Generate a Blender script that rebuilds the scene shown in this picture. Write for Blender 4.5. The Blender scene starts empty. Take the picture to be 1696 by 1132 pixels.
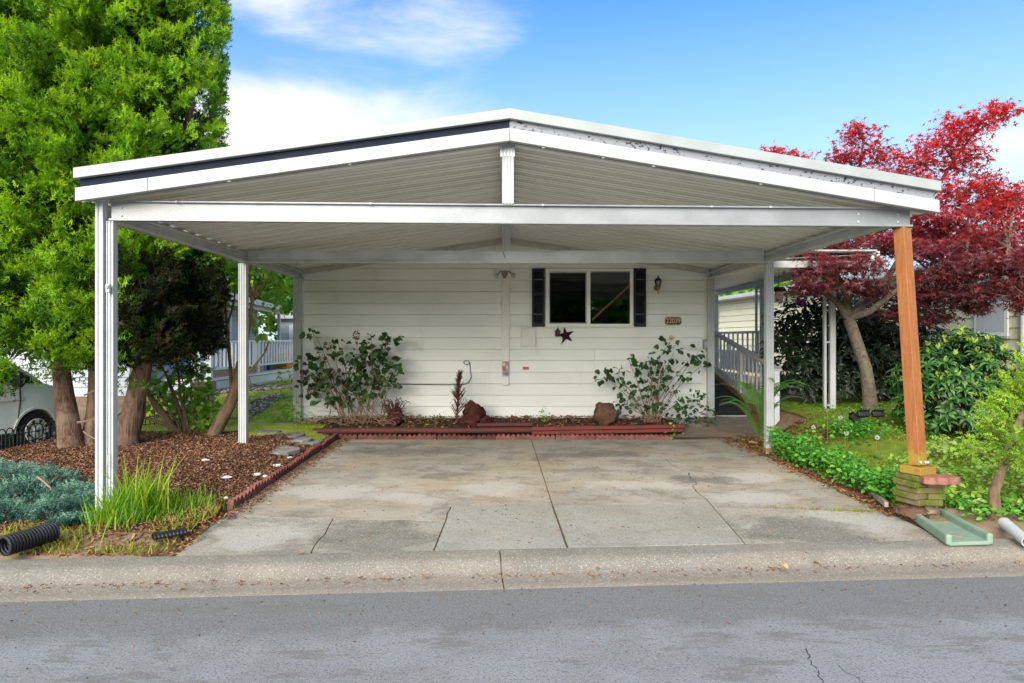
import bpy, bmesh, math, random
import numpy as np
from mathutils import Vector, Matrix, noise as mnoise

scene = bpy.context.scene
COL = scene.collection
R = random.Random(11)
NR = np.random.default_rng(11)
rad = math.radians
# photograph geometry: focal length and principal point in photo pixels, eye height in metres
F, CX, HV, HC = 1130.0, 835.0, 562.0, 1.75

# ------------------------------------------------------------------ camera
cam_d = bpy.data.cameras.new("camera")
cam_d.sensor_width = 36.0
cam_d.lens = 36.0 * F / 1696.0
cam_d.shift_x = (848 - CX) / 1696.0
cam_d.shift_y = (HV - 566) / 1696.0
cam_d.clip_start = 0.05
cam_d.clip_end = 3000
cam = bpy.data.objects.new("camera", cam_d)
COL.objects.link(cam)
cam.location = (0, 0, HC)
cam.rotation_euler = (rad(90), 0, 0)
scene.camera = cam

# ------------------------------------------------------------------ sky and sun
SUN_EL, SUN_AZ = rad(29), rad(-160)      # azimuth from +Y towards +X: behind the camera, a little left
W = bpy.data.worlds.new("World")
scene.world = W
W.use_nodes = True
wn, wl = W.node_tree.nodes, W.node_tree.links
wn.clear()


def wmath(op, a, b=None, c=None, clamp=False):
    n = wn.new("ShaderNodeMath"); n.operation = op; n.use_clamp = clamp
    for i, x in enumerate((a, b, c)):
        if x is None: continue
        if isinstance(x, (int, float)): n.inputs[i].default_value = x
        else: wl.new(x, n.inputs[i])
    return n.outputs[0]


sky = wn.new("ShaderNodeTexSky")
sky.sky_type = "NISHITA"; sky.sun_disc = False
sky.sun_elevation = SUN_EL; sky.sun_rotation = SUN_AZ
sky.air_density = 1.0; sky.dust_density = 0.4; sky.ozone_density = 2.5
wtc = wn.new("ShaderNodeTexCoord")
wsp = wn.new("ShaderNodeSeparateXYZ"); wl.new(wtc.outputs["Generated"], wsp.inputs[0])
wmap = wn.new("ShaderNodeMapping"); wmap.inputs["Scale"].default_value = (1.0, 1.0, 3.2)
wmap.inputs["Location"].default_value = (0.35, 0.1, 0.2)
wl.new(wtc.outputs["Generated"], wmap.inputs[0])
wno = wn.new("ShaderNodeTexNoise")
wno.inputs["Scale"].default_value = 3.2; wno.inputs["Detail"].default_value = 9
wno.inputs["Roughness"].default_value = 0.58; wno.inputs["Distortion"].default_value = 0.35
wl.new(wmap.outputs[0], wno.inputs["Vector"])
w_az = wmath("ARCTAN2", wsp.outputs[0], wsp.outputs[1])
total = wno.outputs["Fac"]
# the cloud banks that the photograph shows: azimuth, elevation sine, half sizes, strength
for (u, v, ru, rv, s) in ((590, 205, 300, 44, .24), (430, 235, 170, 50, .20), (740, 70, 170, 66, .13), (470, 10, 170, 36, .10), (1690, 250, 90, 70, .14),
                          (380, 160, 90, 60, .06), (1120, 190, 60, 14, .12), (1230, 40, 420, 150, -.34), (560, 110, 300, 26, -.15), (1000, 120, 120, 60, -.12)):
    az = math.atan2(u - CX, F); dv = (HV - v) / math.hypot(F, u - CX); el = dv / math.hypot(1, dv)
    ax = wmath("MULTIPLY", wmath("SUBTRACT", w_az, az), F / ru)
    ez = wmath("MULTIPLY", wmath("SUBTRACT", wsp.outputs[2], el), F / rv)
    d2 = wmath("ADD", wmath("MULTIPLY", ax, ax), wmath("MULTIPLY", ez, ez))
    g = wmath("MULTIPLY", wmath("POWER", 2.718, wmath("MULTIPLY", d2, -1.0)), s)
    total = wmath("ADD", total, g)
wmr = wn.new("ShaderNodeMapRange"); wmr.interpolation_type = "SMOOTHSTEP"
wmr.inputs["From Min"].default_value = 0.40; wmr.inputs["From Max"].default_value = 0.84
wl.new(total, wmr.inputs["Value"])
wmix = wn.new("ShaderNodeMix"); wmix.data_type = "RGBA"
CLOUD = (3.9, 3.95, 4.05, 1)
wmix.inputs["B"].default_value = CLOUD
wtint = wn.new("ShaderNodeMix"); wtint.data_type = "RGBA"; wtint.blend_type = "MULTIPLY"
wtint.inputs["Factor"].default_value = 1.0
wtint.inputs["B"].default_value = (0.30, 0.66, 0.86, 1)
wl.new(sky.outputs[0], wtint.inputs["A"])
wl.new(wmr.outputs[0], wmix.inputs["Factor"])
whz = wn.new("ShaderNodeMapRange"); whz.interpolation_type = "SMOOTHSTEP"      # the air whitens towards the horizon all round
whz.inputs["From Min"].default_value = 0.52; whz.inputs["From Max"].default_value = 0.02
whz.inputs["To Min"].default_value = 0.0; whz.inputs["To Max"].default_value = 0.85
wl.new(wsp.outputs[2], whz.inputs["Value"])
wmh = wn.new("ShaderNodeMix"); wmh.data_type = "RGBA"; wmh.inputs["B"].default_value = (3.2, 3.8, 4.2, 1)
wl.new(whz.outputs[0], wmh.inputs["Factor"]); wl.new(wtint.outputs["Result"], wmh.inputs["A"])
wl.new(wmh.outputs["Result"], wmix.inputs["A"])
wbg = wn.new("ShaderNodeBackground"); wbg.inputs["Strength"].default_value = 0.05
wl.new(wmix.outputs["Result"], wbg.inputs["Color"])
wo = wn.new("ShaderNodeOutputWorld"); wl.new(wbg.outputs[0], wo.inputs["Surface"])

sun_d = bpy.data.lights.new("sun", "SUN")
sun_d.energy = 1.4; sun_d.angle = rad(50); sun_d.color = (1.0, 0.915, 0.78)
sun = bpy.data.objects.new("sun", sun_d); COL.objects.link(sun)
to_sun = Vector((math.sin(SUN_AZ) * math.cos(SUN_EL), math.cos(SUN_AZ) * math.cos(SUN_EL), math.sin(SUN_EL)))
sun.rotation_euler = to_sun.to_track_quat("Z", "Y").to_euler()
sun.location = (0, 0, 30)

scene.view_settings.view_transform = "Standard"
scene.view_settings.look = "None"
scene.view_settings.gamma = 1.0
scene.view_settings.use_curve_mapping = False
scene.view_settings.exposure = 2.5
scene.render.engine = "CYCLES"
scene.cycles.max_bounces = 14
scene.cycles.diffuse_bounces = 9
scene.cycles.transparent_max_bounces = 12
scene.cycles.use_denoising = True
scene.cycles.denoising_prefilter = "ACCURATE"


# ------------------------------------------------------------------ helpers: places
def P(u, v, y):
    return Vector(((u - CX) * y / F, y, HC + (HV - v) * y / F))


def G(u, v, z):
    y = (HC - z) * F / (v - HV)
    return Vector(((u - CX) * y / F, y, z))


def ss(a, b, x):
    t = min(1.0, max(0.0, (x - a) / (b - a)))
    return t * t * (3 - 2 * t)


def lerp(a, b, t): return a + (b - a) * t


# ------------------------------------------------------------------ helpers: objects
WL = {}


def tag(o, label=None, cat=None, group=None, kind=None):
    if label: o["label"] = label
    if cat: o["category"] = cat
    if group: o["group"] = group
    if kind: o["kind"] = kind
    return o


def thing(name, label, cat, loc, group=None):
    o = bpy.data.objects.new(name, None); COL.objects.link(o)
    o.empty_display_size = 0.1
    o.location = loc; WL[o.name] = Vector(loc)
    return tag(o, label, cat, group)


def link_mesh(name, me, parent, world_origin, kind=None, label=None):
    o = bpy.data.objects.new(name, me); COL.objects.link(o)
    WL[o.name] = Vector(world_origin)
    if parent is not None:
        o.parent = parent
        o.location = Vector(world_origin) - WL[parent.name]
    else:
        o.location = world_origin
    if kind: o["kind"] = kind
    if label: o["label"] = label
    return o


def copy_tree(o, parent=None):
    c = o.copy(); COL.objects.link(c)
    if parent is not None: c.parent = parent
    for ch in list(o.children): copy_tree(ch, c)
    return c


class MB:
    """collects polygons; build() links them as one mesh object"""
    def __init__(s): s.v = []; s.f = []

    def add(s, vs, fs):
        b = len(s.v); s.v.extend([tuple(x) for x in vs]); s.f.extend([tuple(i + b for i in f) for f in fs]); return s

    def hexa(s, p):      # p: 4 bottom ccw, 4 top ccw
        return s.add(p, [(3, 2, 1, 0), (4, 5, 6, 7), (0, 1, 5, 4), (1, 2, 6, 5), (2, 3, 7, 6), (3, 0, 4, 7)])

    def box(s, x0, x1, y0, y1, z0, z1):
        return s.hexa([(x0, y0, z0), (x1, y0, z0), (x1, y1, z0), (x0, y1, z0), (x0, y0, z1), (x1, y0, z1), (x1, y1, z1), (x0, y1, z1)])

    def obox(s, c, size, rot=None):
        x, y, z = (k / 2 for k in size); c = Vector(c)
        pts = [Vector(q) for q in ((-x, -y, -z), (x, -y, -z), (x, y, -z), (-x, y, -z), (-x, -y, z), (x, -y, z), (x, y, z), (-x, y, z))]
        if rot is not None: pts = [rot @ q for q in pts]
        return s.hexa([c + q for q in pts])

    def bar(s, p, q, w, h, up=(0, 0, 1)):
        p, q, up = Vector(p), Vector(q), Vector(up)
        d = (q - p).normalized(); sd = d.cross(up).normalized() * (w / 2); u2 = sd.normalized().cross(d).normalized() * (h / 2)
        return s.hexa([p - sd - u2, p + sd - u2, q + sd - u2, q - sd - u2, p - sd + u2, p + sd + u2, q + sd + u2, q - sd + u2])

    def prism(s, poly, vec):
        n = len(poly); poly = [Vector(p) for p in poly]; vec = Vector(vec)
        return s.add(poly + [p + vec for p in poly], [tuple(range(n - 1, -1, -1)), tuple(range(n, 2 * n))] + [(i, (i + 1) % n, n + (i + 1) % n, n + i) for i in range(n)])

    def tube(s, pts, rads, n=6, cap=True):
        pts = [Vector(p) for p in pts]
        if isinstance(rads, (int, float)): rads = [rads] * len(pts)
        base = len(s.v); a = None
        for i, p in enumerate(pts):
            d = (pts[min(i + 1, len(pts) - 1)] - pts[max(i - 1, 0)])
            if d.length < 1e-9: d = Vector((0, 0, 1))
            d.normalize()
            if a is None:
                a = d.cross(Vector((0, 0, 1)) if abs(d.z) < .9 else Vector((1, 0, 0))).normalized()
            else:
                a = (a - d * a.dot(d))
                a = a.normalized() if a.length > 1e-6 else d.orthogonal().normalized()
            b = d.cross(a)
            for k in range(n):
                t = 2 * math.pi * k / n
                s.v.append(tuple(p + (a * math.cos(t) + b * math.sin(t)) * rads[i]))
        for i in range(len(pts) - 1):
            for k in range(n):
                k2 = (k + 1) % n
                s.f.append((base + i * n + k, base + i * n + k2, base + (i + 1) * n + k2, base + (i + 1) * n + k))
        if cap:
            s.f.append(tuple(base + k for k in range(n - 1, -1, -1)))
            s.f.append(tuple(base + (len(pts) - 1) * n + k for k in range(n)))
        return s

    def lathe(s, prof, c, n=16, axis="z"):
        c = Vector(c); base = len(s.v)
        for (r, z) in prof:
            for k in range(n):
                t = 2 * math.pi * k / n
                q = Vector((r * math.cos(t), r * math.sin(t), z))
                if axis == "y": q = Vector((q.x, -q.z, q.y))
                if axis == "x": q = Vector((q.z, q.x, q.y))
                s.v.append(tuple(c + q))
        for i in range(len(prof) - 1):
            for k in range(n):
                k2 = (k + 1) % n
                s.f.append((base + i * n + k, base + i * n + k2, base + (i + 1) * n + k2, base + (i + 1) * n + k))
        s.f.append(tuple(base + k for k in range(n - 1, -1, -1)))
        s.f.append(tuple(base + (len(prof) - 1) * n + k for k in range(n)))
        return s

    def rock(s, c, r, seed=0, n=2, rough=.25):
        bm = bmesh.new(); bmesh.ops.create_icosphere(bm, subdivisions=n, radius=1)
        c = Vector(c)
        vs = []
        for v in bm.verts:
            k = 1 + rough * 1.6 * mnoise.noise(v.co * 1.6 + Vector((seed * 3.1, seed, 0))) + rough * .6 * mnoise.noise(v.co * 5 + Vector((seed, 7, 0)))
            vs.append(c + Vector((v.co.x * r[0], v.co.y * r[1], v.co.z * r[2])) * k)
        s.add(vs, [tuple(v.index for v in f.verts) for f in bm.faces]); bm.free(); return s

    def build(s, name, mat, parent=None, bevel=0.0, smooth=None, kind=None, label=None, base=False):
        co = np.array(s.v, dtype=float)
        lo, hi = co.min(0), co.max(0); org = (lo + hi) / 2
        if base or parent is None: org[2] = lo[2]
        me = bpy.data.meshes.new(name)
        me.from_pydata([tuple(c) for c in (co - org)], [], s.f)
        me.materials.append(mat)
        if smooth is not None:
            me.polygons.foreach_set("use_smooth", [True] * len(me.polygons))
            me.set_sharp_from_angle(angle=rad(smooth))
        me.update()
        o = link_mesh(name, me, parent, org, kind, label)
        if bevel:
            m = o.modifiers.new("bevel", "BEVEL"); m.width = bevel; m.segments = 2; m.limit_method = "ANGLE"; m.angle_limit = rad(40)
            m.harden_normals = False
        return o


def big_mesh(name, V, T, tint, mat, parent=None, kind="stuff", smooth=False, origin=None):
    """V (N,3) world vertices, T (M,3) triangles, tint (M,) per face"""
    V = np.asarray(V, dtype=np.float64); T = np.asarray(T, dtype=np.int32)
    if origin is None:
        lo, hi = V.min(0), V.max(0); origin = (lo + hi) / 2; origin[2] = lo[2]
    me = bpy.data.meshes.new(name)
    me.vertices.add(len(V)); me.vertices.foreach_set("co", (V - origin).astype(np.float32).ravel())
    me.loops.add(T.size); me.loops.foreach_set("vertex_index", T.ravel())
    me.polygons.add(len(T)); me.polygons.foreach_set("loop_start", np.arange(0, T.size, 3, dtype=np.int32))
    if smooth: me.polygons.foreach_set("use_smooth", np.ones(len(T), dtype=bool))
    at = me.attributes.new("tint", "FLOAT", "FACE"); at.data.foreach_set("value", np.asarray(tint, dtype=np.float32))
    me.materials.append(mat); me.update(calc_edges=True)
    return link_mesh(name, me, parent, Vector(origin), kind)


def norm(a): return a / np.maximum(np.linalg.norm(a, axis=-1, keepdims=True), 1e-9)


def frames(d, n):
    """columns: side, direction (leaf's +Y), normal (leaf's +Z)"""
    d = norm(np.asarray(d, float)); n = np.asarray(n, float)
    x = norm(np.cross(d, n)); z = np.cross(x, d)
    return np.stack([x, d, z], axis=2)


def scatter(tv, tf, rot, loc, scale, tint):
    tv = np.asarray(tv, float); tf = np.asarray(tf, int); n = len(loc)
    scale = np.broadcast_to(np.asarray(scale, float).reshape(n, -1), (n, 3)) if np.ndim(scale) else np.full((n, 3), scale)
    V = np.einsum("nij,nkj->nki", rot, tv[None] * scale[:, None, :]) + np.asarray(loc)[:, None, :]
    T = tf[None] + (np.arange(n) * len(tv))[:, None, None]
    return V.reshape(-1, 3), T.reshape(-1, 3), np.repeat(np.asarray(tint, float), len(tf))


def cat_sc(lst):
    V = []; T = []; C = []; b = 0
    for v, t, c in lst:
        V.append(v); T.append(t + b); C.append(c); b += len(v)
    return np.concatenate(V), np.concatenate(T), np.concatenate(C)


# leaf shapes (unit length along +Y)
def leaf_oval(w=.3, bend=.12, fold=.06):
    v = [(0, 0, 0), (-w * .75, .25, fold), (w * .75, .25, fold), (0, .5, bend * .5), (-w, .52, bend * .5 + fold), (w, .52, bend * .5 + fold),
         (-w * .6, .8, bend * .3 + fold * .5), (w * .6, .8, bend * .3 + fold * .5), (0, 1, -bend)]
    t = [(0, 3, 1), (0, 2, 3), (1, 3, 4), (2, 5, 3), (4, 3, 6), (5, 7, 3), (6, 3, 8), (7, 8, 3)]
    return np.array(v, float), np.array(t)


def leaf_maple():
    v = [(0, .28, .03)]; ang = [-150, -112, -84, -56, -44, -27, -14, 0, 14, 27, 44, 56, 84, 112, 150]
    rr = [.22, .52, .2, .82, .26, .30, .24, 1.0, .24, .3, .26, .82, .2, .52, .22]
    ang = [-152, -118, -92, -60, -32, 0, 32, 60, 92, 118, 152]; rr = [.18, .5, .2, .85, .22, 1.0, .22, .85, .2, .5, .18]
    for a, r in zip(ang, rr):
        v.append((math.sin(rad(a)) * r, .28 + math.cos(rad(a)) * r * .8, -.12 * r * r))
    t = [(0, i + 1, i) for i in range(1, len(ang))]
    return np.array(v, float), np.array(t)


def leaf_spray(pairs=5, w=.46, droop=.15, seed=0):
    """flat ferny conifer spray"""
    v = []; t = []
    for i in range(pairs):
        y0 = .08 + i * .8 / pairs; ln = w * (1 - .55 * abs(i / (pairs - 1) - .35)); z = -droop * (y0 ** 2)
        for s in (-1, 1):
            b = len(v); jl = 1 + .45 * math.sin(7.3 * i + 2.1 * s + 3.7 * seed); jy = .09 * math.sin(5.1 * i + 1.3 * s + seed)
            v += [(0, y0, z), (0, y0 + .17, z), (s * ln * jl, y0 + .24 + jy, z - .10 + .16 * math.sin(3 * i + 2 * s + seed))]
            t.append((b, b + 1, b + 2) if s < 0 else (b, b + 2, b + 1))
    b = len(v); v += [(-.06, .7, -droop * .5), (.06, .7, -droop * .5), (0, 1.08, -droop * 1.2)]; t.append((b, b + 1, b + 2))
    b = len(v); v += [(-.025, 0, 0), (.025, 0, 0), (0, .95, -droop * .9)]; t.append((b, b + 1, b + 2))
    return np.array(v, float), np.array(t)


def blade(bend=.35, w=.03):
    v = [(-w, 0, 0), (w, 0, 0), (-w * .8, .5, bend * .25), (w * .8, .5, bend * .25), (0, 1, bend)]
    return np.array(v, float), np.array([(0, 1, 2), (1, 3, 2), (2, 3, 4)])


def mesh_from(tv, tf, name, mat):
    me = bpy.data.meshes.new(name)
    me.from_pydata([tuple(x) for x in tv], [], [tuple(int(i) for i in f) for f in tf])
    me.materials.append(mat); me.polygons.foreach_set("use_smooth", [True] * len(me.polygons)); me.update()
    return me


def leaves_as_parts(root, name, tv, tf, rot, loc, scale, tint, mat_one, mat_many, limit=300):
    """the leaves nearest the camera as parts of their own, the rest as one part of kind stuff"""
    loc = np.asarray(loc); n = len(loc)
    scale = np.broadcast_to(np.asarray(scale, float).reshape(n, -1), (n, 3))
    order = np.argsort(np.linalg.norm(loc - np.array((0, 0, HC)), axis=1))
    me = mesh_from(tv, tf, name, mat_one)
    w0 = WL[root.name]
    for i in order[:limit]:
        o = bpy.data.objects.new(name, me); COL.objects.link(o); o.parent = root
        M = Matrix([list(rot[i][r] * scale[i]) + [loc[i][r] - w0[r]] for r in range(3)] + [[0, 0, 0, 1]])
        o.matrix_local = M
    if n > limit:
        k = order[limit:]
        V, T, C = scatter(tv, tf, rot[k], loc[k], scale[k], np.asarray(tint)[k])
        big_mesh("leaves", V, T, C, mat_many, root)


# ------------------------------------------------------------------ helpers: materials
class NT:
    def __init__(s, name):
        s.m = bpy.data.materials.new(name); s.m.use_nodes = True
        s.n = s.m.node_tree.nodes; s.l = s.m.node_tree.links; s.n.clear()
        s.out = s.n.new("ShaderNodeOutputMaterial"); s.b = s.n.new("ShaderNodeBsdfPrincipled")
        s.l.new(s.b.outputs[0], s.out.inputs[0]); s._tc = None

    def put(s, sock, x):
        if hasattr(x, "links") or isinstance(x, bpy.types.NodeSocket): s.l.new(x, sock)
        elif isinstance(x, (tuple, list)) and len(x) == 3 and sock.type == "RGBA": sock.default_value = (*x, 1)
        else: sock.default_value = x

    def coord(s, kind="pos", scale=(1, 1, 1), loc=(0, 0, 0)):
        if kind == "pos":
            g = s.n.new("ShaderNodeNewGeometry"); o = g.outputs["Position"]
        else:
            g = s.n.new("ShaderNodeTexCoord"); o = g.outputs["Object"]
        mp = s.n.new("ShaderNodeMapping"); mp.inputs["Scale"].default_value = scale; mp.inputs["Location"].default_value = loc
        s.l.new(o, mp.inputs[0]); return mp.outputs[0]

    def noise(s, vec, scale, detail=4, rough=.55, dist=0.0):
        n = s.n.new("ShaderNodeTexNoise"); n.inputs["Scale"].default_value = scale; n.inputs["Detail"].default_value = detail
        n.inputs["Roughness"].default_value = rough; n.inputs["Distortion"].default_value = dist
        s.l.new(vec, n.inputs["Vector"]); return n.outputs["Fac"]

    def voro(s, vec, scale, feature="F1", out="Distance", rnd=1.0):
        n = s.n.new("ShaderNodeTexVoronoi"); n.feature = feature; n.inputs["Scale"].default_value = scale; n.inputs["Randomness"].default_value = rnd
        s.l.new(vec, n.inputs["Vector"]); return n.outputs[out]

    def rng(s, x, a, b, c=0.0, d=1.0, smooth=True):
        n = s.n.new("ShaderNodeMapRange"); n.interpolation_type = "SMOOTHSTEP" if smooth else "LINEAR"
        n.inputs["From Min"].default_value = a; n.inputs["From Max"].default_value = b; n.inputs["To Min"].default_value = c; n.inputs["To Max"].default_value = d
        s.l.new(x, n.inputs["Value"]); return n.outputs[0]

    def mix(s, f, a, b, blend="MIX"):
        n = s.n.new("ShaderNodeMix"); n.data_type = "RGBA"; n.blend_type = blend
        s.put(n.inputs["Factor"], f); s.put(n.inputs["A"], a); s.put(n.inputs["B"], b); return n.outputs["Result"]

    def math(s, op, a, b=0.0, clamp=False):
        n = s.n.new("ShaderNodeMath"); n.operation = op; n.use_clamp = clamp; s.put(n.inputs[0], a); s.put(n.inputs[1], b); return n.outputs[0]

    def bump(s, h, strength=.3, dist=.01):
        n = s.n.new("ShaderNodeBump"); n.inputs["Strength"].default_value = strength; n.inputs["Distance"].default_value = dist
        s.l.new(h, n.inputs["Height"]); s.l.new(n.outputs[0], s.b.inputs["Normal"]); return n

    def fin(s, color, rough=.6, spec=.4, metal=0.0):
        s.put(s.b.inputs["Base Color"], color); s.put(s.b.inputs["Roughness"], rough)
        s.b.inputs["Specular IOR Level"].default_value = spec; s.put(s.b.inputs["Metallic"], metal); return s.m


def rnd_info(t):
    return t.n.new("ShaderNodeObjectInfo").outputs["Random"]


def mat_basic(name, c1, c2=None, scale=6, rough=.6, spec=.4, metal=0.0, bump=0.0, bscale=60, kind="pos", stretch=(1, 1, 1), vary=0.0, dirt=None, dscale=1.5, dlo=.52, dhi=.75):
    t = NT(name); v = t.coord(kind, stretch)
    c = c1
    if c2 is not None: c = t.mix(t.rng(t.noise(v, scale, 6), .35, .68), c1, c2)
    if dirt is not None:
        c = t.mix(t.rng(t.noise(v, dscale, 8, .65), dlo, dhi), c, dirt)
    if vary:
        f = t.rng(rnd_info(t), 0, 1, 1 - vary, 1 + vary, False)
        c = t.mix(1.0, c, f, "MULTIPLY")
    if bump: t.bump(t.noise(v, bscale, 5, .6), bump, .01)
    return t.fin(c, rough, spec, metal)


def mat_leaf(name, cols, src="attr", rough=.5, trans=.35, spec=.35, tcol=None):
    t = NT(name)
    if src == "attr":
        a = t.n.new("ShaderNodeAttribute"); a.attribute_name = "tint"; f = a.outputs["Fac"]
    else: f = rnd_info(t)
    rp = t.n.new("ShaderNodeValToRGB"); e = rp.color_ramp.elements
    while len(e) < len(cols): e.new(.5)
    for i, c in enumerate(cols):
        e[i].position = i / (len(cols) - 1); e[i].color = (*c, 1)
    t.l.new(f, rp.inputs[0])
    nz = t.noise(t.coord("pos"), 9, 3)
    c = t.mix(t.rng(nz, .3, .7, 0, .35), rp.outputs[0], t.mix(1.0, rp.outputs[0], (.55, .62, .5), "MULTIPLY"))
    t.fin(c, rough, spec)
    tr = t.n.new("ShaderNodeBsdfTranslucent")
    tc = t.mix(1.0, c, tcol or (1.35, 1.3, .75), "MULTIPLY"); t.l.new(tc, tr.inputs[0])
    mx = t.n.new("ShaderNodeMixShader"); mx.inputs[0].default_value = trans
    t.l.new(t.b.outputs[0], mx.inputs[1]); t.l.new(tr.outputs[0], mx.inputs[2]); t.l.new(mx.outputs[0], t.out.inputs[0])
    return t.m


M = {}
M["white_metal"] = mat_basic("white_metal", (.50, .51, .51), (.44, .45, .455), 3, .42, .45, dirt=(.55, .55, .52), dscale=4, dlo=.62, dhi=.85)
M["white_fascia"] = mat_basic("white_fascia", (.42, .43, .435), (.38, .39, .395), 2.2, .38, .45, dirt=(.50, .51, .46), dscale=3.5, dlo=.64, dhi=.9)
M["cap_metal"] = mat_basic("cap_metal", (.35, .37, .365), (.30, .32, .315), 3, .4, .45, dirt=(.36, .37, .33), dscale=5, dlo=.6, dhi=.85)
M["navy_strip"] = mat_basic("navy_strip", (.011, .015, .028), (.016, .020, .034), 4, .7, .15)
M["panel"] = mat_basic("panel", (.88, .875, .84), (.83, .825, .79), 1.4, .4, .4, dirt=(.70, .66, .57), dscale=1.1, dlo=.60, dhi=.85)
M["rail_dark"] = mat_basic("rail_dark", (.52, .52, .50), (.40, .40, .385), 5, .5, .4)


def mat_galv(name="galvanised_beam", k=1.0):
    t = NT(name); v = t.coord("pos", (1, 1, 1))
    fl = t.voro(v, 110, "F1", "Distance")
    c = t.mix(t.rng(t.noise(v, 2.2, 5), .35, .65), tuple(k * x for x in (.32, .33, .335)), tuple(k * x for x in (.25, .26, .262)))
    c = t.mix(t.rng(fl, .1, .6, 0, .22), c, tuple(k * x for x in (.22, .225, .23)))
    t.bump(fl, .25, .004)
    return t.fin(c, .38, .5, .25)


M["galv"] = mat_galv()
M["galv_lightened"] = mat_galv("lightened_galvanised_beam", 1.9)  # front beam's metal, lightened in colour to offset the shade under the roof


def mat_speckled():
    t = NT("peeling_strip"); v = t.coord("pos")
    d = t.noise(t.coord("pos", (1, 1, 1.6)), 26, 3, .6); big = t.noise(v, 2.0, 3)
    th = t.math("ADD", d, t.math("MULTIPLY", big, .22))
    c = t.mix(t.rng(th, .70, .72), (.24, .25, .27), (.02, .024, .032))
    return t.fin(c, .5, .4)


M["speckled"] = mat_speckled()


def mat_siding(name, c1, c2, dirt):
    t = NT(name); v = t.coord("pos", (1, 1, 1))
    c = t.mix(t.rng(t.noise(t.coord("pos", (.6, .6, 2)), 2.0, 5), .35, .7), c1, c2)
    st = t.noise(t.coord("pos", (2.2, 2.2, .7)), 1.6, 7, .65)
    c = t.mix(t.rng(st, .55, .8, 0, .6), c, dirt)
    f = t.rng(rnd_info(t), 0, 1, .94, 1.03, False); c = t.mix(1.0, c, f, "MULTIPLY")
    gr = t.noise(t.coord("pos", (4, 4, 60)), 3, 4)
    t.bump(gr, .10, .004)
    return t.fin(c, .5, .35)


M["siding"] = mat_siding("white_siding", (.81, .82, .775), (.75, .76, .715), (.60, .59, .51))
M["siding_yellow"] = mat_siding("cream_siding", (.80, .76, .56), (.74, .70, .50), (.62, .58, .42))
M["siding_blue"] = mat_siding("grey_blue_siding", (.46, .50, .56), (.40, .44, .50), (.36, .38, .40))
M["skirt_blue"] = mat_siding("pale_blue_skirting", (.74, .79, .82), (.68, .73, .76), (.56, .6, .6))
M["trim_white"] = mat_basic("trim_white", (.76, .76, .71), (.70, .70, .64), 4, .5, .35)
M["frame_white"] = mat_basic("frame_white", (.82, .82, .78), None, 4, .4, .4)
M["shutter"] = mat_basic("shutter_navy", (.008, .009, .018), (.013, .014, .026), 5, .5, .35)
M["foundation"] = mat_basic("foundation_concrete", (.42, .42, .40), (.30, .30, .28), 6, .85, .2, bump=.3)
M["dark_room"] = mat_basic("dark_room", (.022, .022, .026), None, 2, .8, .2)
M["roof_shingle"] = mat_basic("roof_shingle", (.25, .26, .27), (.16, .17, .18), 14, .85, .2, bump=.4)


def mat_glass(name, tint, refl=.08):
    t = NT(name); t.n.remove(t.b)
    tr = t.n.new("ShaderNodeBsdfTransparent"); tr.inputs[0].default_value = (*tint, 1)
    gl = t.n.new("ShaderNodeBsdfGlossy"); gl.inputs["Roughness"].default_value = .02; gl.inputs[0].default_value = (.9, .93, .95, 1)
    fr = t.n.new("ShaderNodeFresnel"); fr.inputs[0].default_value = 1.5
    f = t.math("ADD", fr.outputs[0], refl)
    mx = t.n.new("ShaderNodeMixShader"); t.l.new(f, mx.inputs[0]); t.l.new(tr.outputs[0], mx.inputs[1]); t.l.new(gl.outputs[0], mx.inputs[2])
    t.l.new(mx.outputs[0], t.out.inputs[0]); return t.m


M["glass"] = mat_glass("window_glass", (.82, .83, .85), .03)
M["glass_screen"] = mat_glass("screened_glass", (.2, .2, .24), .0)
M["lamp_glass"] = mat_glass("lamp_glass", (.75, .75, .7), .05)


def mat_wood(name, c1, c2, axis="x", rough=.6, vary=.1, dirt=None):
    t = NT(name); sc = {"x": (.8, 14, 14), "y": (14, .8, 14), "z": (14, 14, .8)}[axis]
    v = t.coord("pos", sc); n = t.noise(v, 3, 6, .6, .6)
    c = t.mix(t.rng(n, .35, .65), c1, c2)
    if dirt: c = t.mix(t.rng(t.noise(t.coord("pos"), 3, 6, .6), .5, .72), c, dirt)
    if vary: c = t.mix(1.0, c, t.rng(rnd_info(t), 0, 1, 1 - vary, 1 + vary, False), "MULTIPLY")
    t.bump(n, .25, .004); return t.fin(c, rough, .3)


M["red_timber"] = mat_wood("red_timber", (.20, .035, .03), (.14, .025, .022), "x", .6, .1, (.10, .04, .03))
M["dark_timber"] = mat_wood("dark_red_timber", (.13, .032, .028), (.085, .025, .022), "x", .7, .1, (.06, .04, .03))
M["grey_wood"] = mat_wood("painted_grey_wood", (.74, .74, .76), (.66, .67, .69), "z", .6, .06, (.52, .52, .52))
M["grey_rail"] = mat_wood("weathered_rail", (.62, .58, .54), (.48, .45, .41), "y", .7, .05)
M["brown_board"] = mat_wood("brown_board", (.34, .19, .10), (.24, .13, .07), "y", .7, .05)
M["stick"] = mat_wood("stick_wood", (.55, .32, .20), (.45, .26, .16), "x", .5, 0)
M["weathered_plank"] = mat_wood("weathered_plank", (.40, .34, .28), (.26, .21, .17), "y", .8, .1)
M["deck_fascia"] = mat_wood("tan_deck_board", (.50, .36, .27), (.42, .29, .21), "y", .7, .1)
M["rail_white"] = mat_basic("rail_white", (.88, .88, .88), (.83, .83, .83), 4, .5, .35)


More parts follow.
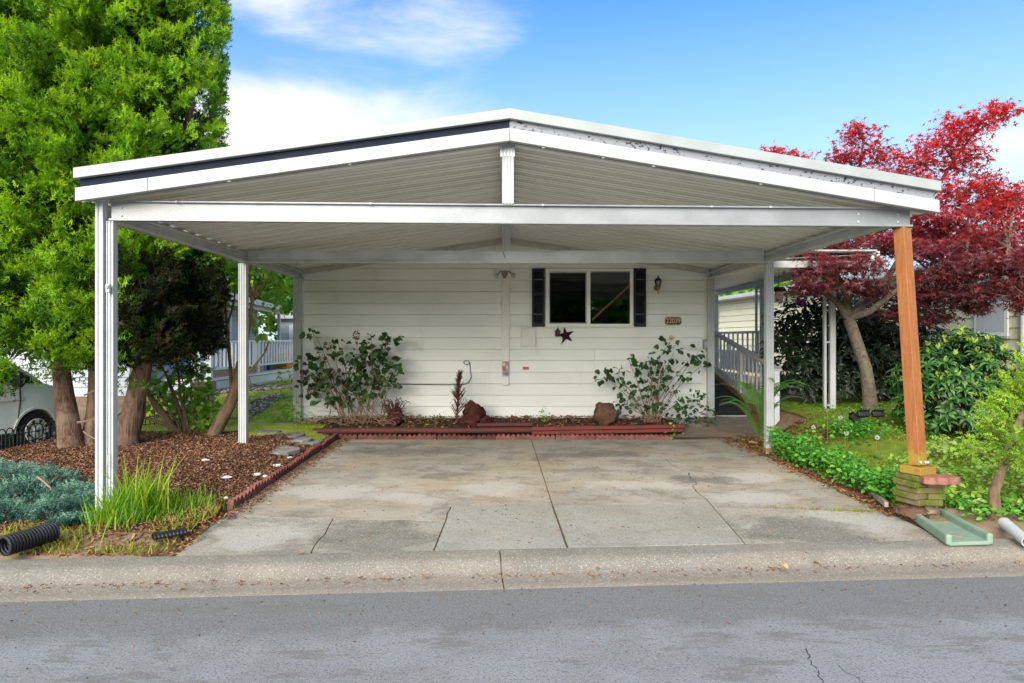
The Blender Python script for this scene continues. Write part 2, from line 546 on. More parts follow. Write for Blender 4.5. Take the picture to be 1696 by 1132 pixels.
def mat_orange_post():
    t = NT("orange_incised_wood"); v = t.coord("pos", (16, 16, .9)); n = t.noise(v, 2.2, 6, .6, .5)
    c = t.mix(t.rng(n, .3, .7), (.35, .132, .042), (.26, .088, .028))
    c = t.mix(t.rng(t.noise(t.coord("pos"), 1.7, 4), .45, .75), c, (.31, .13, .045))
    z = t.n.new("ShaderNodeSeparateXYZ"); g = t.n.new("ShaderNodeNewGeometry"); t.l.new(g.outputs["Position"], z.inputs[0])
    mossn = t.math("ADD", t.rng(z.outputs[2], .62, .95, .34, 0), t.noise(t.coord("pos"), 12, 5))
    c = t.mix(t.rng(mossn, .62, .85, 0, .7), c, (.30, .24, .03))
    inc = t.voro(t.coord("obj", (46, 46, 17)), 1.0, "F1", "Distance", .35)
    c = t.mix(t.rng(inc, .10, .26, .5, 0), c, (.16, .05, .015))
    t.bump(inc, .35, .004); return t.fin(c, .6, .3)


M["orange_post"] = mat_orange_post()


def mat_bark(name, c1, c2, c3, stretch=(9, 9, 1.2), bump=.8):
    t = NT(name); v = t.coord("pos", stretch); n = t.noise(v, 2.2, 7, .65, .8)
    c = t.mix(t.rng(n, .3, .65), c1, c2); c = t.mix(t.rng(t.noise(t.coord("pos"), 3.5, 5), .5, .72), c, c3)
    t.bump(n, bump, .03); return t.fin(c, .85, .2)


M["bark_cedar"] = mat_bark("cedar_bark", (.06, .035, .024), (.20, .12, .08), (.25, .175, .125), (14, 14, 1.1), 1.0)
M["bark_grey"] = mat_bark("maple_bark", (.085, .066, .05), (.20, .16, .12), (.16, .155, .085), (7, 7, 9), .6)
M["bark_brown"] = mat_bark("shrub_bark", (.11, .07, .045), (.22, .15, .09), (.2, .15, .1), (8, 8, 2), .5)
M["stem_green"] = mat_basic("stem_brown", (.20, .13, .07), (.26, .18, .10), 9, .7, .3)
M["stem_red"] = mat_basic("dead_stem", (.085, .035, .028), (.13, .055, .04), 12, .8, .2)
M["dry_stem"] = mat_basic("dry_stem", (.30, .20, .13), (.20, .12, .08), 12, .8, .2)

G_ARB = [(.012, .045, .005), (.06, .175, .011), (.21, .42, .018), (.40, .60, .03)]
M["arbor"] = mat_leaf("arborvitae_spray", G_ARB, trans=.35, rough=.6, spec=.25)
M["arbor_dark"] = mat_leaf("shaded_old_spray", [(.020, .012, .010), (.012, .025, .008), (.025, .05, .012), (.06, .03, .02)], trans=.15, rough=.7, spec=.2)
M["juniper"] = mat_leaf("juniper_blue", [(.02, .055, .05), (.06, .145, .13), (.14, .28, .24), (.24, .40, .26)], trans=.15, rough=.6, spec=.25)
MAPLE = [(.085, .034, .036), (.175, .055, .062), (.36, .026, .032), (.66, .032, .028)]
M["maple"] = mat_leaf("red_maple_leaf", MAPLE, trans=.4, rough=.4, spec=.55, tcol=(1.5, .7, .7))
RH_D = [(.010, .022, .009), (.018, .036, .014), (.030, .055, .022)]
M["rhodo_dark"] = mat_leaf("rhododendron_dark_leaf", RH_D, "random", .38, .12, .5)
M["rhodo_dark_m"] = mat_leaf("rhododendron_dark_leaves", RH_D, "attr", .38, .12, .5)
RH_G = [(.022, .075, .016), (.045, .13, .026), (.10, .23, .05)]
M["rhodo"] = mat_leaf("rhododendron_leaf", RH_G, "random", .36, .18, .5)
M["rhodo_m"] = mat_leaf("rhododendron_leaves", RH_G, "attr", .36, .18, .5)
M["rhodo_new"] = mat_leaf("new_shoot_leaf", [(.28, .40, .05), (.42, .50, .10)], "attr", .5, .3)
BU = [(.018, .05, .014), (.04, .10, .022), (.09, .19, .04)]
M["bush_leaf"] = mat_leaf("bush_leaf", BU, "random", .42, .3, .45)
M["bush_leaf_m"] = mat_leaf("bush_leaves", BU, "attr", .42, .3, .45)
LI = [(.10, .27, .022), (.23, .46, .04), (.40, .60, .09)]
M["lime_leaf"] = mat_leaf("bright_leaf", LI, "random", .5, .4)
M["lime_leaf_m"] = mat_leaf("bright_leaves", LI, "attr", .5, .4)
M["tree_leaf"] = mat_leaf("tree_leaf", [(.09, .23, .02), (.22, .44, .04), (.40, .60, .085)], "attr", .5, .45)
M["cedar_lime"] = mat_leaf("young_cedar_spray", [(.07, .17, .012), (.20, .38, .025), (.40, .56, .04)], trans=.3, rough=.6)
M["cover_green"] = mat_leaf("groundcover_leaf", [(.04, .18, .02), (.12, .38, .045), (.24, .52, .08)], "attr", .45, .3)
M["cover_lime"] = mat_leaf("goutweed_leaf", [(.12, .27, .025), (.28, .46, .05), (.52, .62, .2)], "attr", .5, .35)
M["grass"] = mat_leaf("grass_blade", [(.08, .17, .015), (.18, .32, .025), (.32, .44, .04), (.50, .44, .10)], "attr", .5, .35)
M["grass_tall"] = mat_leaf("tall_grass_blade", [(.11, .27, .018), (.23, .45, .025), (.40, .52, .04)], "attr", .5, .4)
M["grass_dry"] = mat_leaf("dry_grass_blade", [(.40, .30, .06), (.30, .34, .04), (.48, .34, .12)], "attr", .6, .35)
M["fern"] = mat_leaf("fern_leaf", [(.11, .26, .06), (.22, .42, .10)], "random", .5, .3)
M["fern_brown"] = mat_leaf("dead_fern_leaf", [(.16, .09, .04), (.24, .13, .06)], "random", .7, .2)
M["flower_dry"] = mat_leaf("dry_flower", [(.06, .025, .02), (.16, .06, .04), (.24, .14, .09)], "attr", .7, .2)
M["purple_petal"] = mat_leaf("purple_petal", [(.22, .03, .30), (.36, .07, .45)], "attr", .5, .35)
M["white_fluff"] = mat_leaf("white_fluff", [(.6, .62, .55), (.8, .8, .75)], "attr", .8, .3)
M["mulch_chip"] = mat_leaf("mulch_chip", [(.07, .034, .021), (.17, .080, .048), (.29, .145, .085), (.42, .26, .17)], "attr", .85, 0.0, .15)
M["litter"] = mat_leaf("dead_leaf", [(.15, .06, .025), (.30, .14, .06), (.42, .26, .14)], "attr", .8, .1, .2)
M["gravel_chip"] = mat_leaf("gravel_chip", [(.38, .28, .22), (.58, .46, .38), (.72, .64, .56)], "attr", .85, 0.0, .2)

# ================================================================== GROUND, ROAD, DRIVEWAY
RA = math.atan(.0697)
RD = Vector((math.cos(RA), math.sin(RA), 0)); RN = Vector((-math.sin(RA), math.cos(RA), 0)); RO = Vector((0, 4.77, 0))


def rt(x, y): return (Vector((x, y, 0)) - RO).dot(RN)


def rxy(s, t, z=0.0):
    p = RO + RD * s + RN * t
    return (p.x, p.y, z)


def zd(x, y): return .10 + .05 * min(1, max(0, (y - 5.3) / 5.5))


def h_left(x, y):
    t = rt(x, y)
    z = .095 + .05 * ss(.7, 1.2, t) + .145 * ss(1.1, 3.6, t)
    z = lerp(z, -.05, ss(-6.45, -6.95, x + .19 * max(0, min(2.5, 10 - y)) * 0) * (1 - ss(12.5, 14, y)))
    return z + .28 * ss(11.8, 15, y) - .10 * ss(-3.35, -2.72, x) * ss(6.0, 7.0, y) * (1 - ss(11, 11.4, y))


def h_right(x, y):
    z = .13 + .04 * ss(5.6, 6.6, y) + .42 * ss(3.7, 5.1, x) * ss(6.7, 10.6, y)
    return z


def h_ground(x, y):
    t = rt(x, y)
    if t < .585: return -.08
    if y < 10.95:
        a = ss(-2.66, -2.72, x); b = ss(3.62, 3.72, x)
        z = zd(x, y) - .075
    else:
        a = ss(-2.75, -3.0, x); b = ss(2.9, 3.6, x); z = .15
    if y > 12.05: z = .25
    z = lerp(z, h_left(x, y), a); z = lerp(z, h_right(x, y), b)
    if b > 0 and 10.5 < y and x < 4.8: z = lerp(z, lerp(.17, .36, ss(10.6, 12.1, y)), b * (1 - ss(4.6, 4.8, x)))
    far = ss(20, 40, y)
    return lerp(z, .2, far)


def grid(name, xs, ys, hf, mat, keep=None, kind="structure"):
    idx = {}; vs = []; fs = []
    def vid(i, j):
        k = (i, j)
        if k not in idx:
            idx[k] = len(vs); vs.append((xs[i], ys[j], hf(xs[i], ys[j])))
        return idx[k]
    for j in range(len(ys) - 1):
        for i in range(len(xs) - 1):
            cx, cy = (xs[i] + xs[i + 1]) / 2, (ys[j] + ys[j + 1]) / 2
            if keep is None or keep(cx, cy): fs.append((vid(i, j), vid(i + 1, j), vid(i + 1, j + 1), vid(i, j + 1)))
    me = bpy.data.meshes.new(name); me.from_pydata(vs, [], fs); me.materials.append(mat)
    me.polygons.foreach_set("use_smooth", [True] * len(fs)); me.update()
    o = link_mesh(name, me, None, (0, 0, 0)); o["kind"] = kind
    return o


def frange(a, b, st):
    n = max(1, int(round((b - a) / st))); return [a + (b - a) * i / n for i in range(n + 1)]


def fields(t, items, warp=.35, seed=0.0):
    """smooth patches of stain: list of (x, y, rx, ry); returns summed mask 0..1"""
    g = t.n.new("ShaderNodeNewGeometry")
    nz = t.n.new("ShaderNodeTexNoise"); nz.inputs["Scale"].default_value = 1.9; nz.inputs["Detail"].default_value = 10; nz.inputs["Roughness"].default_value = .7
    mp = t.n.new("ShaderNodeMapping"); mp.inputs["Location"].default_value = (seed, seed, 0); t.l.new(g.outputs["Position"], mp.inputs[0]); t.l.new(mp.outputs[0], nz.inputs["Vector"])
    sub = t.n.new("ShaderNodeVectorMath"); sub.operation = "SUBTRACT"; t.l.new(nz.outputs["Color"], sub.inputs[0]); sub.inputs[1].default_value = (.5, .5, .5)
    mul = t.n.new("ShaderNodeVectorMath"); mul.operation = "MULTIPLY"; t.l.new(sub.outputs[0], mul.inputs[0]); mul.inputs[1].default_value = (warp * 3, warp * 3, 0)
    ad = t.n.new("ShaderNodeVectorMath"); ad.operation = "ADD"; t.l.new(g.outputs["Position"], ad.inputs[0]); t.l.new(mul.outputs[0], ad.inputs[1])
    tot = None
    for (x, y, rx, ry) in items:
        s = t.n.new("ShaderNodeVectorMath"); s.operation = "SUBTRACT"; t.l.new(ad.outputs[0], s.inputs[0]); s.inputs[1].default_value = (x, y, .12)
        m = t.n.new("ShaderNodeVectorMath"); m.operation = "MULTIPLY"; t.l.new(s.outputs[0], m.inputs[0]); m.inputs[1].default_value = (1 / rx, 1 / ry, 0)
        ln = t.n.new("ShaderNodeVectorMath"); ln.operation = "LENGTH"; t.l.new(m.outputs[0], ln.inputs[0])
        k = t.rng(ln.outputs["Value"], .55, 1.05, 1, 0)
        tot = k if tot is None else t.math("MAXIMUM", tot, k)
    return tot


def mat_asphalt():
    t = NT("worn_asphalt"); v = t.coord("pos")
    sp = t.noise(v, 85, 3, .7)
    hue = t.rng(t.noise(v, 1.3, 12, .7, .3), .42, .56)
    c = t.mix(hue, (.228, .230, .234), (.262, .268, .277))
    edge = t.n.new("ShaderNodeSeparateXYZ"); mp = t.coord("pos", (1, 1, 1)); t.l.new(mp, edge.inputs[0])
    d = t.math("SUBTRACT", edge.outputs[1], t.math("MULTIPLY", edge.outputs[0], .0697))
    dn = t.math("ADD", d, t.math("MULTIPLY", t.noise(v, 2.2, 10, .7), .9))
    c = t.mix(t.rng(dn, 4.45, 4.70, 0, .8), c, (.165, .163, .16))
    c = t.mix(t.rng(sp, .53, .62, 0, .5), c, (.40, .385, .36))
    c = t.mix(t.rng(t.noise(v, 62, 3, .7), .53, .62, 0, .6), c, (.075, .075, .08))
    wear = t.noise(t.coord("pos", (.55, 1.6, 1), (3, 0, 0)), 2.6, 9, .72)
    c = t.mix(t.rng(wear, .535, .60, 0, .7), c, (.155, .15, .143))
    c = t.mix(t.math("MULTIPLY", t.rng(wear, .55, .68), t.rng(t.noise(v, 95, 2, .7), .55, .66)), c, (.48, .44, .37))
    dirt = t.math("ADD", d, t.math("MULTIPLY", t.noise(v, 5, 6), .25))
    c = t.mix(t.rng(dirt, 4.86, 4.96, 0, .5), c, (.20, .16, .12))
    # cracks that run down the lane on the right
    t.bump(t.math("ADD", sp, t.math("MULTIPLY", t.noise(v, 60, 4), .8)), .55, .006)
    return t.fin(c, .62, .35)


def mat_concrete(name, base, base2, agg, dark_f, light_f, seed, rust=.0, dark_c=(.105, .10, .086), patch=False, gutter=False):
    t = NT(name); v = t.coord("pos", (1, 1, 1), (seed, seed * .7, 0))
    n1 = t.noise(v, 1.3, 9, .66, .5); n2 = t.noise(v, 5.5, 7, .6)
    c = t.mix(t.rng(n1, .36, .64), base, base2)
    c = t.mix(t.rng(n2, .5, .72, 0, .35), c, (.26, .25, .22))
    if not patch:
        wr = t.noise(t.coord('pos', (1, 1.5, 1), (seed + 2, 1, 0)), 2.3, 12, .74, .3)
        c = t.mix(t.rng(wr, .525, .56, 0, .6), c, (.17, .158, .13)); c = t.mix(t.rng(wr, .43, .40, 0, .0 if gutter else .55), c, (.42, .40, .345))
    if rust: c = t.mix(t.rng(t.noise(v, .9, 6, .6, .3), .42, .7, 0, rust), c, (.40, .30, .19))
    if light_f: c = t.mix(t.math("MULTIPLY", fields(t, light_f, .4, seed), .72), c, (.46, .44, .39))
    if dark_f: c = t.mix(t.math("MULTIPLY", fields(t, dark_f, .5, seed + 4), .55), c, dark_c)
    if gutter:
        e = t.n.new('ShaderNodeSeparateXYZ'); t.l.new(t.coord('pos'), e.inputs[0])
        dd = t.math('SUBTRACT', e.outputs[1], t.math('MULTIPLY', e.outputs[0], .0697)); dd = t.math('ADD', dd, t.math('MULTIPLY', t.noise(v, 4, 6), .12))
        c = t.mix(t.rng(dd, 5.05, 5.17, .62, 0), c, (.235, .20, .16))
    sp = t.noise(v, 70, 4, .75); sp2 = t.noise(v, 48, 4, .75)
    c = t.mix(t.rng(sp, .545, .63, 0, agg), c, (.50, .47, .41)); c = t.mix(t.rng(sp2, .545, .64, 0, agg), c, (.125, .118, .10))
    h = t.math("ADD", sp, t.math("MULTIPLY", t.noise(v, 28, 4), .5)); t.bump(h, .5 if not patch else .3, .005)
    return t.fin(c, .85, .22)


DARK = [(-1.55, 9.75, 1.0, .42), (-.75, 8.1, .35, .3), (1.35, 9.55, .8, .35), (-1.05, 5.72, .75, .42), (2.55, 5.85, .75, .40), (.6, 9.3, .25, .5), (-1.9, 10.5, .8, .2), (-2.1, 6.35, .15, .08), (2.3, 7.9, .5, .25)]
LIGHT = [(-1.95, 7.25, .7, .38), (-1.0, 7.0, .55, .3), (2.6, 7.0, .55, .35), (1.5, 7.6, .7, .3), (-2.05, 5.75, .45, .5), (3.2, 6.2, .5, .5), (-.2, 7.4, .5, .35), (2.9, 8.0, .4, .3)]
M["asphalt"] = mat_asphalt()
M["conc_old"] = mat_concrete("aged_concrete", (.29, .27, .225), (.38, .355, .295), .45, DARK, LIGHT, 0.0, .55)
M["conc_front"] = mat_concrete("coarse_concrete", (.29, .27, .22), (.36, .335, .275), .85, DARK, LIGHT, 3.0, .25)
M["conc_patch"] = mat_concrete("smooth_patch_concrete", (.265, .255, .215), (.335, .325, .28), .75, None, None, 6.0, .12, patch=True)
M["conc_curb"] = mat_concrete("curb_concrete", (.185, .172, .145), (.225, .21, .175), .6, None, None, 9.0, .2, gutter=True)
M["joint_dirt"] = mat_basic("joint_dirt", (.10, .068, .04), (.19, .13, .075), 20, .95, .1)
M["path_conc"] = mat_concrete("brown_path", (.15, .12, .09), (.21, .17, .13), .3, None, None, 14.0, .5)
M["dirt"] = mat_basic("dirt", (.22, .145, .095), (.30, .22, .15), 5, .95, .1, bump=.6, bscale=40, dirt=(.20, .20, .06), dscale=2, dlo=.5, dhi=.7)
M["mulch"] = mat_basic("mulch_ground", (.10, .042, .024), (.17, .08, .045), 16, .95, .1, bump=.9, bscale=70)
M["bed_soil"] = mat_basic("bed_soil", (.055, .035, .025), (.11, .07, .05), 14, .95, .1, bump=.8, bscale=60)
M["lawn"] = mat_basic("mossy_lawn", (.13, .20, .02), (.21, .24, .035), 5, .95, .1, bump=.8, bscale=70, dirt=(.20, .13, .06), dscale=2.2, dlo=.55, dhi=.75)
M["lawn_y"] = mat_basic("yellow_lawn", (.36, .46, .05), (.54, .54, .10), 4, .95, .1, bump=.8, bscale=70, dirt=(.33, .26, .17), dscale=1.6, dlo=.5, dhi=.68)

# base ground sheet to the horizon
g = frange(-13, 13, .2); out = [13 + 1.6 ** k for k in range(1, 15)]
xs = [-x for x in reversed(out)] + g + out
ys = [-x for x in reversed(out)] + frange(-12, 22, .2) + [22 + 1.6 ** k for k in range(1, 15)]
grid("ground", xs, ys, lambda x, y: h_ground(x, y) - .004, M["dirt"])

# road: a sheet in the street's own direction, from the gutter towards and past the camera
vs = []; fs = []
sx = frange(-60, 60, 2.0); tx = [-9, -4, -2, -1, -.4, 0]
for t_ in tx:
    for s_ in sx: vs.append(rxy(s_, t_, 0.0))
for j in range(len(tx) - 1):
    for i in range(len(sx) - 1):
        a = j * len(sx) + i; fs.append((a, a + 1, a + 1 + len(sx), a + len(sx)))
me = bpy.data.meshes.new("road"); me.from_pydata(vs, [], fs); me.materials.append(M["asphalt"]); me.update()
link_mesh("road", me, None, (0, 0, 0), "structure")


def jag(p, q, n, amp, seed):
    rr = random.Random(seed); p = Vector(p).to_2d(); q = Vector(q).to_2d(); d = q - p; nn = Vector((-d.y, d.x)).normalized(); out = []
    off = 0
    for i in range(1, n):
        off = off * .6 + rr.uniform(-amp, amp)
        w = min(1, min(i, n - i) / 3)
        out.append(p + d * (i / n) + nn * off * w)
    return out


def crack_strip(name, pts, w, mat, z=.004):
    rr = random.Random(len(pts)); L = []; Rr = []
    for i, p in enumerate(pts):
        d = (pts[min(i + 1, len(pts) - 1)] - pts[max(i - 1, 0)]).normalized(); n = Vector((-d.y, d.x)) * w * rr.uniform(.4, 1.1) * (.3 if i in (0, len(pts) - 1) else 1)
        L.append((p.x + n.x, p.y + n.y, z)); Rr.append((p.x - n.x, p.y - n.y, z))
    m = MB(); n = len(pts); m.add(L + Rr, [(i, n + i, n + i + 1, i + 1) for i in range(n - 1)])
    o = m.build(name, mat); o["kind"] = "structure"; return o


M["crack"] = mat_basic("crack_dark", (.045, .045, .048), (.07, .068, .065), 20, .95, .1)
a, b = G(1335, 1075, 0).to_2d(), G(1365, 1140, 0).to_2d()
crack_strip("road_crack", [a] + jag(a, b, 22, .014, 3) + [b], .0035, M["crack"])
a, b = G(1385, 1100, 0).to_2d(), G(1440, 1140, 0).to_2d()
crack_strip("road_crack", [a] + jag(a, b, 14, .012, 4) + [b], .0018, M["crack"])

# rolled kerb and gutter in cast segments
curb = thing("kerb", None, None, rxy(0, .3, 0)); curb["kind"] = "structure"
prof = [(0, -.1), (0, -.004), (.015, .003), (.10, .006), (.24, .014), (.29, .034), (.325, .066), (.36, .090), (.41, .102), (.56, .108), (.56, -.1)]
SEG = 4.6
for k in range(-7, 7):
    s0, s1 = k * SEG + .006 + .0, (k + 1) * SEG - .006
    m = MB(); vs = []; fs = []
    ns = 9; n = len(prof)
    for i in range(ns + 1):
        s_ = lerp(s0, s1, i / ns)
        for (t_, z_) in prof: vs.append(rxy(s_, t_, z_ + (.004 * mnoise.noise(Vector((s_ * .7, t_ * 3, 0))) if z_ > 0 else 0)))
    for i in range(ns):
        for j in range(n - 1):
            q = i * n + j; fs.append((q, q + n, q + n + 1, q + 1))
    fs.append(tuple(range(n))); fs.append(tuple(ns * n + j for j in range(n - 1, -1, -1)))
    m.add(vs, fs); o = m.build("kerb_segment", M["conc_curb"], curb, smooth=50)
    m = MB(); q = []
    for s_ in (s1 - .004, s1 + .016):
        q += [rxy(s_, t_, z_ - .010 if z_ > 0 else z_) for (t_, z_) in prof]
    m.add(q, [(j, n + j, n + j + 1, j + 1) for j in range(n - 1)]); m.build('joint_fill', M['joint_dirt'], curb)
m = MB(); m.hexa([rxy(-40, .03, -.12), rxy(40, .03, -.12), rxy(40, .57, -.12), rxy(-40, .57, -.12), rxy(-40, .03, -.02), rxy(40, .03, -.02), rxy(40, .57, -.02), rxy(-40, .57, -.02)])
m.build("joint_fill", M["joint_dirt"], curb)

# driveway slabs, each its own piece, with irregular cracks between them
drive = thing("driveway", None, None, (0.5, 8, .1)); drive["kind"] = "structure"


def fy(x): return 5.345 + .0697 * x + .572 - .57


V2 = lambda x, y: Vector((x, y))
p_lf = V2(-2.50, fy(-2.50)); p_a = V2(-.55, fy(-.55)); p_b = V2(.50, fy(.50)); p_c = V2(1.94, fy(1.94)); p_rf = V2(3.62, fy(3.62))
p_l1 = V2(-2.60, 6.30); p_a1 = V2(-.53, 6.18); p_a2 = V2(-.52, 6.68); p_b2 = V2(.475, 6.72); p_c2 = V2(2.05, 6.78)
p_lb = V2(-2.66, 10.88); p_bb = V2(.43, 10.88); p_cr = V2(1.95, 10.86); p_rb = V2(3.62, 10.86); p_r1 = V2(3.64, 6.5)
j_l = [p_l1] + jag(p_l1, p_a1, 16, .03, 1) + [p_a1]            # crack across the left front slab
j_ll = jag(p_a1, p_a2, 4, .012, 2)
p_m = V2(-1.45, 6.2)
j_r = [p_c2] + jag(p_c2, V2(2.25, 8.3), 12, .04, 5) + [V2(2.25, 8.3)] + jag(V2(2.25, 8.3), p_cr, 14, .035, 6) + [p_cr]  # diagonal crack
j_x = [V2(2.12, 7.0)] 
p_q = j_r[4]
j_q = [p_q] + jag(p_q, V2(3.63, 7.35), 12, .03, 8) + [V2(3.63, 7.35)]
p_cc = p_c2.lerp(p_c, .12)
j_s = [p_cc] + jag(p_cc, V2(3.63, 6.45), 14, .025, 9) + [V2(3.63, 6.45)]
fl_mid = p_lf.lerp(p_a, .52)
j_v = [j_l[8]] + jag(j_l[8], fl_mid, 6, .03, 12) + [fl_mid]


def inset(poly, d):
    n = len(poly); out = []
    area = sum(poly[i].x * poly[(i + 1) % n].y - poly[(i + 1) % n].x * poly[i].y for i in range(n))
    sg = 1 if area > 0 else -1
    for i in range(n):
        a, b, c = poly[i - 1], poly[i], poly[(i + 1) % n]
        d1 = (b - a); d2 = (c - b)
        if d1.length < 1e-6 or d2.length < 1e-6: out.append(b); continue
        n1 = Vector((-d1.y, d1.x)).normalized() * sg; n2 = Vector((-d2.y, d2.x)).normalized() * sg
        k = (n1 + n2); k = k.normalized() if k.length > 1e-4 else n1
        out.append(b + k * d / max(.5, k.dot(n1)))
    return out if sg > 0 else list(reversed(out))


def slab(poly, mat, gap, dz=0.0, label=None):
    q = inset(poly, gap); n = len(q)
    m = MB(); top = [(p.x, p.y, zd(p.x, p.y) + dz) for p in q]; bot = [(p.x, p.y, zd(p.x, p.y) - .07) for p in q]
    m.add(bot + top, [tuple(range(n, 2 * n))] + [(i, (i + 1) % n, n + (i + 1) % n, n + i) for i in range(n)])
    o = m.build("concrete_slab", mat, drive, label=label)
    bm = bmesh.new(); bm.from_mesh(o.data); bmesh.ops.triangulate(bm, faces=[f for f in bm.faces if len(f.verts) > 4]); bm.to_mesh(o.data); bm.free()


slab([p_lf] + [fl_mid] + list(reversed(j_v))[1:-1] + list(reversed(j_l[:9])), M["conc_front"], .005)
slab([fl_mid, p_a] + [p_a1] + list(reversed(j_l[8:]))[1:] + j_v[1:-1], M["conc_front"], .005)
slab([p_a, p_b, p_b2, p_a2] + list(reversed(j_ll)) + [p_a1], M["conc_patch"], .010, .004, "smoother grey repair slab")
slab([p_b, p_c, p_cc, p_c2, p_b2], M["conc_patch"], .010, .004, "smoother grey repair slab")
slab(j_l + j_ll + [p_a2, p_b2, p_bb, p_lb], M["conc_old"], .004)
slab([p_b2] + j_r + [p_bb], M["conc_old"], .009)
slab([p_c, p_rf] + [j_s[-1]] + list(reversed(j_s))[1:], M["conc_front"], .0035)
slab(j_s + [j_q[-1]] + list(reversed(j_q))[1:] + list(reversed(j_r[:4])), M["conc_old"], .0045)
slab(j_q + [p_rb] + list(reversed(j_r[4:]))[:-1], M["conc_old"], .0045)
m = MB(); m.hexa([(-2.64, 5.25, -.05), (3.6, 5.7, -.05), (3.6, 10.86, -.05), (-2.64, 10.86, -.05), (-2.62, 5.22, .0935), (3.6, 5.64, .0935), (3.6, 10.86, .1435), (-2.64, 10.86, .1435)])
m.build("joint_fill", M["joint_dirt"], drive)

# brown path from the drive to the ramp
def path_h(x, y): return lerp(.156, .385, ss(10.6, 12.15, y)) + .006 * mnoise.noise(Vector((x * 2, y * 2, 0)))
grid("path", frange(2.6, 4.75, .1), frange(10.7, 12.3, .1), path_h, M["path_conc"], lambda x, y: x > 2.75 + max(0, (y - 11.0)) * .75 and (y > 10.87 or x > 3.64) and x < 4.3 + .5 * ss(11, 12, y))

# mulch bed, soil bed, lawns
def rag(x, y, s=1.6, a=.3): return a * mnoise.noise(Vector((x * s, y * s, 3.3)))
grid("mulch_bed", frange(-6.5, -2.66, .09), frange(5.6, 10.9, .09), lambda x, y: h_ground(x, y) + .012 + .018 * mnoise.noise(Vector((x * 3, y * 3, 0))), M["mulch"],
     lambda x, y: rt(x, y) > 1.15 + rag(x, y) and not (y > 10.0 + rag(x, y) and x > -4.0) and y < 10.7 + rag(x, y))
grid("soil_bed", frange(-3.6, 2.95, .1), frange(11.12, 12.09, .09), lambda x, y: .20 + .15 * ss(11.15, 11.9, y) + .03 * mnoise.noise(Vector((x * 2.5, y * 2.5, 1))) - .12 * ss(-3.1, -3.6, x), M["bed_soil"])
grid("side_lawn", frange(-7.0, -2.7, .1), frange(9.9, 19.9, .2), lambda x, y: h_ground(x, y) + .012 + .02 * mnoise.noise(Vector((x * 2, y * 2, 0))), M["lawn_y"],
     lambda x, y: y > 10.15 + rag(x, y) and x < (-3.68 if y > 12 else -2.75 if y < 10.95 else -3.0 + .4 * rag(x, y)))
grid("front_lawn", frange(3.66, 9.0, .1), frange(5.9, 13.5, .1), lambda x, y: h_ground(x, y) + .012 + .02 * mnoise.noise(Vector((x * 2, y * 2, 0))), M["lawn"],
     lambda x, y: y > 6.5 + rag(x, y, 1.6, .5) and (x > 3.72 + rag(x, y, 2, .06)) and not (y > 10.6 and x < 4.75))
M["tarmac_side"] = mat_basic("side_drive_asphalt", (.12, .12, .125), (.16, .16, .165), 6, .85, .2, bump=.4, bscale=90)
grid("side_driveway", frange(-13, -6.95, .25), frange(5.2, 14, .25), lambda x, y: -.035, M["tarmac_side"])

# ================================================================== CARPORT
LEFT_X, RIGHT_X, PEAK_X = -3.68, 3.97, .05


def front_y(x): return lerp(5.90, 6.27, (x - LEFT_X) / (RIGHT_X - LEFT_X))


def under_z(x): return 3.53 - .153 * abs(x - PEAK_X)


carport = thing("carport", "white metal gable carport with an open front over the concrete drive", "carport", (0, 9, .12))
WALL_Y = 12.10


def roof_pos(x, t, dz=0.0): return (x, lerp(front_y(x) + .06, WALL_Y - .06, t), under_z(x) + dz)


NPAN = 20
for side in (-1, 1):
    xe = LEFT_X + .02 if side < 0 else RIGHT_X - .02
    xr = PEAK_X + side * .03
    for k in range(NPAN):
        pr = [(0.0, 0.0), (.27, 0.0), (.275, .03), (.315, .03), (.32, 0.0), (.58, 0.0), (.60, .016), (.80, .016), (.815, .055), (.965, .055), (.99, 0.0)]
        m = MB(); n = len(pr); vs = []
        for x in (xr, xe):
            for (f, h) in pr: vs.append(roof_pos(x, (k + f) / NPAN, h))
            for (f, h) in pr: vs.append(roof_pos(x, (k + f) / NPAN, h + .012))
        fs = []
        for i in range(n - 1):
            fs.append((i, i + 1, 2 * n + i + 1, 2 * n + i)); fs.append((n + i + 1, n + i, 3 * n + i, 3 * n + i + 1))
            fs.append((i + 1, i, n + i, n + i + 1)); fs.append((2 * n + i, 2 * n + i + 1, 3 * n + i + 1, 3 * n + i))
        m.add(vs, fs); m.build("roof_panel", M["panel"], carport)
M['seam'] = mat_basic('panel_seam_shade', (.62, .61, .56), (.52, .51, .46), 3, .6, .2)  # dark shade lines of the panel joints, painted in as thin strips
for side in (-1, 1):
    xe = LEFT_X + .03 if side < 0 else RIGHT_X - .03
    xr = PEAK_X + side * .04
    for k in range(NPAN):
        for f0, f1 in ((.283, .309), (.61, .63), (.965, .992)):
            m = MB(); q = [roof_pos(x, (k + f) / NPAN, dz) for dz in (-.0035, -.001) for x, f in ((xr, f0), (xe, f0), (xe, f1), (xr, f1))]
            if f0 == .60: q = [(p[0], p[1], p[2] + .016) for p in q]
            m.hexa(q); m.build('seam_shade_strip', M['seam'], carport)
# opaque roof skin over the pans
for side in (-1, 1):
    xe = LEFT_X if side < 0 else RIGHT_X
    m = MB(); b = [roof_pos(PEAK_X, 0, .07), roof_pos(xe, 0, .07), roof_pos(xe, 1, .07), roof_pos(PEAK_X, 1, .07)]
    t_ = [(p[0], p[1], p[2] + .03) for p in b]
    m.hexa(b + t_); m.build("roof_deck", M["cap_metal"], carport)


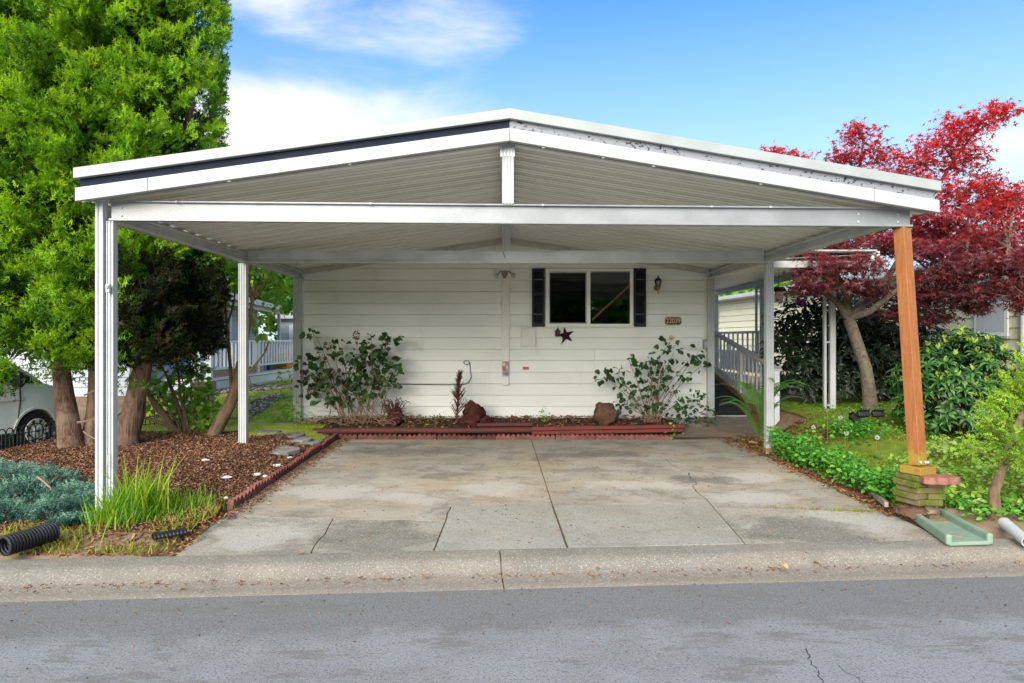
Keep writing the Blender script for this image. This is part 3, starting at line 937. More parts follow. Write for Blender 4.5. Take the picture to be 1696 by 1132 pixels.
def slope_bar(x0, x1, z0, z1, y0, y1, name, mat, bev=.004):
    """bar along the gable slope: z0..z1 above the underside line, y0..y1 behind the front line"""
    m = MB(); q = []
    for dz in (z0, z1):
        for (x, dy) in ((x0, y0), (x1, y0), (x1, y1), (x0, y1)): q.append((x, front_y(x) + dy, under_z(x) + dz))
    m.hexa(q); return m.build(name, mat, carport, bevel=bev)


for (x0, x1) in ((LEFT_X, -3.07), (-3.07, PEAK_X), (PEAK_X, 3.36), (3.36, RIGHT_X)):
    e = .0015
    slope_bar(x0 + e, x1 - e, -.026, .088, -.055, .0, "fascia_board", M["white_fascia"])
    slope_bar(x0 + e - .004, x1 - e + .004, .165, .255, -.075, .05, "cap_flashing", M["cap_metal"])
slope_bar(LEFT_X + .03, PEAK_X - .002, .0885, .1645, -.028, .04, "trim_strip", M["navy_strip"], .002)["label"] = "dark navy trim strip"
slope_bar(PEAK_X + .002, RIGHT_X - .03, .0885, .1645, -.028, .04, "trim_strip", M["speckled"], .002)["label"] = "grey trim strip with peeling black spots"
for (x0, x1) in ((LEFT_X, PEAK_X), (PEAK_X, RIGHT_X)):
    slope_bar(x0 + .004, x1 - .004, -.02, .16, .042, .062, "fascia_backing", M["cap_metal"], 0)
for u, v in ((388, 296), (582, 265), (900, 232), (1085, 274), (1268, 304), (1000, 252)):
    x = (u - CX) * 6.05 / F
    m = MB(); m.box(x - .014, x + .014, front_y(x) - .035, front_y(x) - .01, under_z(x) - .038, under_z(x) - .026); m.build("drip_clip", M["rail_dark"], carport)


def channel(p, q, name, h=.175, d=.06, mat=None, fl=.02, side=1):
    """C beam: web with a lip above and below, lips towards the camera side"""
    p, q = Vector(p), Vector(q); dr = (q - p).normalized(); sd = dr.cross(Vector((0, 0, 1))).normalized() * side
    m = MB()
    prof = [(0, 0), (-d, 0), (-d, fl), (-.014, fl), (-.014, h - fl * .7), (-d * .8, h - fl * .7), (-d * .8, h), (0, h)]
    poly = [p + sd * -a + Vector((0, 0, z)) for a, z in prof]
    m.prism(poly, q - p)
    return m.build(name, mat or M["galv"], carport, bevel=.003)


def fbeam_y(x): return lerp(6.07, 6.40, (x + 3.5) / 7.26)
channel((-3.49, fbeam_y(-3.49), 2.795), (3.80, fbeam_y(3.8), 2.795), "front_beam", .18)
channel((-3.53, 9.40, 2.795), (3.58, 9.40, 2.795), "rear_beam", .17, mat=M["galv_lightened"])
for sx_, name in ((-1, "side_beam"), (1, "side_beam")):
    x = -3.60 if sx_ < 0 else 3.66
    yb = fbeam_y(x) + .03
    channel((x, yb, 2.80), (x, 12.04, 2.80), name, .13, .07, M["galv_lightened"], .03, side=-1 if sx_ > 0 else 1)
    m = MB(); m.box(x - .035, x + .035, yb, 12.04, 2.932, 2.955); m.build("beam_cleat", M["rail_dark"], carport)
for x in (-3.40, -2.9, -1.2, .35, 1.9, 2.45, 3.30, 3.68):
    for dz in ((.05, .12) if abs(x) > 3 else (.155,)):
        m = MB(); m.lathe([(.009, -.004), (.011, .004)], (x, fbeam_y(x) - .018 - (.045 if dz == .155 else 0), 2.795 + dz + (.016 if dz == .155 else 0)), 6, 'y'); m.build('bolt', M['rail_dark'], carport)
# ridge beam and king posts
m = MB(); m.box(PEAK_X - .068 - .02, PEAK_X + .068 - .02, 6.17, 12.03, 3.40, 3.515); m.build("ridge_beam", M["galv_lightened"], carport, bevel=.004)


def post(x, y, z0, z1, w, name="post", d=.085, label=None, fl=3):
    m = MB(); poly = []
    # ribbed front: shallow grooves
    nseg = fl * 2 + 1; front = []
    for i in range(nseg):
        a, b = x - w / 2 + w * i / nseg, x - w / 2 + w * (i + 1) / nseg
        yy = y - d / 2 + (.012 if i % 2 else 0)
        front += [(a + .002, yy, z0), (b - .002, yy, z0)]
    poly = front + [(x + w / 2, y + d / 2, z0), (x - w / 2, y + d / 2, z0)]
    m.prism(poly, (0, 0, z1 - z0)); return m.build(name, M["white_metal"], carport, label=label)


post(.035, 6.20, 2.976, 3.50, .105, "king_post", .07)
post(.03, 9.375, 2.966, 3.398, .11, "king_post", .07)
# posts
post(-3.558, 6.03, .22, 2.99, .070, d=.08, fl=1)
post(-3.482, 6.055, .22, 2.792, .066, d=.07, fl=2)
post(-3.60, 9.42, .255, 2.794, .108, d=.09)
post(3.655, 9.42, .23, 2.794, .105, d=.09)
post(-3.635, 12.0, .27, 2.93, .135, d=.09)
post(3.63, 12.0, .36, 2.93, .115, d=.09)
# hook on the front left post, small latch above it
m = MB(); q = [P(176, 752, 6.0), P(173, 754, 5.985), P(172, 770, 5.985), P(175, 773, 6.0)]
m.tube([v + Vector((.03, 0, 0)) for v in q], .004, 5); m.build("wire_hook", M["rail_dark"], carport)
m = MB(); c = P(179.5, 478, 5.99); m.obox(c, (.035, .03, .075)); m.obox(c + Vector((.0, -.02, .012)), (.02, .02, .03)); m.build("latch", M["rail_dark"], carport, bevel=.003)
for x, z0 in ((-3.60, .205), (3.655, .19)):
    m = MB(); m.box(x - .062, x + .062, 9.36, 9.48, z0, z0 + .06); m.build("post_base", M["brown_board"], carport, bevel=.004)
# rafter trim along the house wall
for side in (-1, 1):
    m = MB(); xe = -3.55 if side < 0 else 3.6; q = []
    for dz in (-.085, -.003):
        for (x, y) in ((PEAK_X - .02 * side * -1, 12.0), (xe, 12.0), (xe, 12.068), (PEAK_X + .02 * side, 12.068)): q.append((x, y, under_z(x) + dz))
    m.hexa(q); m.build("wall_rafter", M["rail_dark"], carport)
# wooden replacement post at the right front corner, turned and leaning
top, bot = P(1494, 379, 6.40), P(1520, 771, 6.10)
m = MB(); axis = (top - bot).normalized(); xx = Matrix.Rotation(rad(24), 3, axis) @ Vector((1, 0, 0)); xx = (xx - axis * xx.dot(axis)).normalized(); yy = axis.cross(xx)
hw = .054; m.hexa([bot + xx * a + yy * b for a, b in ((-hw, -hw), (hw, -hw), (hw, hw), (-hw, hw))] + [top + xx * a + yy * b for a, b in ((-hw, -hw), (hw, -hw), (hw, hw), (-hw, hw))])
m.build("post", M["orange_post"], carport, bevel=.006, label="leaning orange-stained timber post")
for a in (-.045, .02, .05):
    m = MB(); c = bot + xx * a - yy * (hw + .004) + Vector((0, 0, .03)); m.lathe([(.012, -.006), (.012, .006)], c, 6, "y"); m.build("bolt", M["rail_dark"], carport)

# ================================================================== THE HOUSE
house = thing("mobile_home", "white lap-sided mobile home end wall at the back of the carport", "house", (0, 15, .3))
HX0, HX1, Z0, EX = -3.60, 3.60, .355, .2035


def boards(root, A, B, z0, n, e, nrm, mat, clip=None, holes=(), joints=None, name="siding_board"):
    A, B, nrm = Vector((*A, 0)), Vector((*B, 0)), Vector((*nrm, 0)).normalized()
    L = (B - A).length; d = (B - A) / L
    for k in range(n):
        za, zb = z0 + k * e, z0 + (k + 1) * e - .009
        s0a, s1a, s0b, s1b = 0, L, 0, L
        if clip:
            ca, cb = clip(za), clip(min(zb, z0 + (k + 1) * e))
            if ca is None: continue
            s0a, s1a = ca
            if cb is None: cb = ((s0a + s1a) / 2 - .01, (s0a + s1a) / 2 + .01)
            s0b, s1b = cb
        cuts = sorted((joints or {}).get(k, []))
        segs = []; prev = None
        edges = [None] + cuts + [None]
        for i in range(len(edges) - 1):
            segs.append((edges[i], edges[i + 1]))
        for (a, b) in segs:
            qa = (s0a if a is None else a + .0015, s1a if b is None else b - .0015, s0b if a is None else a + .0015, s1b if b is None else b - .0015)
            pieces = [qa]
            for (h0, h1, hz0, hz1) in holes:
                if zb > hz0 + .02 and za < hz1 - .02:
                    np_ = []
                    for (p0, p1, r0, r1) in pieces:
                        if p0 < h0 < p1 or p0 < h1 < p1:
                            if h0 > p0: np_.append((p0, h0, r0, h0))
                            if h1 < p1: np_.append((h1, p1, h1, r1))
                        elif p0 >= h0 and p1 <= h1: pass
                        else: np_.append((p0, p1, r0, r1))
                    pieces = np_
            for (p0, p1, r0, r1) in pieces:
                m = MB(); o0, o1, bk = nrm * .028, nrm * .004, nrm * -.0118
                za_, zb_ = Vector((0, 0, za)), Vector((0, 0, zb))
                m.hexa([A + d * p0 + o0 + za_, A + d * p1 + o0 + za_, A + d * p1 + bk + za_, A + d * p0 + bk + za_,
                        A + d * r0 + o1 + zb_, A + d * r1 + o1 + zb_, A + d * r1 + bk + zb_, A + d * r0 + bk + zb_])
                m.build(name, mat, root)


WX0, WX1, WZ0, WZ1 = (904 - CX) * 12.1 / F, (1048 - CX) * 12.1 / F, HC + (HV - 541) * 12.1 / F, HC + (HV - 446) * 12.1 / F


def gclip(z):
    top = 3.50
    if z <= top - .153 * 3.62: return (0, HX1 - HX0)
    w = (top - z) / .153
    if w <= .12: return None
    return (PEAK_X - w - HX0 if PEAK_X - w > HX0 else 0, min(PEAK_X + w, HX1) - HX0)


sx_ = lambda u: (u - CX) * 12.08 / F - HX0
boards(house, (HX0, WALL_Y), (HX1, WALL_Y), Z0, 16, EX, (0, -1), M["siding"], gclip, [(WX0 - HX0 + .01, WX1 - HX0 - .01, WZ0, WZ1)],
       {0: [sx_(853)], 1: [sx_(816)], 2: [sx_(657), sx_(1011)], 5: [sx_(985)], 4: [sx_(985)], 8: [sx_(560)], 11: [sx_(1090)]})
# core walls around the window, gable, sides, back, floor, roof
YW = WALL_Y + .0125
m = MB(); m.box(HX0 + .01, WX0, YW, YW + .1, .30, 2.94); m.build("wall", M["siding"], house)
m = MB(); m.box(WX1, HX1 - .01, YW, YW + .1, .30, 2.94); m.build("wall", M["siding"], house)
m = MB(); m.box(WX0 + .002, WX1 - .002, YW, YW + .1, .30, WZ0); m.build("wall", M["siding"], house)
m = MB(); m.box(WX0 + .002, WX1 - .002, YW, YW + .1, WZ1, 2.94); m.build("wall", M["siding"], house)
m = MB(); m.prism([(HX0 + .01, YW, 2.942), (HX1 - .01, YW, 2.942), (PEAK_X, YW, 3.49)], (0, .1, 0)); m.build("gable", M["siding"], house)
m = MB(); m.box(HX0 + .03, HX1 - .03, WALL_Y - .015, WALL_Y + .06, .20, Z0 - .004); m.build("foundation", M["foundation"], house)
m = MB(); m.box(HX0 + .01, HX0 + .1, YW + .102, 27, .2, 2.94); m.build("wall", M["siding"], house)
m = MB(); m.box(HX1 - .1, HX1 - .01, YW + .102, 27, .2, 2.94); m.build("wall", M["siding"], house)
m = MB(); m.box(HX0 + .102, HX1 - .102, 26.9, 27, .2, 2.94); m.build("wall", M["siding"], house)
boards(house, (HX1 - .008, 12.13), (HX1 - .008, 27), Z0, 12, EX, (1, 0), M["siding"])
boards(house, (HX0 + .008, 27), (HX0 + .008, 12.13), Z0, 12, EX, (-1, 0), M["siding"])
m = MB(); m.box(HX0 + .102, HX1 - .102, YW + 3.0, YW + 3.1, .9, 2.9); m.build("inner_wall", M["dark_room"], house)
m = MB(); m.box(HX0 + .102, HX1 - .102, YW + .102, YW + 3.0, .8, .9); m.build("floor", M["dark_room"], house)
for side in (-1, 1):
    xe = HX0 - .12 if side < 0 else HX1 + .12; q = []
    for dz in (.0, .09):
        for (x, y) in ((PEAK_X, 12.125), (xe, 12.125), (xe, 27.3), (PEAK_X, 27.3)): q.append((x, y, 3.52 - .153 * abs(x - PEAK_X) + dz))
    m = MB(); m.hexa(q); m.build("roof", M["roof_shingle"], house)
# window
win_f = MB(); fw = .052
yo, yi = WALL_Y - .05, WALL_Y + .08
win_f.box(WX0, WX0 + fw, yo, yi, WZ0, WZ1); win_f.box(WX1 - fw, WX1, yo, yi, WZ0, WZ1)
win_f.box(WX0 + fw, WX1 - fw, yo, yi, WZ0, WZ0 + .045); win_f.box(WX0 + fw, WX1 - fw, yo, yi, WZ1 - .045, WZ1)
wf = win_f.build("window", M["frame_white"], house, bevel=.004)
wm = (974.5 - CX) * 12.1 / F
m = MB(); m.box(wm - .032, wm + .032, yo + .01, yi - .01, WZ0 + .046, WZ1 - .046); m.build("mullion", M["frame_white"], wf, bevel=.004)
m = MB(); m.box(WX0 + fw + .001, wm - .033, yo + .035, yo + .041, WZ0 + .046, WZ1 - .046); m.build("pane", M["glass_screen"], wf, label="left pane behind an insect screen")
m = MB(); m.box(wm + .033, WX1 - fw - .001, yo + .035, yo + .041, WZ0 + .046, WZ1 - .046); m.build("pane", M["glass"], wf)
m = MB()
for (x0, x1) in ((WX0 + fw + .002, wm - .034), ):
    for a, b, c_, d_ in ((x0, x0 + .018, WZ0 + .047, WZ1 - .047), (x1 - .018, x1, WZ0 + .047, WZ1 - .047)): m.box(a, b, yo + .02, yo + .033, c_, d_)
    m.box(x0 + .018, x1 - .018, yo + .02, yo + .033, WZ1 - .07, WZ1 - .047); m.box(x0 + .018, x1 - .018, yo + .02, yo + .033, WZ0 + .047, WZ0 + .062)
m.build("screen_frame", M["rail_dark"], wf)
m = MB(); m.box(WX0 - .03, WX1 + .03, yo - .012, yo + .03, WZ0 - .022, WZ0 - .002); m.build("sill", M["frame_white"], wf, bevel=.003)
p0, p1 = P(981, 530, 12.16), P(1046, 470, 12.16)
m = MB(); m.bar(p0, p1, .035, .035); o = m.build("security_stick", M["stick"]); tag(o, "wooden stick leaning diagonally inside the right window pane", "stick")


def shutter(u0, u1):
    x0, x1 = (u0 - CX) * 12.07 / F, (u1 - CX) * 12.07 / F; z0, z1 = HC + (HV - 541.5) * 12.07 / F, HC + (HV - 445) * 12.07 / F
    m = MB(); y0, y1 = WALL_Y - .062, WALL_Y - .027; w = .035; zm = (z0 + z1) / 2 + .06
    m.box(x0, x0 + w, y0, y1, z0, z1); m.box(x1 - w, x1, y0, y1, z0, z1)
    for a, b in ((z0, z0 + .06), (zm - .03, zm + .03), (z1 - .06, z1)): m.box(x0 + w, x1 - w, y0, y1, a, b)
    s = m.build("shutter", M["shutter"], house, bevel=.002)
    for (a, b) in ((z0 + .06, zm - .03), (zm + .03, z1 - .06)):
        n = int((b - a) / .032)
        for i in range(n):
            zc = a + (b - a) * (i + .5) / n
            q = MB(); q.hexa([(x0 + w, y0 + .004, zc - .014), (x1 - w, y0 + .004, zc - .014), (x1 - w, y1, zc + .006), (x0 + w, y1, zc + .006),
                              (x0 + w, y0 + .004, zc - .006), (x1 - w, y0 + .004, zc - .006), (x1 - w, y1, zc + .014), (x0 + w, y1, zc + .014)])
            q.build("slat", M["shutter"], s)
    q = MB(); q.box(x0 + .01, x1 - .01, y1 + .0005, y1 + .002, z0 + .01, z1 - .01); q.build("shutter_back", M["shutter"], s)


shutter(881, 902); shutter(1049.5, 1069.5)
# centre batten, vent hatch
m = MB(); m.box((831 - CX) * 12.05 / F, (844 - CX) * 12.05 / F, WALL_Y - .045, WALL_Y - .026, HC + (HV - 600) * 12.05 / F, 3.36); m.build("batten", M["trim_white"], house, bevel=.003)
x0, x1, z0, z1 = (862.5 - CX) * 12.06 / F, (889 - CX) * 12.06 / F, HC + (HV - 575) * 12.06 / F, HC + (HV - 543) * 12.06 / F
m = MB(); f = .018; ya, yb = WALL_Y - .048, WALL_Y - .02
m.box(x0, x0 + f, ya, yb, z0, z1); m.box(x1 - f, x1, ya, yb, z0, z1); m.box(x0 + f, x1 - f, ya, yb, z0, z0 + f); m.box(x0 + f, x1 - f, ya, yb, z1 - f, z1)
ho = m.build("hatch", M["trim_white"], house, bevel=.003)
m = MB(); m.box(x0 + f + .004, x1 - f - .004, ya + .006, yb, z0 + f + .004, z1 - f - .004); m.build("hatch_door", M["trim_white"], ho, bevel=.003)
for x in (HX0 + .03, HX1 - .03):
    m = MB(); m.box(x - .03, x + .03, WALL_Y - .03, WALL_Y - .025, Z0, 2.93); m.build("corner_trim", M["trim_white"], house)

# ================================================================== FIXTURES ON THE HOUSE WALL
M["black_iron"] = mat_basic("black_iron", (.012, .011, .010), (.022, .018, .014), 12, .45, .4)
M["brass"] = mat_basic("aged_brass", (.42, .24, .07), (.28, .15, .05), 20, .35, .5, .7)
M["black_plastic"] = mat_basic("black_plastic", (.013, .014, .017), (.022, .024, .028), 9, .45, .4)
M["grey_plastic"] = mat_basic("grey_plastic", (.30, .31, .31), (.22, .23, .23), 9, .5, .4)
M["rust_red"] = mat_basic("peeling_rust", (.62, .60, .54), (.30, .10, .05), 16, .7, .3)
M["red_tin"] = mat_basic("dark_red_tin", (.05, .012, .014), (.02, .014, .02), 20, .5, .4, .3)
M["tag_red"] = mat_basic("red_tag", (.42, .06, .04), (.50, .30, .24), 40, .6, .3)
M["number_face"] = mat_basic("plaque_face", (.02, .014, .012), (.05, .03, .022), 25, .5, .4)
M["number_gold"] = mat_basic("number_cream", (.62, .50, .38), (.50, .38, .27), 20, .5, .4)
M["yellow_paint"] = mat_basic("pale_yellow", (.62, .48, .20), (.55, .45, .25), 20, .7, .2)
YS = WALL_Y - .026           # face of the siding

# carriage lantern
c = P(1090, 470, YS - .10)
lan = thing("wall_lantern", "black and brass carriage lantern on the wall right of the window", "lantern", (c.x, YS, c.z - .12))
m = MB(); m.lathe([(.05, 0), (.058, -.008), (.03, -.022)], (c.x, YS - .001, c.z - .075), 16, "y"); m.build("back_plate", M["brass"], lan, smooth=40)
m = MB(); m.tube([(c.x, YS - .02, c.z - .075), (c.x, YS - .06, c.z - .105), (c.x, YS - .10, c.z - .10), (c.x, YS - .10, c.z - .06)], [.010, .011, .010, .012], 8); m.build("arm", M["brass"], lan, smooth=60)
m = MB(); m.lathe([(.004, -.19), (.012, -.175), (.008, -.15), (.014, -.12), (.02, -.095), (.034, -.06)], c, 12); m.build("finial", M["brass"], lan, smooth=50)
m = MB(); m.lathe([(.032, -.058), (.056, .05)], c, 6); m.build("glass", M["lamp_glass"], lan)
m = MB()
for k in range(6):
    t = 2 * math.pi * k / 6; m.tube([c + Vector((.034 * math.cos(t), .034 * math.sin(t), -.058)), c + Vector((.058 * math.cos(t), .058 * math.sin(t), .05))], .0045, 5)
m.build("cage", M["black_iron"], lan)
m = MB(); m.lathe([(.066, .05), (.06, .062), (.03, .095), (.016, .10), (.014, .115), (.006, .125), (.010, .135), (.001, .15)], c, 12); m.build("cap", M["black_iron"], lan, smooth=40)

# flood light with two lamp heads
c = P(836, 453, YS - .05)
fl = thing("flood_light", "twin-head flood light at the top of the centre batten", "light", (c.x, YS, c.z))
m = MB(); m.lathe([(.055, .018), (.058, 0), (.04, -.03)], (c.x, YS - .02, c.z), 14, "y"); m.build("base", M["grey_plastic"], fl, smooth=40)
m = MB(); m.box(c.x - .03, c.x + .03, YS - .05, YS - .021, c.z - .085, c.z - .03); m.build("sensor", M["brass"], fl, bevel=.006)
for s in (-1, 1):
    m = MB(); m.tube([(c.x + s * .02, YS - .05, c.z + .01), (c.x + s * .07, YS - .09, c.z + .035), (c.x + s * .11, YS - .10, c.z - .01)], [.014, .014, .018], 8); m.build("arm", M["grey_plastic"], fl, smooth=60)
    d = Vector((s * .6, -.5, -.6)).normalized(); p = Vector((c.x + s * .11, YS - .10, c.z - .01))
    m = MB(); m.tube([p, p + d * .04, p + d * .085], [.022, .036, .046], 12); m.build("lamp_head", M["white_metal"], fl, smooth=50)

# house number plaque
c = P(1115, 532, YS - .012); pw, ph = .150, .075
pq = thing("number_plaque", "small dark house number plaque reading 22039", "plaque", (c.x, YS, c.z - ph))
def octo(w, h, k): return [(-w + k, -h), (w - k, -h), (w, -h + k), (w, h - k), (w - k, h), (-w + k, h), (-w, h - k), (-w, -h + k)]
m = MB(); m.prism([(c.x + a, YS - .001, c.z + b) for a, b in octo(pw, ph, .03)], (0, -.014, 0)); m.build("rim", M["number_gold"], pq, bevel=.002)
m = MB(); m.prism([(c.x + a, YS - .0155, c.z + b) for a, b in octo(pw - .012, ph - .012, .026)], (0, -.003, 0)); m.build("face", M["number_face"], pq)
for i, chx in enumerate("22039"):
    fc = bpy.data.curves.new("digit", "FONT"); fc.body = chx; fc.size = .125; fc.extrude = .003; fc.align_x = "CENTER"; fc.align_y = "CENTER"; fc.offset = .0018
    fo = bpy.data.objects.new("digit", fc); me = bpy.data.meshes.new_from_object(fo); bpy.data.objects.remove(fo)
    me.materials.clear(); me.materials.append(M["number_gold"])
    org = Vector((c.x + (i - 2) * .052, YS - .022, c.z)); o = link_mesh("digit", me, pq, org); o.rotation_euler = (rad(90), 0, 0); o.scale = (.86, 1.0, 1)

# tin star with a little bird house beside it
c = P(937, 556, YS - .02)
st = thing("tin_star", "dark red tin star hung below the window", "star", (c.x, YS, c.z - .1))
m = MB(); pts = []
for k in range(10):
    t = math.pi / 2 + k * math.pi / 5 + .2; r = .16 if k % 2 == 0 else .062; pts.append(Vector((c.x + math.cos(t) * r, YS - .004, c.z + math.sin(t) * r)))
m.add(pts + [Vector((c.x, YS - .04, c.z))], [(i, (i + 1) % 10, 10) for i in range(10)] + [tuple(range(9, -1, -1))]); m.build("star_body", M["red_tin"], st)
m = MB(); m.tube([(c.x - .03, YS - .04, c.z - .02), (c.x - .06, YS - .05, c.z - .10), (c.x - .09, YS - .04, c.z - .14), (c.x - .07, YS - .04, c.z - .16)], .004, 5)
m.tube([(c.x + .05, YS - .03, c.z + .03), (c.x + .09, YS - .05, c.z + .07), (c.x + .13, YS - .04, c.z + .05)], .004, 5); m.build("wire_curl", M["black_iron"], st)
c = P(923.5, 552, YS - .04)
bh = thing("tin_birdhouse", "little dark tin birdhouse hung left of the tin star", "birdhouse", (c.x, YS, c.z - .06))
m = MB(); m.box(c.x - .042, c.x + .042, YS - .07, YS - .002, c.z - .06, c.z + .02); m.build("box", M["red_tin"], bh, bevel=.003)
m = MB(); m.prism([(c.x - .062, YS - .08, c.z + .018), (c.x + .062, YS - .08, c.z + .018), (c.x, YS - .08, c.z + .09)], (0, .078, 0)); m.build("roof", M["black_iron"], bh)
m = MB(); m.tube([(c.x, YS - .04, c.z + .085), (c.x + .01, YS - .03, c.z + .13), (c.x + .02, YS - .008, c.z + .15)], .004, 5); m.build("hanger", M["black_iron"], bh)

# outlets and peeling patch low on the batten
for (v0, v1, mt, nm, lb) in ((599, 614, "rust_red", "cover_plate", "rusty peeling cover plate at the foot of the batten"), (624, 638, "trim_white", "outlet_box", "white outlet box below the batten with stained cover")):
    a, b = P(831.5, v1, YS), P(842.5, v0, YS)
    m = MB(); m.box(a.x, b.x, YS - .05, YS - .021, a.z, b.z); o = m.build(nm, M[mt], None, bevel=.004); tag(o, lb, "outlet" if nm == "outlet_box" else "plate")
a, b = P(832, 622, YS), P(842.5, 615, YS)
m = MB(); m.box(a.x, b.x, YS - .045, YS - .021, a.z, b.z)
ob = m.build("socket", M["grey_plastic"], None, bevel=.003); tag(ob, "grey double socket between the rusty plate and the white outlet box", "socket")
for s in (-1, 1):
    for dx in (-.012, .012):
        q = MB(); cc = Vector(((a.x + b.x) / 2 + s * .028 + dx, YS - .046, (a.z + b.z) / 2)); q.obox(cc, (.006, .004, .025)); q.build("slot", M["black_plastic"], ob)
a, b = P(866, 612.5, YS), P(876, 608, YS)
m = MB(); m.box(a.x, b.x, YS - .01, YS - .0005, a.z, b.z); tag(m.build("wall_tag", M["tag_red"], None), "small red and white tag stuck on the siding right of the batten", "tag")
c = P(1112, 560, YS - .006)
yf = thing("yellow_flower", "faded yellow flower shape on the wall below the number plaque", "ornament", (c.x, YS, c.z - .05))
m = MB()
m.lathe([(.018, .0), (.02, -.008), (.008, -.014)], (c.x, YS - .001, c.z), 10, "y"); m.build("flower_centre", M["brass"], yf)
for k in range(8):
    t = k * math.pi / 4; q = MB(); d = Vector((math.cos(t), 0, math.sin(t))); s_ = Vector((-math.sin(t), 0, math.cos(t)))
    o_ = Vector((c.x, YS - .004, c.z)); q.prism([o_ + d * .018, o_ + d * .035 + s_ * .014, o_ + d * .055, o_ + d * .035 - s_ * .014], (0, -.003, 0)); q.build("petal", M["yellow_paint"], yf)
c = P(1168, 571, YS - .02)
tb = thing("telephone_box", "small grey utility box with a hanging cable on the wall corner", "utility box", (c.x, YS, c.z - .09))
m = MB(); m.box(c.x - .045, c.x + .045, YS - .08, YS - .001, c.z - .08, c.z + .09); m.build("case", M["grey_plastic"], tb, bevel=.008)
m = MB(); m.box(c.x - .03, c.x + .03, YS - .092, YS - .081, c.z - .05, c.z + .04); m.build("cover", M["rail_dark"], tb, bevel=.004)
m = MB(); m.tube([(c.x, YS - .03, c.z - .08), (c.x + .03, YS - .04, c.z - .16), (c.x + .01, YS - .04, c.z - .22), (c.x - .02, YS - .03, c.z - .17)], .006, 6); m.build("cable", M["grey_plastic"], tb, smooth=60)
# black cable clipped along the siding, rising to a coil
pts = [P(u, v, YS - .012) for u, v in ((498, 636), (560, 636.5), (640, 636), (690, 637), (740, 637.5), (768, 637), (776, 634), (780.5, 625), (779, 614), (778, 603), (776, 598.5), (770, 597.5), (767.5, 601), (771, 604.5), (777, 603), (777.5, 599))]
m = MB(); m.tube(pts, .0065, 6); tag(m.build("black_cable", M["black_plastic"], None, smooth=60), "black cable running along the siding and curling into a loop", "cable")
m = MB(); m.tube([P(834, 415, 9.36), P(833, 420, 9.35), P(836, 425, 9.35), P(836.5, 428, 9.36)], .004, 5); tag(m.build("loose_wire", M["black_iron"], None), "short loose wire dangling in front of the rear carport beam", "wire")

# ================================================================== EDGING, TIMBERS, STONES
M["edge_brick"] = mat_basic("edging_red", (.19, .075, .06), (.26, .12, .10), 9, .9, .15, bump=.6, bscale=60, vary=.15, dirt=(.12, .09, .07), dscale=4)
M["edge_dark"] = mat_basic("edging_dark_red", (.12, .045, .038), (.17, .07, .055), 9, .9, .15, bump=.6, bscale=60, vary=.15, dirt=(.08, .06, .05), dscale=4)
M["paver_pink"] = mat_basic("paver_pink", (.33, .145, .105), (.25, .105, .08), 14, .85, .2, bump=.5, bscale=80, dirt=(.28, .22, .15), dscale=7, dlo=.55, dhi=.75)
M["paver_moss"] = mat_basic("mossy_block", (.20, .15, .085), (.14, .135, .035), 6, .95, .15, bump=.8, bscale=60, vary=.12, dirt=(.085, .115, .015), dscale=5, dlo=.45, dhi=.62)
M["stone_grey"] = mat_basic("stepping_stone", (.28, .28, .26), (.20, .20, .185), 8, .9, .15, bump=.6, bscale=70, vary=.1, dirt=(.14, .15, .07), dscale=3)
M["stone_white"] = mat_basic("white_stone", (.70, .69, .66), (.58, .56, .52), 12, .8, .2)
M["lava"] = mat_basic("lava_rock", (.055, .018, .014), (.10, .035, .026), 9, .95, .1, bump=1.0, bscale=40)
M["brown_rock"] = mat_basic("brown_rock", (.10, .055, .035), (.15, .09, .06), 9, .95, .1, bump=.9, bscale=40)
M["rubble"] = mat_basic("rubble", (.26, .20, .145), (.17, .12, .09), 9, .95, .1, bump=.8, bscale=50, dirt=(.12, .12, .05), dscale=5)

def edging(root, p, q, h0, h1, mat, n=3, th=.055, jit=.01):
    """one length of scalloped edging from p to q"""
    p, q = Vector(p), Vector(q); d = (q - p); L = d.length; d /= L; nn = Vector((-d.y, d.x, 0)).normalized() * (th / 2)
    p = p + nn * R.uniform(-.2, .2); dz = R.uniform(-jit, jit); tilt = R.uniform(-jit, jit)
    pr = [(0.003, -.08), (L - .003, -.08)]; K = 5
    for i in range(n):
        for k in range(K + 1):
            if i and k == 0: continue
            f = (i + k / K) / n; pr.append((L - .003 - f * (L - .006), h0 + (h1 - h0) * abs(math.sin(math.pi * k / K)) ** .7))
    m = MB(); poly = [p + d * s + Vector((0, 0, z + dz + tilt * s / L)) - nn for s, z in pr]
    m.prism(poly, nn * 2); m.build("edging_brick", mat, root)

ed = thing("scalloped_edging", "dark red scalloped edging between the mulch bed and the drive", "edging", (-2.66, 9, .13))
path = [(-2.69, 10.95), (-2.665, 9.9), (-2.65, 8.6), (-2.64, 7.4), (-2.63, 6.55)]
for (a, b) in zip(path, path[1:]):
    n = max(1, round((Vector(b) - Vector(a)).length / .3))
    for i in range(n):
        p = Vector(a).lerp(Vector(b), i / n); q = Vector(a).lerp(Vector(b), (i + 1) / n)
        edging(ed, (p.x, p.y, zd(*p) - .005), (q.x, q.y, zd(*q) - .005), .05, .10, M["edge_dark"] if p.y > 7.8 else M["edge_brick"])
ed2 = thing("scalloped_edging", "red scalloped edging in front of the flower bed timbers", "edging", (0, 10.97, .15))
n = 17
for i in range(n):
    a, b = lerp(-2.66, 2.72, i / n), lerp(-2.66, 2.72, (i + 1) / n)
    edging(ed2, (a, 10.965 - .02 * (i % 2), .148), (b, 10.965 - .02 * ((i + 1) % 2), .148), .045, .078, M["edge_dark"] if i < 8 else M["edge_brick"], 4, .10)
ed3 = thing("half_buried_edging", "half-buried reddish bricks along the right edge of the drive", "edging", (3.66, 8.4, .14))
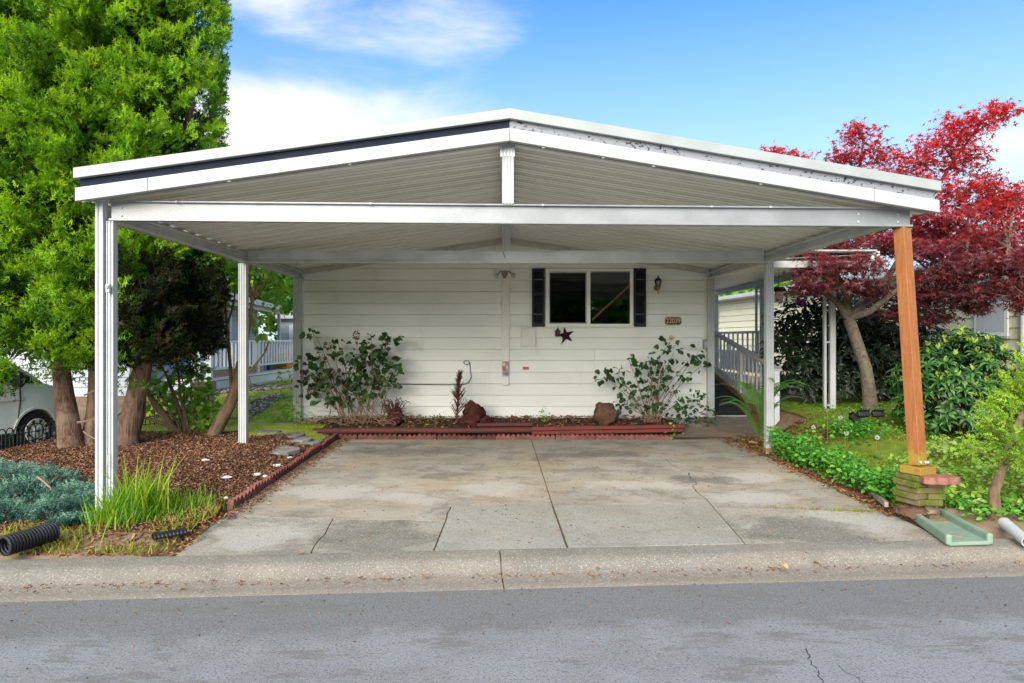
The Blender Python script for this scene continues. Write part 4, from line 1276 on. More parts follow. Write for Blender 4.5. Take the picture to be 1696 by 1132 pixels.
for i in range(11):
    y = lerp(9.5, 6.9, i / 10); edging(ed3, (3.69 + R.uniform(-.02, .02), y + .24, zd(3.6, y) - .02), (3.69 + R.uniform(-.02, .02), y, zd(3.6, y) - .02), .045, .06, M["edge_brick"], 1, .09, .02)

a, b = P(519, 714.5, 11.10), P(881, 712.5, 11.12)
m = MB(); L = (b - a).length
m.tube([a, a.lerp(b, .33) + Vector((0, 0, .004)), a.lerp(b, .66) - Vector((0, 0, .004)), b], .05, 10); tag(m.build("landscape_timber", M["dark_timber"], None, smooth=50), "dark round landscape timber along the left half of the flower bed", "timber")
a, b = P(881, 710.5, 11.07), P(1132, 706, 11.07)
m = MB(); m.bar(a, b, .09, .055); rt_ = m.build("landscape_timber", M["red_timber"], None, bevel=.006); tag(rt_, "bright red squared timber along the right half of the flower bed", "timber")
m = MB(); m.bar(a + Vector((.0, -.012, -.062)), b + Vector((-.02, -.012, -.062)), .09, .055); m.build("lower_timber", M["red_timber"], rt_, bevel=.006)
a, b = P(790, 704, 11.3), P(882, 703, 11.3)
m = MB(); m.bar(a, b, .07, .05); tag(m.build("broken_board", M["dark_timber"], None, bevel=.006), "short weathered red board lying behind the timbers by the dark rock", "board")

# stepping stones
for i, (u, v, w, lb) in enumerate(((458, 747, .30, "nearest round stepping stone beside the scalloped edging"), (503, 735, .27, "smooth grey stepping stone at the corner of the edging"), (486, 727, .26, "grey stepping stone third from the drive"), (478, 720.5, .24, "grey stepping stone half covered by grass"), (445, 716, .20, "furthest pale stepping stone in the grass"), (478, 699, .17, "small pale slab beside the house corner post"))):
    p = G(u, v - 3, h_left(-4, 10.4)); z = h_left(p.x, p.y)
    p = G(u, v, z + .015); z = h_left(p.x, p.y) + .004; m = MB(); rr = random.Random(i); prof = []
    n = 16; top = []
    for k in range(n):
        t = 2 * math.pi * k / n; r = w * (1 + .07 * rr.uniform(-1, 1)); top.append((p.x + math.cos(t) * r, p.y + math.sin(t) * r * 1.0, z + .035))
    m.prism([(x, y, z - .03) for x, y, _ in top], (0, 0, .055))
    tag(m.build("stepping_stone", M["stone_grey"], None, bevel=.008), lb, "stepping stone", "stepping stones in the left lawn")
for i, (u, v, w, lb) in enumerate(((460, 768, .07, "flat white stone in the mulch nearest the edging corner"), (426, 782, .075, "flat white stone in the mulch beside the drive edging"), (373, 785, .08, "white stone in the middle of the mulch bed"), (341, 768, .06, "white stone in the mulch furthest from the drive"), (439, 784, .045, "small white stone touching the edging"), (480, 756, .05, "pale chip of stone near the stepping stones"), (375, 804, .03, "tiny white pebble near the tall grass"))):
    p = G(u, v, .28 if u < 400 else .24); z = h_left(min(p.x, -2.75), p.y) + .02
    m = MB(); m.rock((p.x, p.y, z + .008), (w * .8, w * .6, .016), i, 2, .4); tag(m.build("white_stone", M["stone_white"], None, smooth=60), lb, "stone", "white stones scattered on the mulch")
for (u, v, r, mt, lb) in ((783, 690, (.19, .16, .23), "lava", "dark red lava rock beside the dead conifer in the bed"), (803, 699, (.12, .10, .10), "lava", "low reddish rock leaning right of the dark lava rock"), (1003, 688, (.20, .17, .19), "brown_rock", "rounded brown boulder beside the leafy bush in the bed")):
    p = P(u, v, 11.5); m = MB(); m.rock((p.x, p.y, p.z), r, u, 3, .28); tag(m.build("rock", M[mt], None, smooth=70), lb, "rock")

# ---------------------------------------------------- paver pedestal under the timber post
pd = thing("paver_pedestal", "mossy stack of concrete blocks under the leaning timber post", "pedestal", (bot.x, bot.y, .2))
bx, by = bot.x + .03, bot.y
def trap(cx, cy, z, h, w0, w1, d, name, mat, rz=0.0, label=None, bev=.008):
    m = MB(); c_, s_ = math.cos(rz), math.sin(rz); q = []
    for (x, y) in ((-w0, -d), (w0, -d), (w1, d), (-w1, d)): q.append((cx + x * c_ - y * s_, cy + x * s_ + y * c_))
    m.hexa([(x, y, z) for x, y in q] + [(x, y, z + h) for x, y in q]); m.build(name, mat, pd, bevel=bev, label=label)
zt = bot.z - .075
for k in range(5):
    z = zt - (k + 1) * .053
    j = .012 * (-1) ** k
    trap(bx - .075 + j, by + .02, z, .0515, .082, .07, .12, "block", M["paver_moss"], .30 + .03 * k)
    trap(bx + .075 - j, by + .02, z, .0515, .075, .07, .12, "block", M["paver_moss"], -.10 + .02 * k)
m = MB(); m.rock((bx - .04, by + .04, .20), (.12, .11, .075), 44, 3, .34); m.build('base_stone', M['brown_rock'], pd, smooth=35)
m = MB(); m.rock((bx + .07, by + .05, .20), (.11, .10, .075), 47, 3, .34); m.build('base_stone', M['rubble'], pd, smooth=35)
trap(bot.x, bot.y, bot.z - .072, .07, .105, .105, .10, "base_block", M["orange_post"], rad(24), "short orange wood block under the post")
z = bot.z - .072; pc = []; n = 22
yb0 = by - .17
for k in range(n + 1):
    f = k / n; x = bx - .08 + f * .32; pc.append((x, yb0 - .022 * abs(math.sin(f * math.pi * 3)) - .03 * math.sin(f * math.pi), z - .06))
poly = pc + [(bx + .22, by - .03, z - .06), (bx - .07, by - .03, z - .06)]
m = MB(); m.prism(poly, (0, 0, .062)); m.build("scalloped_paver", M["paver_pink"], pd, bevel=.006, label="pink scalloped paver on top")
a, b = P(1403, 797, 7.6), P(1500, 838, 6.15)
m = MB(); m.bar((a.x + .1, a.y, .20), (b.x - .06, b.y + .2, .21), .035, .05); tag(m.build("landscape_timber", M["weathered_plank"], None, bevel=.005), "weathered grey plank edging running back from the mossy pedestal", "timber")
for i, (u, v, r, lb) in enumerate(((1530, 848, (.14, .09, .06), "brown stone in front of the mossy pedestal"), (1575, 848, (.17, .10, .035), "flat tan slab right of the pedestal foot"), (1497, 845, (.09, .07, .05), "small mossy block below the pedestal's left corner"), (1467, 826, (.07, .05, .045), "little stone left of the pedestal"), (1540, 852, (.05, .04, .03), "small orange stone before the brown stone"))):
    p = G(u, v, .16); m = MB(); m.rock((p.x, p.y, .15), r, i + 20, 2, .25); tag(m.build("rubble_stone", M["rubble"], None, smooth=50), lb, "stone", "loose stones around the mossy pedestal")

# ---------------------------------------------------- splash block
M["splash"] = mat_basic("green_plastic", (.20, .29, .205), (.26, .345, .26), 6, .55, .35, dirt=(.30, .28, .22), dscale=6, dlo=.58, dhi=.8)
A, B, C_, D = G(1573, 899, .14), G(1641, 897, .14), G(1556, 851, .15), G(1512, 854, .15)
A, B, C_, D = (Vector((p.x, p.y, 0)) for p in (A, B, C_, D))
sb = thing("splash_block", "green plastic splash block lying at the drive's right front corner", "splash block", ((A.x + C_.x) / 2, (A.y + C_.y) / 2, .115))
m = MB(); z0 = .112; m.hexa([p + Vector((0, 0, z0)) for p in (A, B, C_, D)] + [p + Vector((0, 0, z0 + .03)) for p in (A, B, C_, D)]); m.build("tray", M["splash"], sb, bevel=.006)
def rim(p, q, name):
    m = MB(); p, q = p + Vector((0, 0, z0 + .045)), q + Vector((0, 0, z0 + .045)); m.bar(p, q, .05, .09); m.build(name, M["splash"], sb, bevel=.018)
rim(D, A, "side_rim"); rim(C_, B, "side_rim"); rim(D + (C_ - D) * .09, C_ - (C_ - D) * .09, "end_rim")
for (u, v) in ((1556, 868), (1585, 889)):
    p = G(u, v, z0 + .034); m = MB(); m.tube([p + Vector((-.03, .02, 0)), p, p + Vector((.035, -.01, 0))], .005, 5); tag(m.build("twig", M["dry_stem"], None), ("small twig at the back of the green splash block" if u < 1570 else "small twig near the front of the green splash block"), "twig", "twigs in the splash block")

# white downspout end
p, q = G(1700, 897, .16), G(1672, 874, .19)
dirv = (q - p); 
m = MB(); n = 16; vs = []; d = dirv.normalized(); a_ = d.cross(Vector((0, 0, 1))).normalized(); b_ = a_.cross(d)
for (t_, r) in ((-.02, .042), (.0, .042), (.20, .046), (.40, .05)):
    for k in range(n):
        t = 2 * math.pi * k / n; fl_ = 1 if t_ < .05 else 1
        vs.append(p + d * t_ + a_ * math.cos(t) * r + b_ * math.sin(t) * r * fl_)
for t_, r in ((.40, .044), (-.02, .036)):
    for k in range(n):
        t = 2 * math.pi * k / n; vs.append(p + d * t_ + a_ * math.cos(t) * r + b_ * math.sin(t) * r)
fs = []
for i in range(5):
    for k in range(n): k2 = (k + 1) % n; fs.append((i * n + k, i * n + k2, (i + 1) * n + k2, (i + 1) * n + k))
for k in range(n): k2 = (k + 1) % n; fs.append((5 * n + k, 5 * n + k2, k2, k))
m.add(vs, fs); tag(m.build("downspout_pipe", M["white_metal"], None, smooth=50), "white open-ended drain pipe lying by the young cedar", "pipe")

# corrugated black drain pipes
def corrugated(name, p, q, r, n, label, flat=1.0, open_=True):
    p, q = Vector(p), Vector(q); d = (q - p); L = d.length; d /= L
    a_ = d.cross(Vector((0, 0, 1))).normalized(); b_ = a_.cross(d); m = MB(); K = 20; rings = []
    for i in range(n):
        for f, rr in ((0, .88), (.2, 1.0), (.62, 1.0), (.82, .88)): rings.append((L * (i + f) / n, r * rr))
    prof = rings + [(rings[-1][0], r * .80)] + [(t_, rr * .86) for t_, rr in reversed(rings)]
    vs = []; fs = []
    for (t_, rr) in prof:
        for k in range(K):
            t = 2 * math.pi * k / K; vs.append(p + d * t_ + a_ * math.cos(t) * rr + b_ * math.sin(t) * rr * flat)
    for i in range(len(prof)):
        j = (i + 1) % len(prof)
        for k in range(K): k2 = (k + 1) % K; fs.append((i * K + k, i * K + k2, j * K + k2, j * K + k))
    m.add(vs, fs); return tag(m.build(name, M["black_plastic"], None, smooth=45), label, "pipe")
corrugated("drain_pipe", G(6, 905, .21), G(72, 882, .24) + Vector((.02, .10, -.02)), .078, 16, "black corrugated drain pipe emerging from the blue juniper")
a = G(280, 889, .16)
corrugated("drain_pipe", a + Vector((-.10, -.06, .015)), a + Vector((.10, .09, .02)), .062, 9, "short flattened piece of black corrugated pipe in the dry grass", .45)

# ---------------------------------------------------- low black hoop fence by the neighbouring drive
def hoop_fence(name, A, B, n, label):
    A, B = Vector(A), Vector(B); f = thing(name, label, "fence", A); d = (B - A) / n
    zf = lambda p: max(-.03, h_left(p.x + .35, p.y)) + 0.0
    for i in range(n):
        p = A + d * i; z = zf(p) - .02
        m = MB(); w = d * .5
        pts = [p + Vector((0, 0, z)), p + Vector((0, 0, z + .20))]
        for k in range(7): t = math.pi * (1 - k / 6); pts.append(p + w + w * math.cos(t) + Vector((0, 0, z + .22 + math.sin(t) * .075)))
        pts += [p + d + Vector((0, 0, z + .20)), p + d + Vector((0, 0, z))]
        m.tube(pts, .0085, 5, False); m.tube([p + w + Vector((0, 0, z)), p + w + Vector((0, 0, z + .23))], .007, 5)
        m.build("hoop", M["black_plastic"], f, smooth=60)
    for h in (.07, .19):
        m = MB(); pp = [A + d * i + Vector((0, 0, zf(A + d * i) - .02 + h)) for i in range(n + 1)]; m.tube(pp, .007, 5); m.build("rail", M["black_plastic"], f)
    m = MB()
    return f
hoop_fence("hoop_fence", (-6.62, 8.35, 0), (-6.55, 10.25, 0), 14, "low black hoop fence between the mulch and the parked van")
hoop_fence("hoop_fence", (-6.18, 10.9, 0), (-5.75, 11.5, 0), 5, "short black hoop fence behind the right cedar trunk")
m = MB(); m.tube([G(28, 768, .13), G(60, 758, .18), G(104, 742, .22)], [.02, .018, .02], 6); tag(m.build("edging_pole", M["bark_cedar"], None, smooth=60), "brown branch laid along the mulch edge by the fence", "branch")

# solar lights
def solar(u, v, lean, label, h=.16, rz=0.0):
    p = P(u, v, 9.55); z0 = h_right(p.x, p.y)
    s = thing("solar_light", label, "light", (p.x, p.y, z0), "black solar spotlights under the maple")
    m = MB(); top_ = p; m.tube([(p.x + lean, p.y, z0 - .03), top_], [.012, .014], 6); m.build("stake", M["black_plastic"], s)
    m = MB(); rot = Matrix.Rotation(rz, 3, "Y") @ Matrix.Rotation(rad(-25), 3, "X"); m.obox(top_ + Vector((0, 0, .03)), (.16, .07, .07), rot); m.build("lamp_head", M["black_plastic"], s, bevel=.008)
    m = MB(); m.obox(top_ + Vector((0, -.0, .075)), (.15, .10, .012), rot); m.build("solar_panel", M["black_iron"], s)
solar(1416, 698, .22, "tilted black solar spotlight leaning left under the maple", rz=.6)
solar(1430, 690, .04, "black solar spotlight between the other two under the maple")
solar(1454, 690, .05, "upright black solar spotlight right of the maple trunk")

# a few leaves lying on the kerb and drive
def fallen(u, v, z, w, mat, label):
    p = G(u, v, z); tv, tf = leaf_oval(.42, .25, .16); a = R.uniform(0, 6.28)
    m = MB(); m.add([(p.x + w * (x * math.cos(a) - (y - .5) * math.sin(a)), p.y + w * (x * math.sin(a) + (y - .5) * math.cos(a)), z + .012 + w * max(-.02, zz)) for x, y, zz in tv], [tuple(f) for f in tf])
    tag(m.build("fallen_leaf", mat, None), label, "leaf", "fallen leaves on the kerb and drive")
M["leaf_tan"] = mat_basic("leaf_tan", (.60, .36, .17), (.50, .27, .11), 30, .7, .2)
M["leaf_brown"] = mat_basic("leaf_brown", (.26, .13, .06), (.35, .20, .10), 30, .7, .2)
fallen(1297, 942, .05, .085, M["leaf_tan"], "single large tan leaf lying in the gutter")
for (u, v, w, lb) in ((1352, 935, .05, "small curled brown leaf in the gutter right of the tan leaf"), (497, 918, .06, "brown leaf on the kerb below the left slab crack"), (703, 957, .06, "small brown leaf in the gutter left of the kerb joint"), (990, 944, .04, "tiny brown leaf in the gutter right of the kerb joint"), (1310, 785, .1, "curled brown leaf on the right side of the drive"), (1325, 788, .09, "larger brown leaf on the right side of the drive")):
    fallen(u, v, .112 if v < 930 else .03, w, M["leaf_brown"], lb)

# ================================================================== NEIGHBOURING HOUSE, RIGHT
nh = thing("neighbour_house", "cream lap-sided house behind the red maple", "house", (9, 17, .2))
NA, NB = (7.70, 24.5), (9.10, 9.9)
nd = (Vector(NB) - Vector(NA)).normalized(); nn_ = Vector((nd.y, -nd.x)); nn_ = nn_ if nn_.x < 0 else -nn_
def npt(s, off, z): q = Vector(NA) + nd * s + nn_ * off; return Vector((q.x, q.y, z))
NL = (Vector(NB) - Vector(NA)).length
boards(nh, NB, NA, .35, 14, .2, nn_, M["siding_yellow"])
m = MB(); m.hexa([npt(0, -.013, .2), npt(NL, -.013, .2), npt(NL, -7, .2), npt(0, -7, .2), npt(0, -.013, 3.12), npt(NL, -.013, 3.12), npt(NL, -7, 3.12), npt(0, -7, 3.12)]); m.build("wall", M["siding_yellow"], nh)
nE = npt(NL, -7, 0); boards(nh, (nE.x, nE.y), (npt(NL, 0, 0).x, npt(NL, 0, 0).y), .35, 14, .2, nd, M["siding_yellow"])
m = MB(); m.add([npt(NL - .01, .0, 3.12), npt(NL - .01, -7, 3.12), npt(NL - .01, -3.5, 3.74), npt(NL - .11, .0, 3.12), npt(NL - .11, -7, 3.12), npt(NL - .11, -3.5, 3.74)], [(0, 1, 2), (5, 4, 3), (0, 2, 5, 3), (1, 4, 5, 2)]); m.build("gable", M["siding_yellow"], nh)
m = MB(); m.hexa([npt(-.4, .34, 3.13), npt(NL + .4, .34, 3.13), npt(NL + .4, -3.5, 3.75), npt(-.4, -3.5, 3.75), npt(-.4, .34, 3.2), npt(NL + .4, .34, 3.2), npt(NL + .4, -3.5, 3.85), npt(-.4, -3.5, 3.85)]); m.build("roof", M["roof_shingle"], nh)
m = MB(); m.hexa([npt(-.4, -3.51, 3.75), npt(NL + .4, -3.51, 3.75), npt(NL + .4, -7.4, 3.1), npt(-.4, -7.4, 3.1), npt(-.4, -3.51, 3.85), npt(NL + .4, -3.51, 3.85), npt(NL + .4, -7.4, 3.2), npt(-.4, -7.4, 3.2)]); m.build("roof", M["roof_shingle"], nh)
m = MB(); m.bar(npt(-.4, .40, 3.13), npt(NL + .4, .40, 3.13), .11, .12); m.build("gutter", M["white_metal"], nh, bevel=.02)
m = MB(); m.hexa([npt(-.4, .03, 3.05), npt(NL + .4, .03, 3.05), npt(NL + .4, .34, 3.10), npt(-.4, .34, 3.10), npt(-.4, .03, 3.11), npt(NL + .4, .03, 3.11), npt(NL + .4, .34, 3.125), npt(-.4, .34, 3.125)]); m.build("soffit", M["white_metal"], nh)
def ndown(s):
    m = MB(); m.tube([npt(s, .40, 3.1), npt(s, .36, 2.98), npt(s, .12, 2.86), npt(s, .09, 2.8), npt(s, .09, .4)], .042, 8); m.build("downspout", M["white_metal"], nh, smooth=60)
ndown(.12); ndown(NL - 1.75)
s0, s1 = NL - 2.85, NL - 2.10
m = MB(); m.hexa([npt(s0, .025, 1.8), npt(s1, .025, 1.8), npt(s1, .06, 1.8), npt(s0, .06, 1.8), npt(s0, .025, 2.85), npt(s1, .025, 2.85), npt(s1, .06, 2.85), npt(s0, .06, 2.85)]); wfr = m.build("window", M["rail_white"], nh, bevel=.005)
M["blind"] = mat_basic("window_blind", (.60, .63, .68), (.52, .55, .60), 3, .3, .5)
m = MB(); m.hexa([npt(s0 + .06, .0605, 1.88), npt(s1 - .06, .0605, 1.88), npt(s1 - .06, .064, 1.88), npt(s0 + .06, .064, 1.88), npt(s0 + .06, .0605, 2.78), npt(s1 - .06, .0605, 2.78), npt(s1 - .06, .064, 2.78), npt(s0 + .06, .064, 2.78)]); m.build("pane", M["blind"], wfr)
m = MB(); m.hexa([npt(s0 - .03, .025, 1.76), npt(s1 + .03, .025, 1.76), npt(s1 + .03, .10, 1.76), npt(s0 - .03, .10, 1.76), npt(s0 - .03, .025, 1.795), npt(s1 + .03, .025, 1.795), npt(s1 + .03, .10, 1.795), npt(s0 - .03, .10, 1.795)]); m.build("sill", M["rail_dark"], wfr)

# ================================================================== PORCH AWNING, RAMP, DECK on the right side of the home
aw = thing("porch_awning", "ribbed metal porch awning along the right side of the mobile home", "awning", (4.5, 13, .5))
AX0, AX1, AY0, AY1 = 3.66, 5.45, 10.0, 17.6
def az_(x): return lerp(2.90, 2.985, (x - AX0) / (AX1 - AX0))
NP = 25
for k in range(NP):
    m = MB(); vs = []; pr = [(0, 0), (.70, 0), (.76, .03), (.93, .03), (.99, 0)]; n = len(pr)
    for dz in (0, .01):
        for x in (AX0, AX1):
            for f, h in pr: vs.append((x, AY0 + (k + f) * (AY1 - AY0) / NP, az_(x) + h + dz))
    fs = []
    for i in range(n - 1): fs += [(i, i + 1, n + i + 1, n + i), (2 * n + i + 1, 2 * n + i, 3 * n + i, 3 * n + i + 1), (i + 1, i, 2 * n + i, 2 * n + i + 1), (n + i, n + i + 1, 3 * n + i + 1, 3 * n + i)]
    m.add(vs, fs); m.build("roof_panel", M["panel"], aw)
m = MB(); m.box(AX0, AX1 + .02, AY0, AY1, 3.045, 3.06); m.build("roof_deck", M["rail_dark"], aw)
m = MB(); m.box(AX1 - .06, AX1 - .02, AY0, AY1, 2.86, 2.975); m.build("edge_beam", M["rail_dark"], aw, bevel=.004)
m = MB(); m.box(AX1 + .005, AX1 + .06, AY0, AY1, 2.93, 3.04); m.build("gutter", M["white_metal"], aw, bevel=.006)
m = MB(); m.box(AX0 + .02, AX0 + .06, AY0 + .2, AY1, 2.83, 2.895); m.build("wall_rail", M["rail_dark"], aw, bevel=.003)
m = MB(); m.box(AX0 + .061, AX1 - .061, AY0 + .02, AY0 + .06, 2.80, 2.90); m.build("end_beam", M["rail_dark"], aw, bevel=.003)
def iron_post(x, y, z0, z1):
    m = MB()
    for dx, w in ((-.075, .018), (.05, .045)): m.box(x + dx - w, x + dx + w, y - .03, y + .03, z0, z1)
    for a in (z0 + .12, (z0 + z1) / 2, z1 - .12): m.box(x - .0565, x + .0045, y - .012, y + .012, a - .012, a + .012)
    m.build("post", M["white_metal"], aw)
iron_post(5.36, 11.25, h_right(5.36, 11.2) - .05, 2.86); iron_post(5.36, 14.3, .45, 2.86); iron_post(5.36, 17.4, .45, 2.86)

ramp = thing("access_ramp", "dark wheelchair ramp with grey picket railing beside the house", "ramp", (4.2, 12.1, .38))
RX0, RX1, RY0, RY1, RZ0, RZ1 = 3.68, 4.62, 12.12, 15.2, .385, .97
rz_ = lambda y: lerp(RZ0, RZ1, (y - RY0) / (RY1 - RY0))
M["ramp_mat"] = mat_basic("ramp_grit", (.022, .022, .025), (.04, .04, .043), 30, .9, .2, bump=.6, bscale=140)
def slopebox(m, x0, x1, y0, y1, a, b): return m.hexa([(x0, y0, rz_(y0) + a), (x1, y0, rz_(y0) + a), (x1, y1, rz_(y1) + a), (x0, y1, rz_(y1) + a), (x0, y0, rz_(y0) + b), (x1, y0, rz_(y0) + b), (x1, y1, rz_(y1) + b), (x0, y1, rz_(y1) + b)])
m = MB(); slopebox(m, RX0, RX1 - .05, RY0, RY1, -.08, 0); m.build("surface", M["ramp_mat"], ramp)
m = MB(); m.box(RX0, RX1 - .05, RY0 - .05, RY0 - .004, RZ0 - .06, RZ0 + .012); m.build("threshold", M["white_metal"], ramp, bevel=.003)
m = MB(); slopebox(m, RX1 - .045, RX1 - .005, RY0 - .1, RY1, -.12, .085); m.build("curb_board", M["brown_board"], ramp, bevel=.004)
m = MB(); slopebox(m, RX1 + .0, RX1 + .04, RY0 - .1, RY1, -.30, .16); m.build("side_board", M["grey_wood"], ramp)
RT = 1.30 - RZ0
y_end = 11.55
m = MB(); m.hexa([(RX1 - .05, y_end, rz_(y_end) + .93), (RX1 + .09, y_end, rz_(y_end) + .93), (RX1 + .09, RY1, rz_(RY1) + .93), (RX1 - .05, RY1, rz_(RY1) + .93),
                  (RX1 - .05, y_end, rz_(y_end) + .97), (RX1 + .09, y_end, rz_(y_end) + .97), (RX1 + .09, RY1, rz_(RY1) + .97), (RX1 - .05, RY1, rz_(RY1) + .97)]); m.build("handrail", M["grey_rail"], ramp, bevel=.005)
m = MB(); slopebox(m, RX1 - .02, RX1 + .02, y_end + .1, RY1, .17, .26); m.build("bottom_rail", M["grey_wood"], ramp)
n = 18
for i in range(n):
    y = lerp(y_end + .12, RY1 - .05, i / (n - 1)); big = i in (8, n - 1)
    w = .045 if big else .02
    m = MB(); m.box(RX1 - .010 - (.02 if big else 0), RX1 + .010 + (.02 if big else 0), y - w, y + w, rz_(y) + (.10 if not big else -.3), rz_(y) + .928); m.build("post" if big else "baluster", M["grey_wood"], ramp)
m = MB(); m.box(RX1 - .04, RX1 + .05, y_end + .01, y_end + .10, .30, rz_(y_end) + .928); m.build("post", M["grey_wood"], ramp, bevel=.004)

dk = thing("porch_deck", "raised porch deck with lattice-panelled railing at the top of the ramp", "deck", (4.5, 16.3, .9))
m = MB(); m.box(3.62, 5.42, 15.21, 18.0, .82, .96); m.build("floor", M["grey_wood"], dk)
m = MB(); m.box(5.38, 5.46, 14.36, 17.3, 1.88, 1.93); m.build("handrail", M["grey_wood"], dk, bevel=.004)
m = MB(); m.box(5.40, 5.44, 14.36, 17.3, 1.44, 1.49); m.build("middle_rail", M["grey_wood"], dk)
for i in range(9):
    y = 14.55 + i * .32; m = MB(); m.box(5.405, 5.435, y - .02, y + .02, 1.49, 1.88); m.build("baluster", M["grey_wood"], dk)
m = MB()
for i in range(34):
    y = 14.36 + i * .088
    for s in (-1, 1):
        a, b = (y, 1.02), (y + s * .42, 1.44)
        if 14.3 < b[0] < 17.35: m.bar((5.42 + s * .006, a[0], a[1]), (5.42 + s * .006, b[0], b[1]), .03, .01, (1, 0, 0))
o = m.build("lattice", M["grey_wood"], dk); o["kind"] = "stuff"
m = MB(); m.box(5.39, 5.45, 14.30, 14.36, .5, 1.95); m.build("post", M["grey_wood"], dk)

# hanging birdhouse ornament under the awning edge
c = P(1290, 492, 11.9)
hb = thing("hanging_birdhouse", "little white and red birdhouse with dark roof hanging from the awning edge", "birdhouse", (c.x, c.y, c.z - .1))
M["bird_paint"] = mat_basic("bird_paint", (.75, .72, .66), (.55, .04, .03), 14, .6, .3)
m = MB(); m.box(c.x - .05, c.x + .05, c.y - .05, c.y + .05, c.z - .08, c.z + .09); m.build("box", M["bird_paint"], hb, bevel=.004)
m = MB(); m.hexa([(c.x - .11, c.y - .09, c.z + .09), (c.x + .11, c.y - .09, c.z + .09), (c.x + .11, c.y + .09, c.z + .09), (c.x - .11, c.y + .09, c.z + .09), (c.x - .07, c.y - .05, c.z + .17), (c.x + .07, c.y - .05, c.z + .17), (c.x + .07, c.y + .05, c.z + .17), (c.x - .07, c.y + .05, c.z + .17)]); m.build("roof", M["black_iron"], hb)
m = MB(); m.box(c.x - .12, c.x + .12, c.y - .08, c.y + .08, c.z - .095, c.z - .081); m.build("tray", M["rail_dark"], hb)
m = MB(); m.tube([(c.x, c.y, c.z + .17), (c.x, c.y, 2.96)], .004, 5); m.build("hanger", M["black_iron"], hb)

# ================================================================== NEIGHBOURING HOUSE AND DECK, LEFT
lh = thing("neighbour_house", "grey-blue house with a white porch roof beyond the left lawn", "house", (-9.5, 20, .3))
LA, LB = (-7.9, 14.4), (-9.5, 26.0)
ld = (Vector(LB) - Vector(LA)).normalized(); ln_ = Vector((ld.y, -ld.x)); ln_ = ln_ if ln_.x > 0 else -ln_
def lpt(s, off, z): q = Vector(LA) + ld * s + ln_ * off; return Vector((q.x, q.y, z))
LL = (Vector(LB) - Vector(LA)).length
boards(lh, LB, LA, .55, 11, .2, ln_, M["siding_blue"])
bA, bB = lpt(0, 0, 0), lpt(0, -6.5, 0)
boards(lh, (bB.x, bB.y), (bA.x, bA.y), .55, 11, .2, -ld, M["siding_blue"])
m = MB(); m.hexa([lpt(.013, -.013, .1), lpt(LL, -.013, .1), lpt(LL, -6.5, .1), lpt(.013, -6.5, .1), lpt(.013, -.013, 2.8), lpt(LL, -.013, 2.8), lpt(LL, -6.5, 2.8), lpt(.013, -6.5, 2.8)]); m.build("wall", M["siding_blue"], lh)
for z0, z1, of in ((2.80, 2.95, 1.38), ):
    m = MB(); m.hexa([lpt(-.3, -3.2, 3.3), lpt(-.3, 1.35, 2.80), lpt(LL, 1.35, 2.80), lpt(LL, -3.2, 3.3), lpt(-.3, -3.2, 3.4), lpt(-.3, 1.35, 2.90), lpt(LL, 1.35, 2.90), lpt(LL, -3.2, 3.4)]); m.build("porch_roof", M["white_metal"], lh)
m = MB(); m.hexa([lpt(-.3, -3.21, 3.3), lpt(LL, -3.21, 3.3), lpt(LL, -6.9, 2.8), lpt(-.3, -6.9, 2.8), lpt(-.3, -3.21, 3.4), lpt(LL, -3.21, 3.4), lpt(LL, -6.9, 2.9), lpt(-.3, -6.9, 2.9)]); m.build("roof", M["roof_shingle"], lh)
m = MB(); m.bar(lpt(-.3, 1.41, 2.82), lpt(LL, 1.41, 2.82), .11, .16); m.build("gutter", M["white_metal"], lh, bevel=.02)
m = MB(); m.bar(lpt(-.3, 1.2, 2.70), lpt(LL, 1.2, 2.70), .06, .10); m.build("porch_beam", M["white_metal"], lh)
for s in (.3, 3.2, 6.4, 10.0):
    q = lpt(s, 1.2, 0); m = MB(); m.box(q.x - .045, q.x + .045, q.y - .045, q.y + .045, .6, 2.66); m.build("post", M["white_metal"], lh)
for s0, s1 in ((1.2, 2.3), (5.6, 6.9)):
    m = MB(); m.hexa([lpt(s0, .025, 1.5), lpt(s1, .025, 1.5), lpt(s1, .05, 1.5), lpt(s0, .05, 1.5), lpt(s0, .025, 2.45), lpt(s1, .025, 2.45), lpt(s1, .05, 2.45), lpt(s0, .05, 2.45)]); w_ = m.build("window", M["rail_white"], lh)
    m = MB(); m.hexa([lpt(s0 + .07, .0505, 1.57), lpt(s1 - .07, .0505, 1.57), lpt(s1 - .07, .054, 1.57), lpt(s0 + .07, .054, 1.57), lpt(s0 + .07, .0505, 2.38), lpt(s1 - .07, .0505, 2.38), lpt(s1 - .07, .054, 2.38), lpt(s0 + .07, .054, 2.38)]); m.build("pane", M["black_plastic"], w_)
m = MB(); q0, q1 = lpt(-.02, .05, 0), lpt(.1, .05, 0); m.box(q0.x, q0.x + .22, q0.y - .05, q0.y + .05, .55, 2.72); m.build("corner_board", M["bark_brown"], lh)
q = lpt(1.0, .12, 2.25); m = MB(); m.lathe([(.02, -.12), (.05, -.08), (.055, .06), (.02, .12)], q, 8); o = m.build("porch_lamp", M["black_iron"], None); tag(o, "black porch lamp on the grey-blue neighbouring house", "lamp")

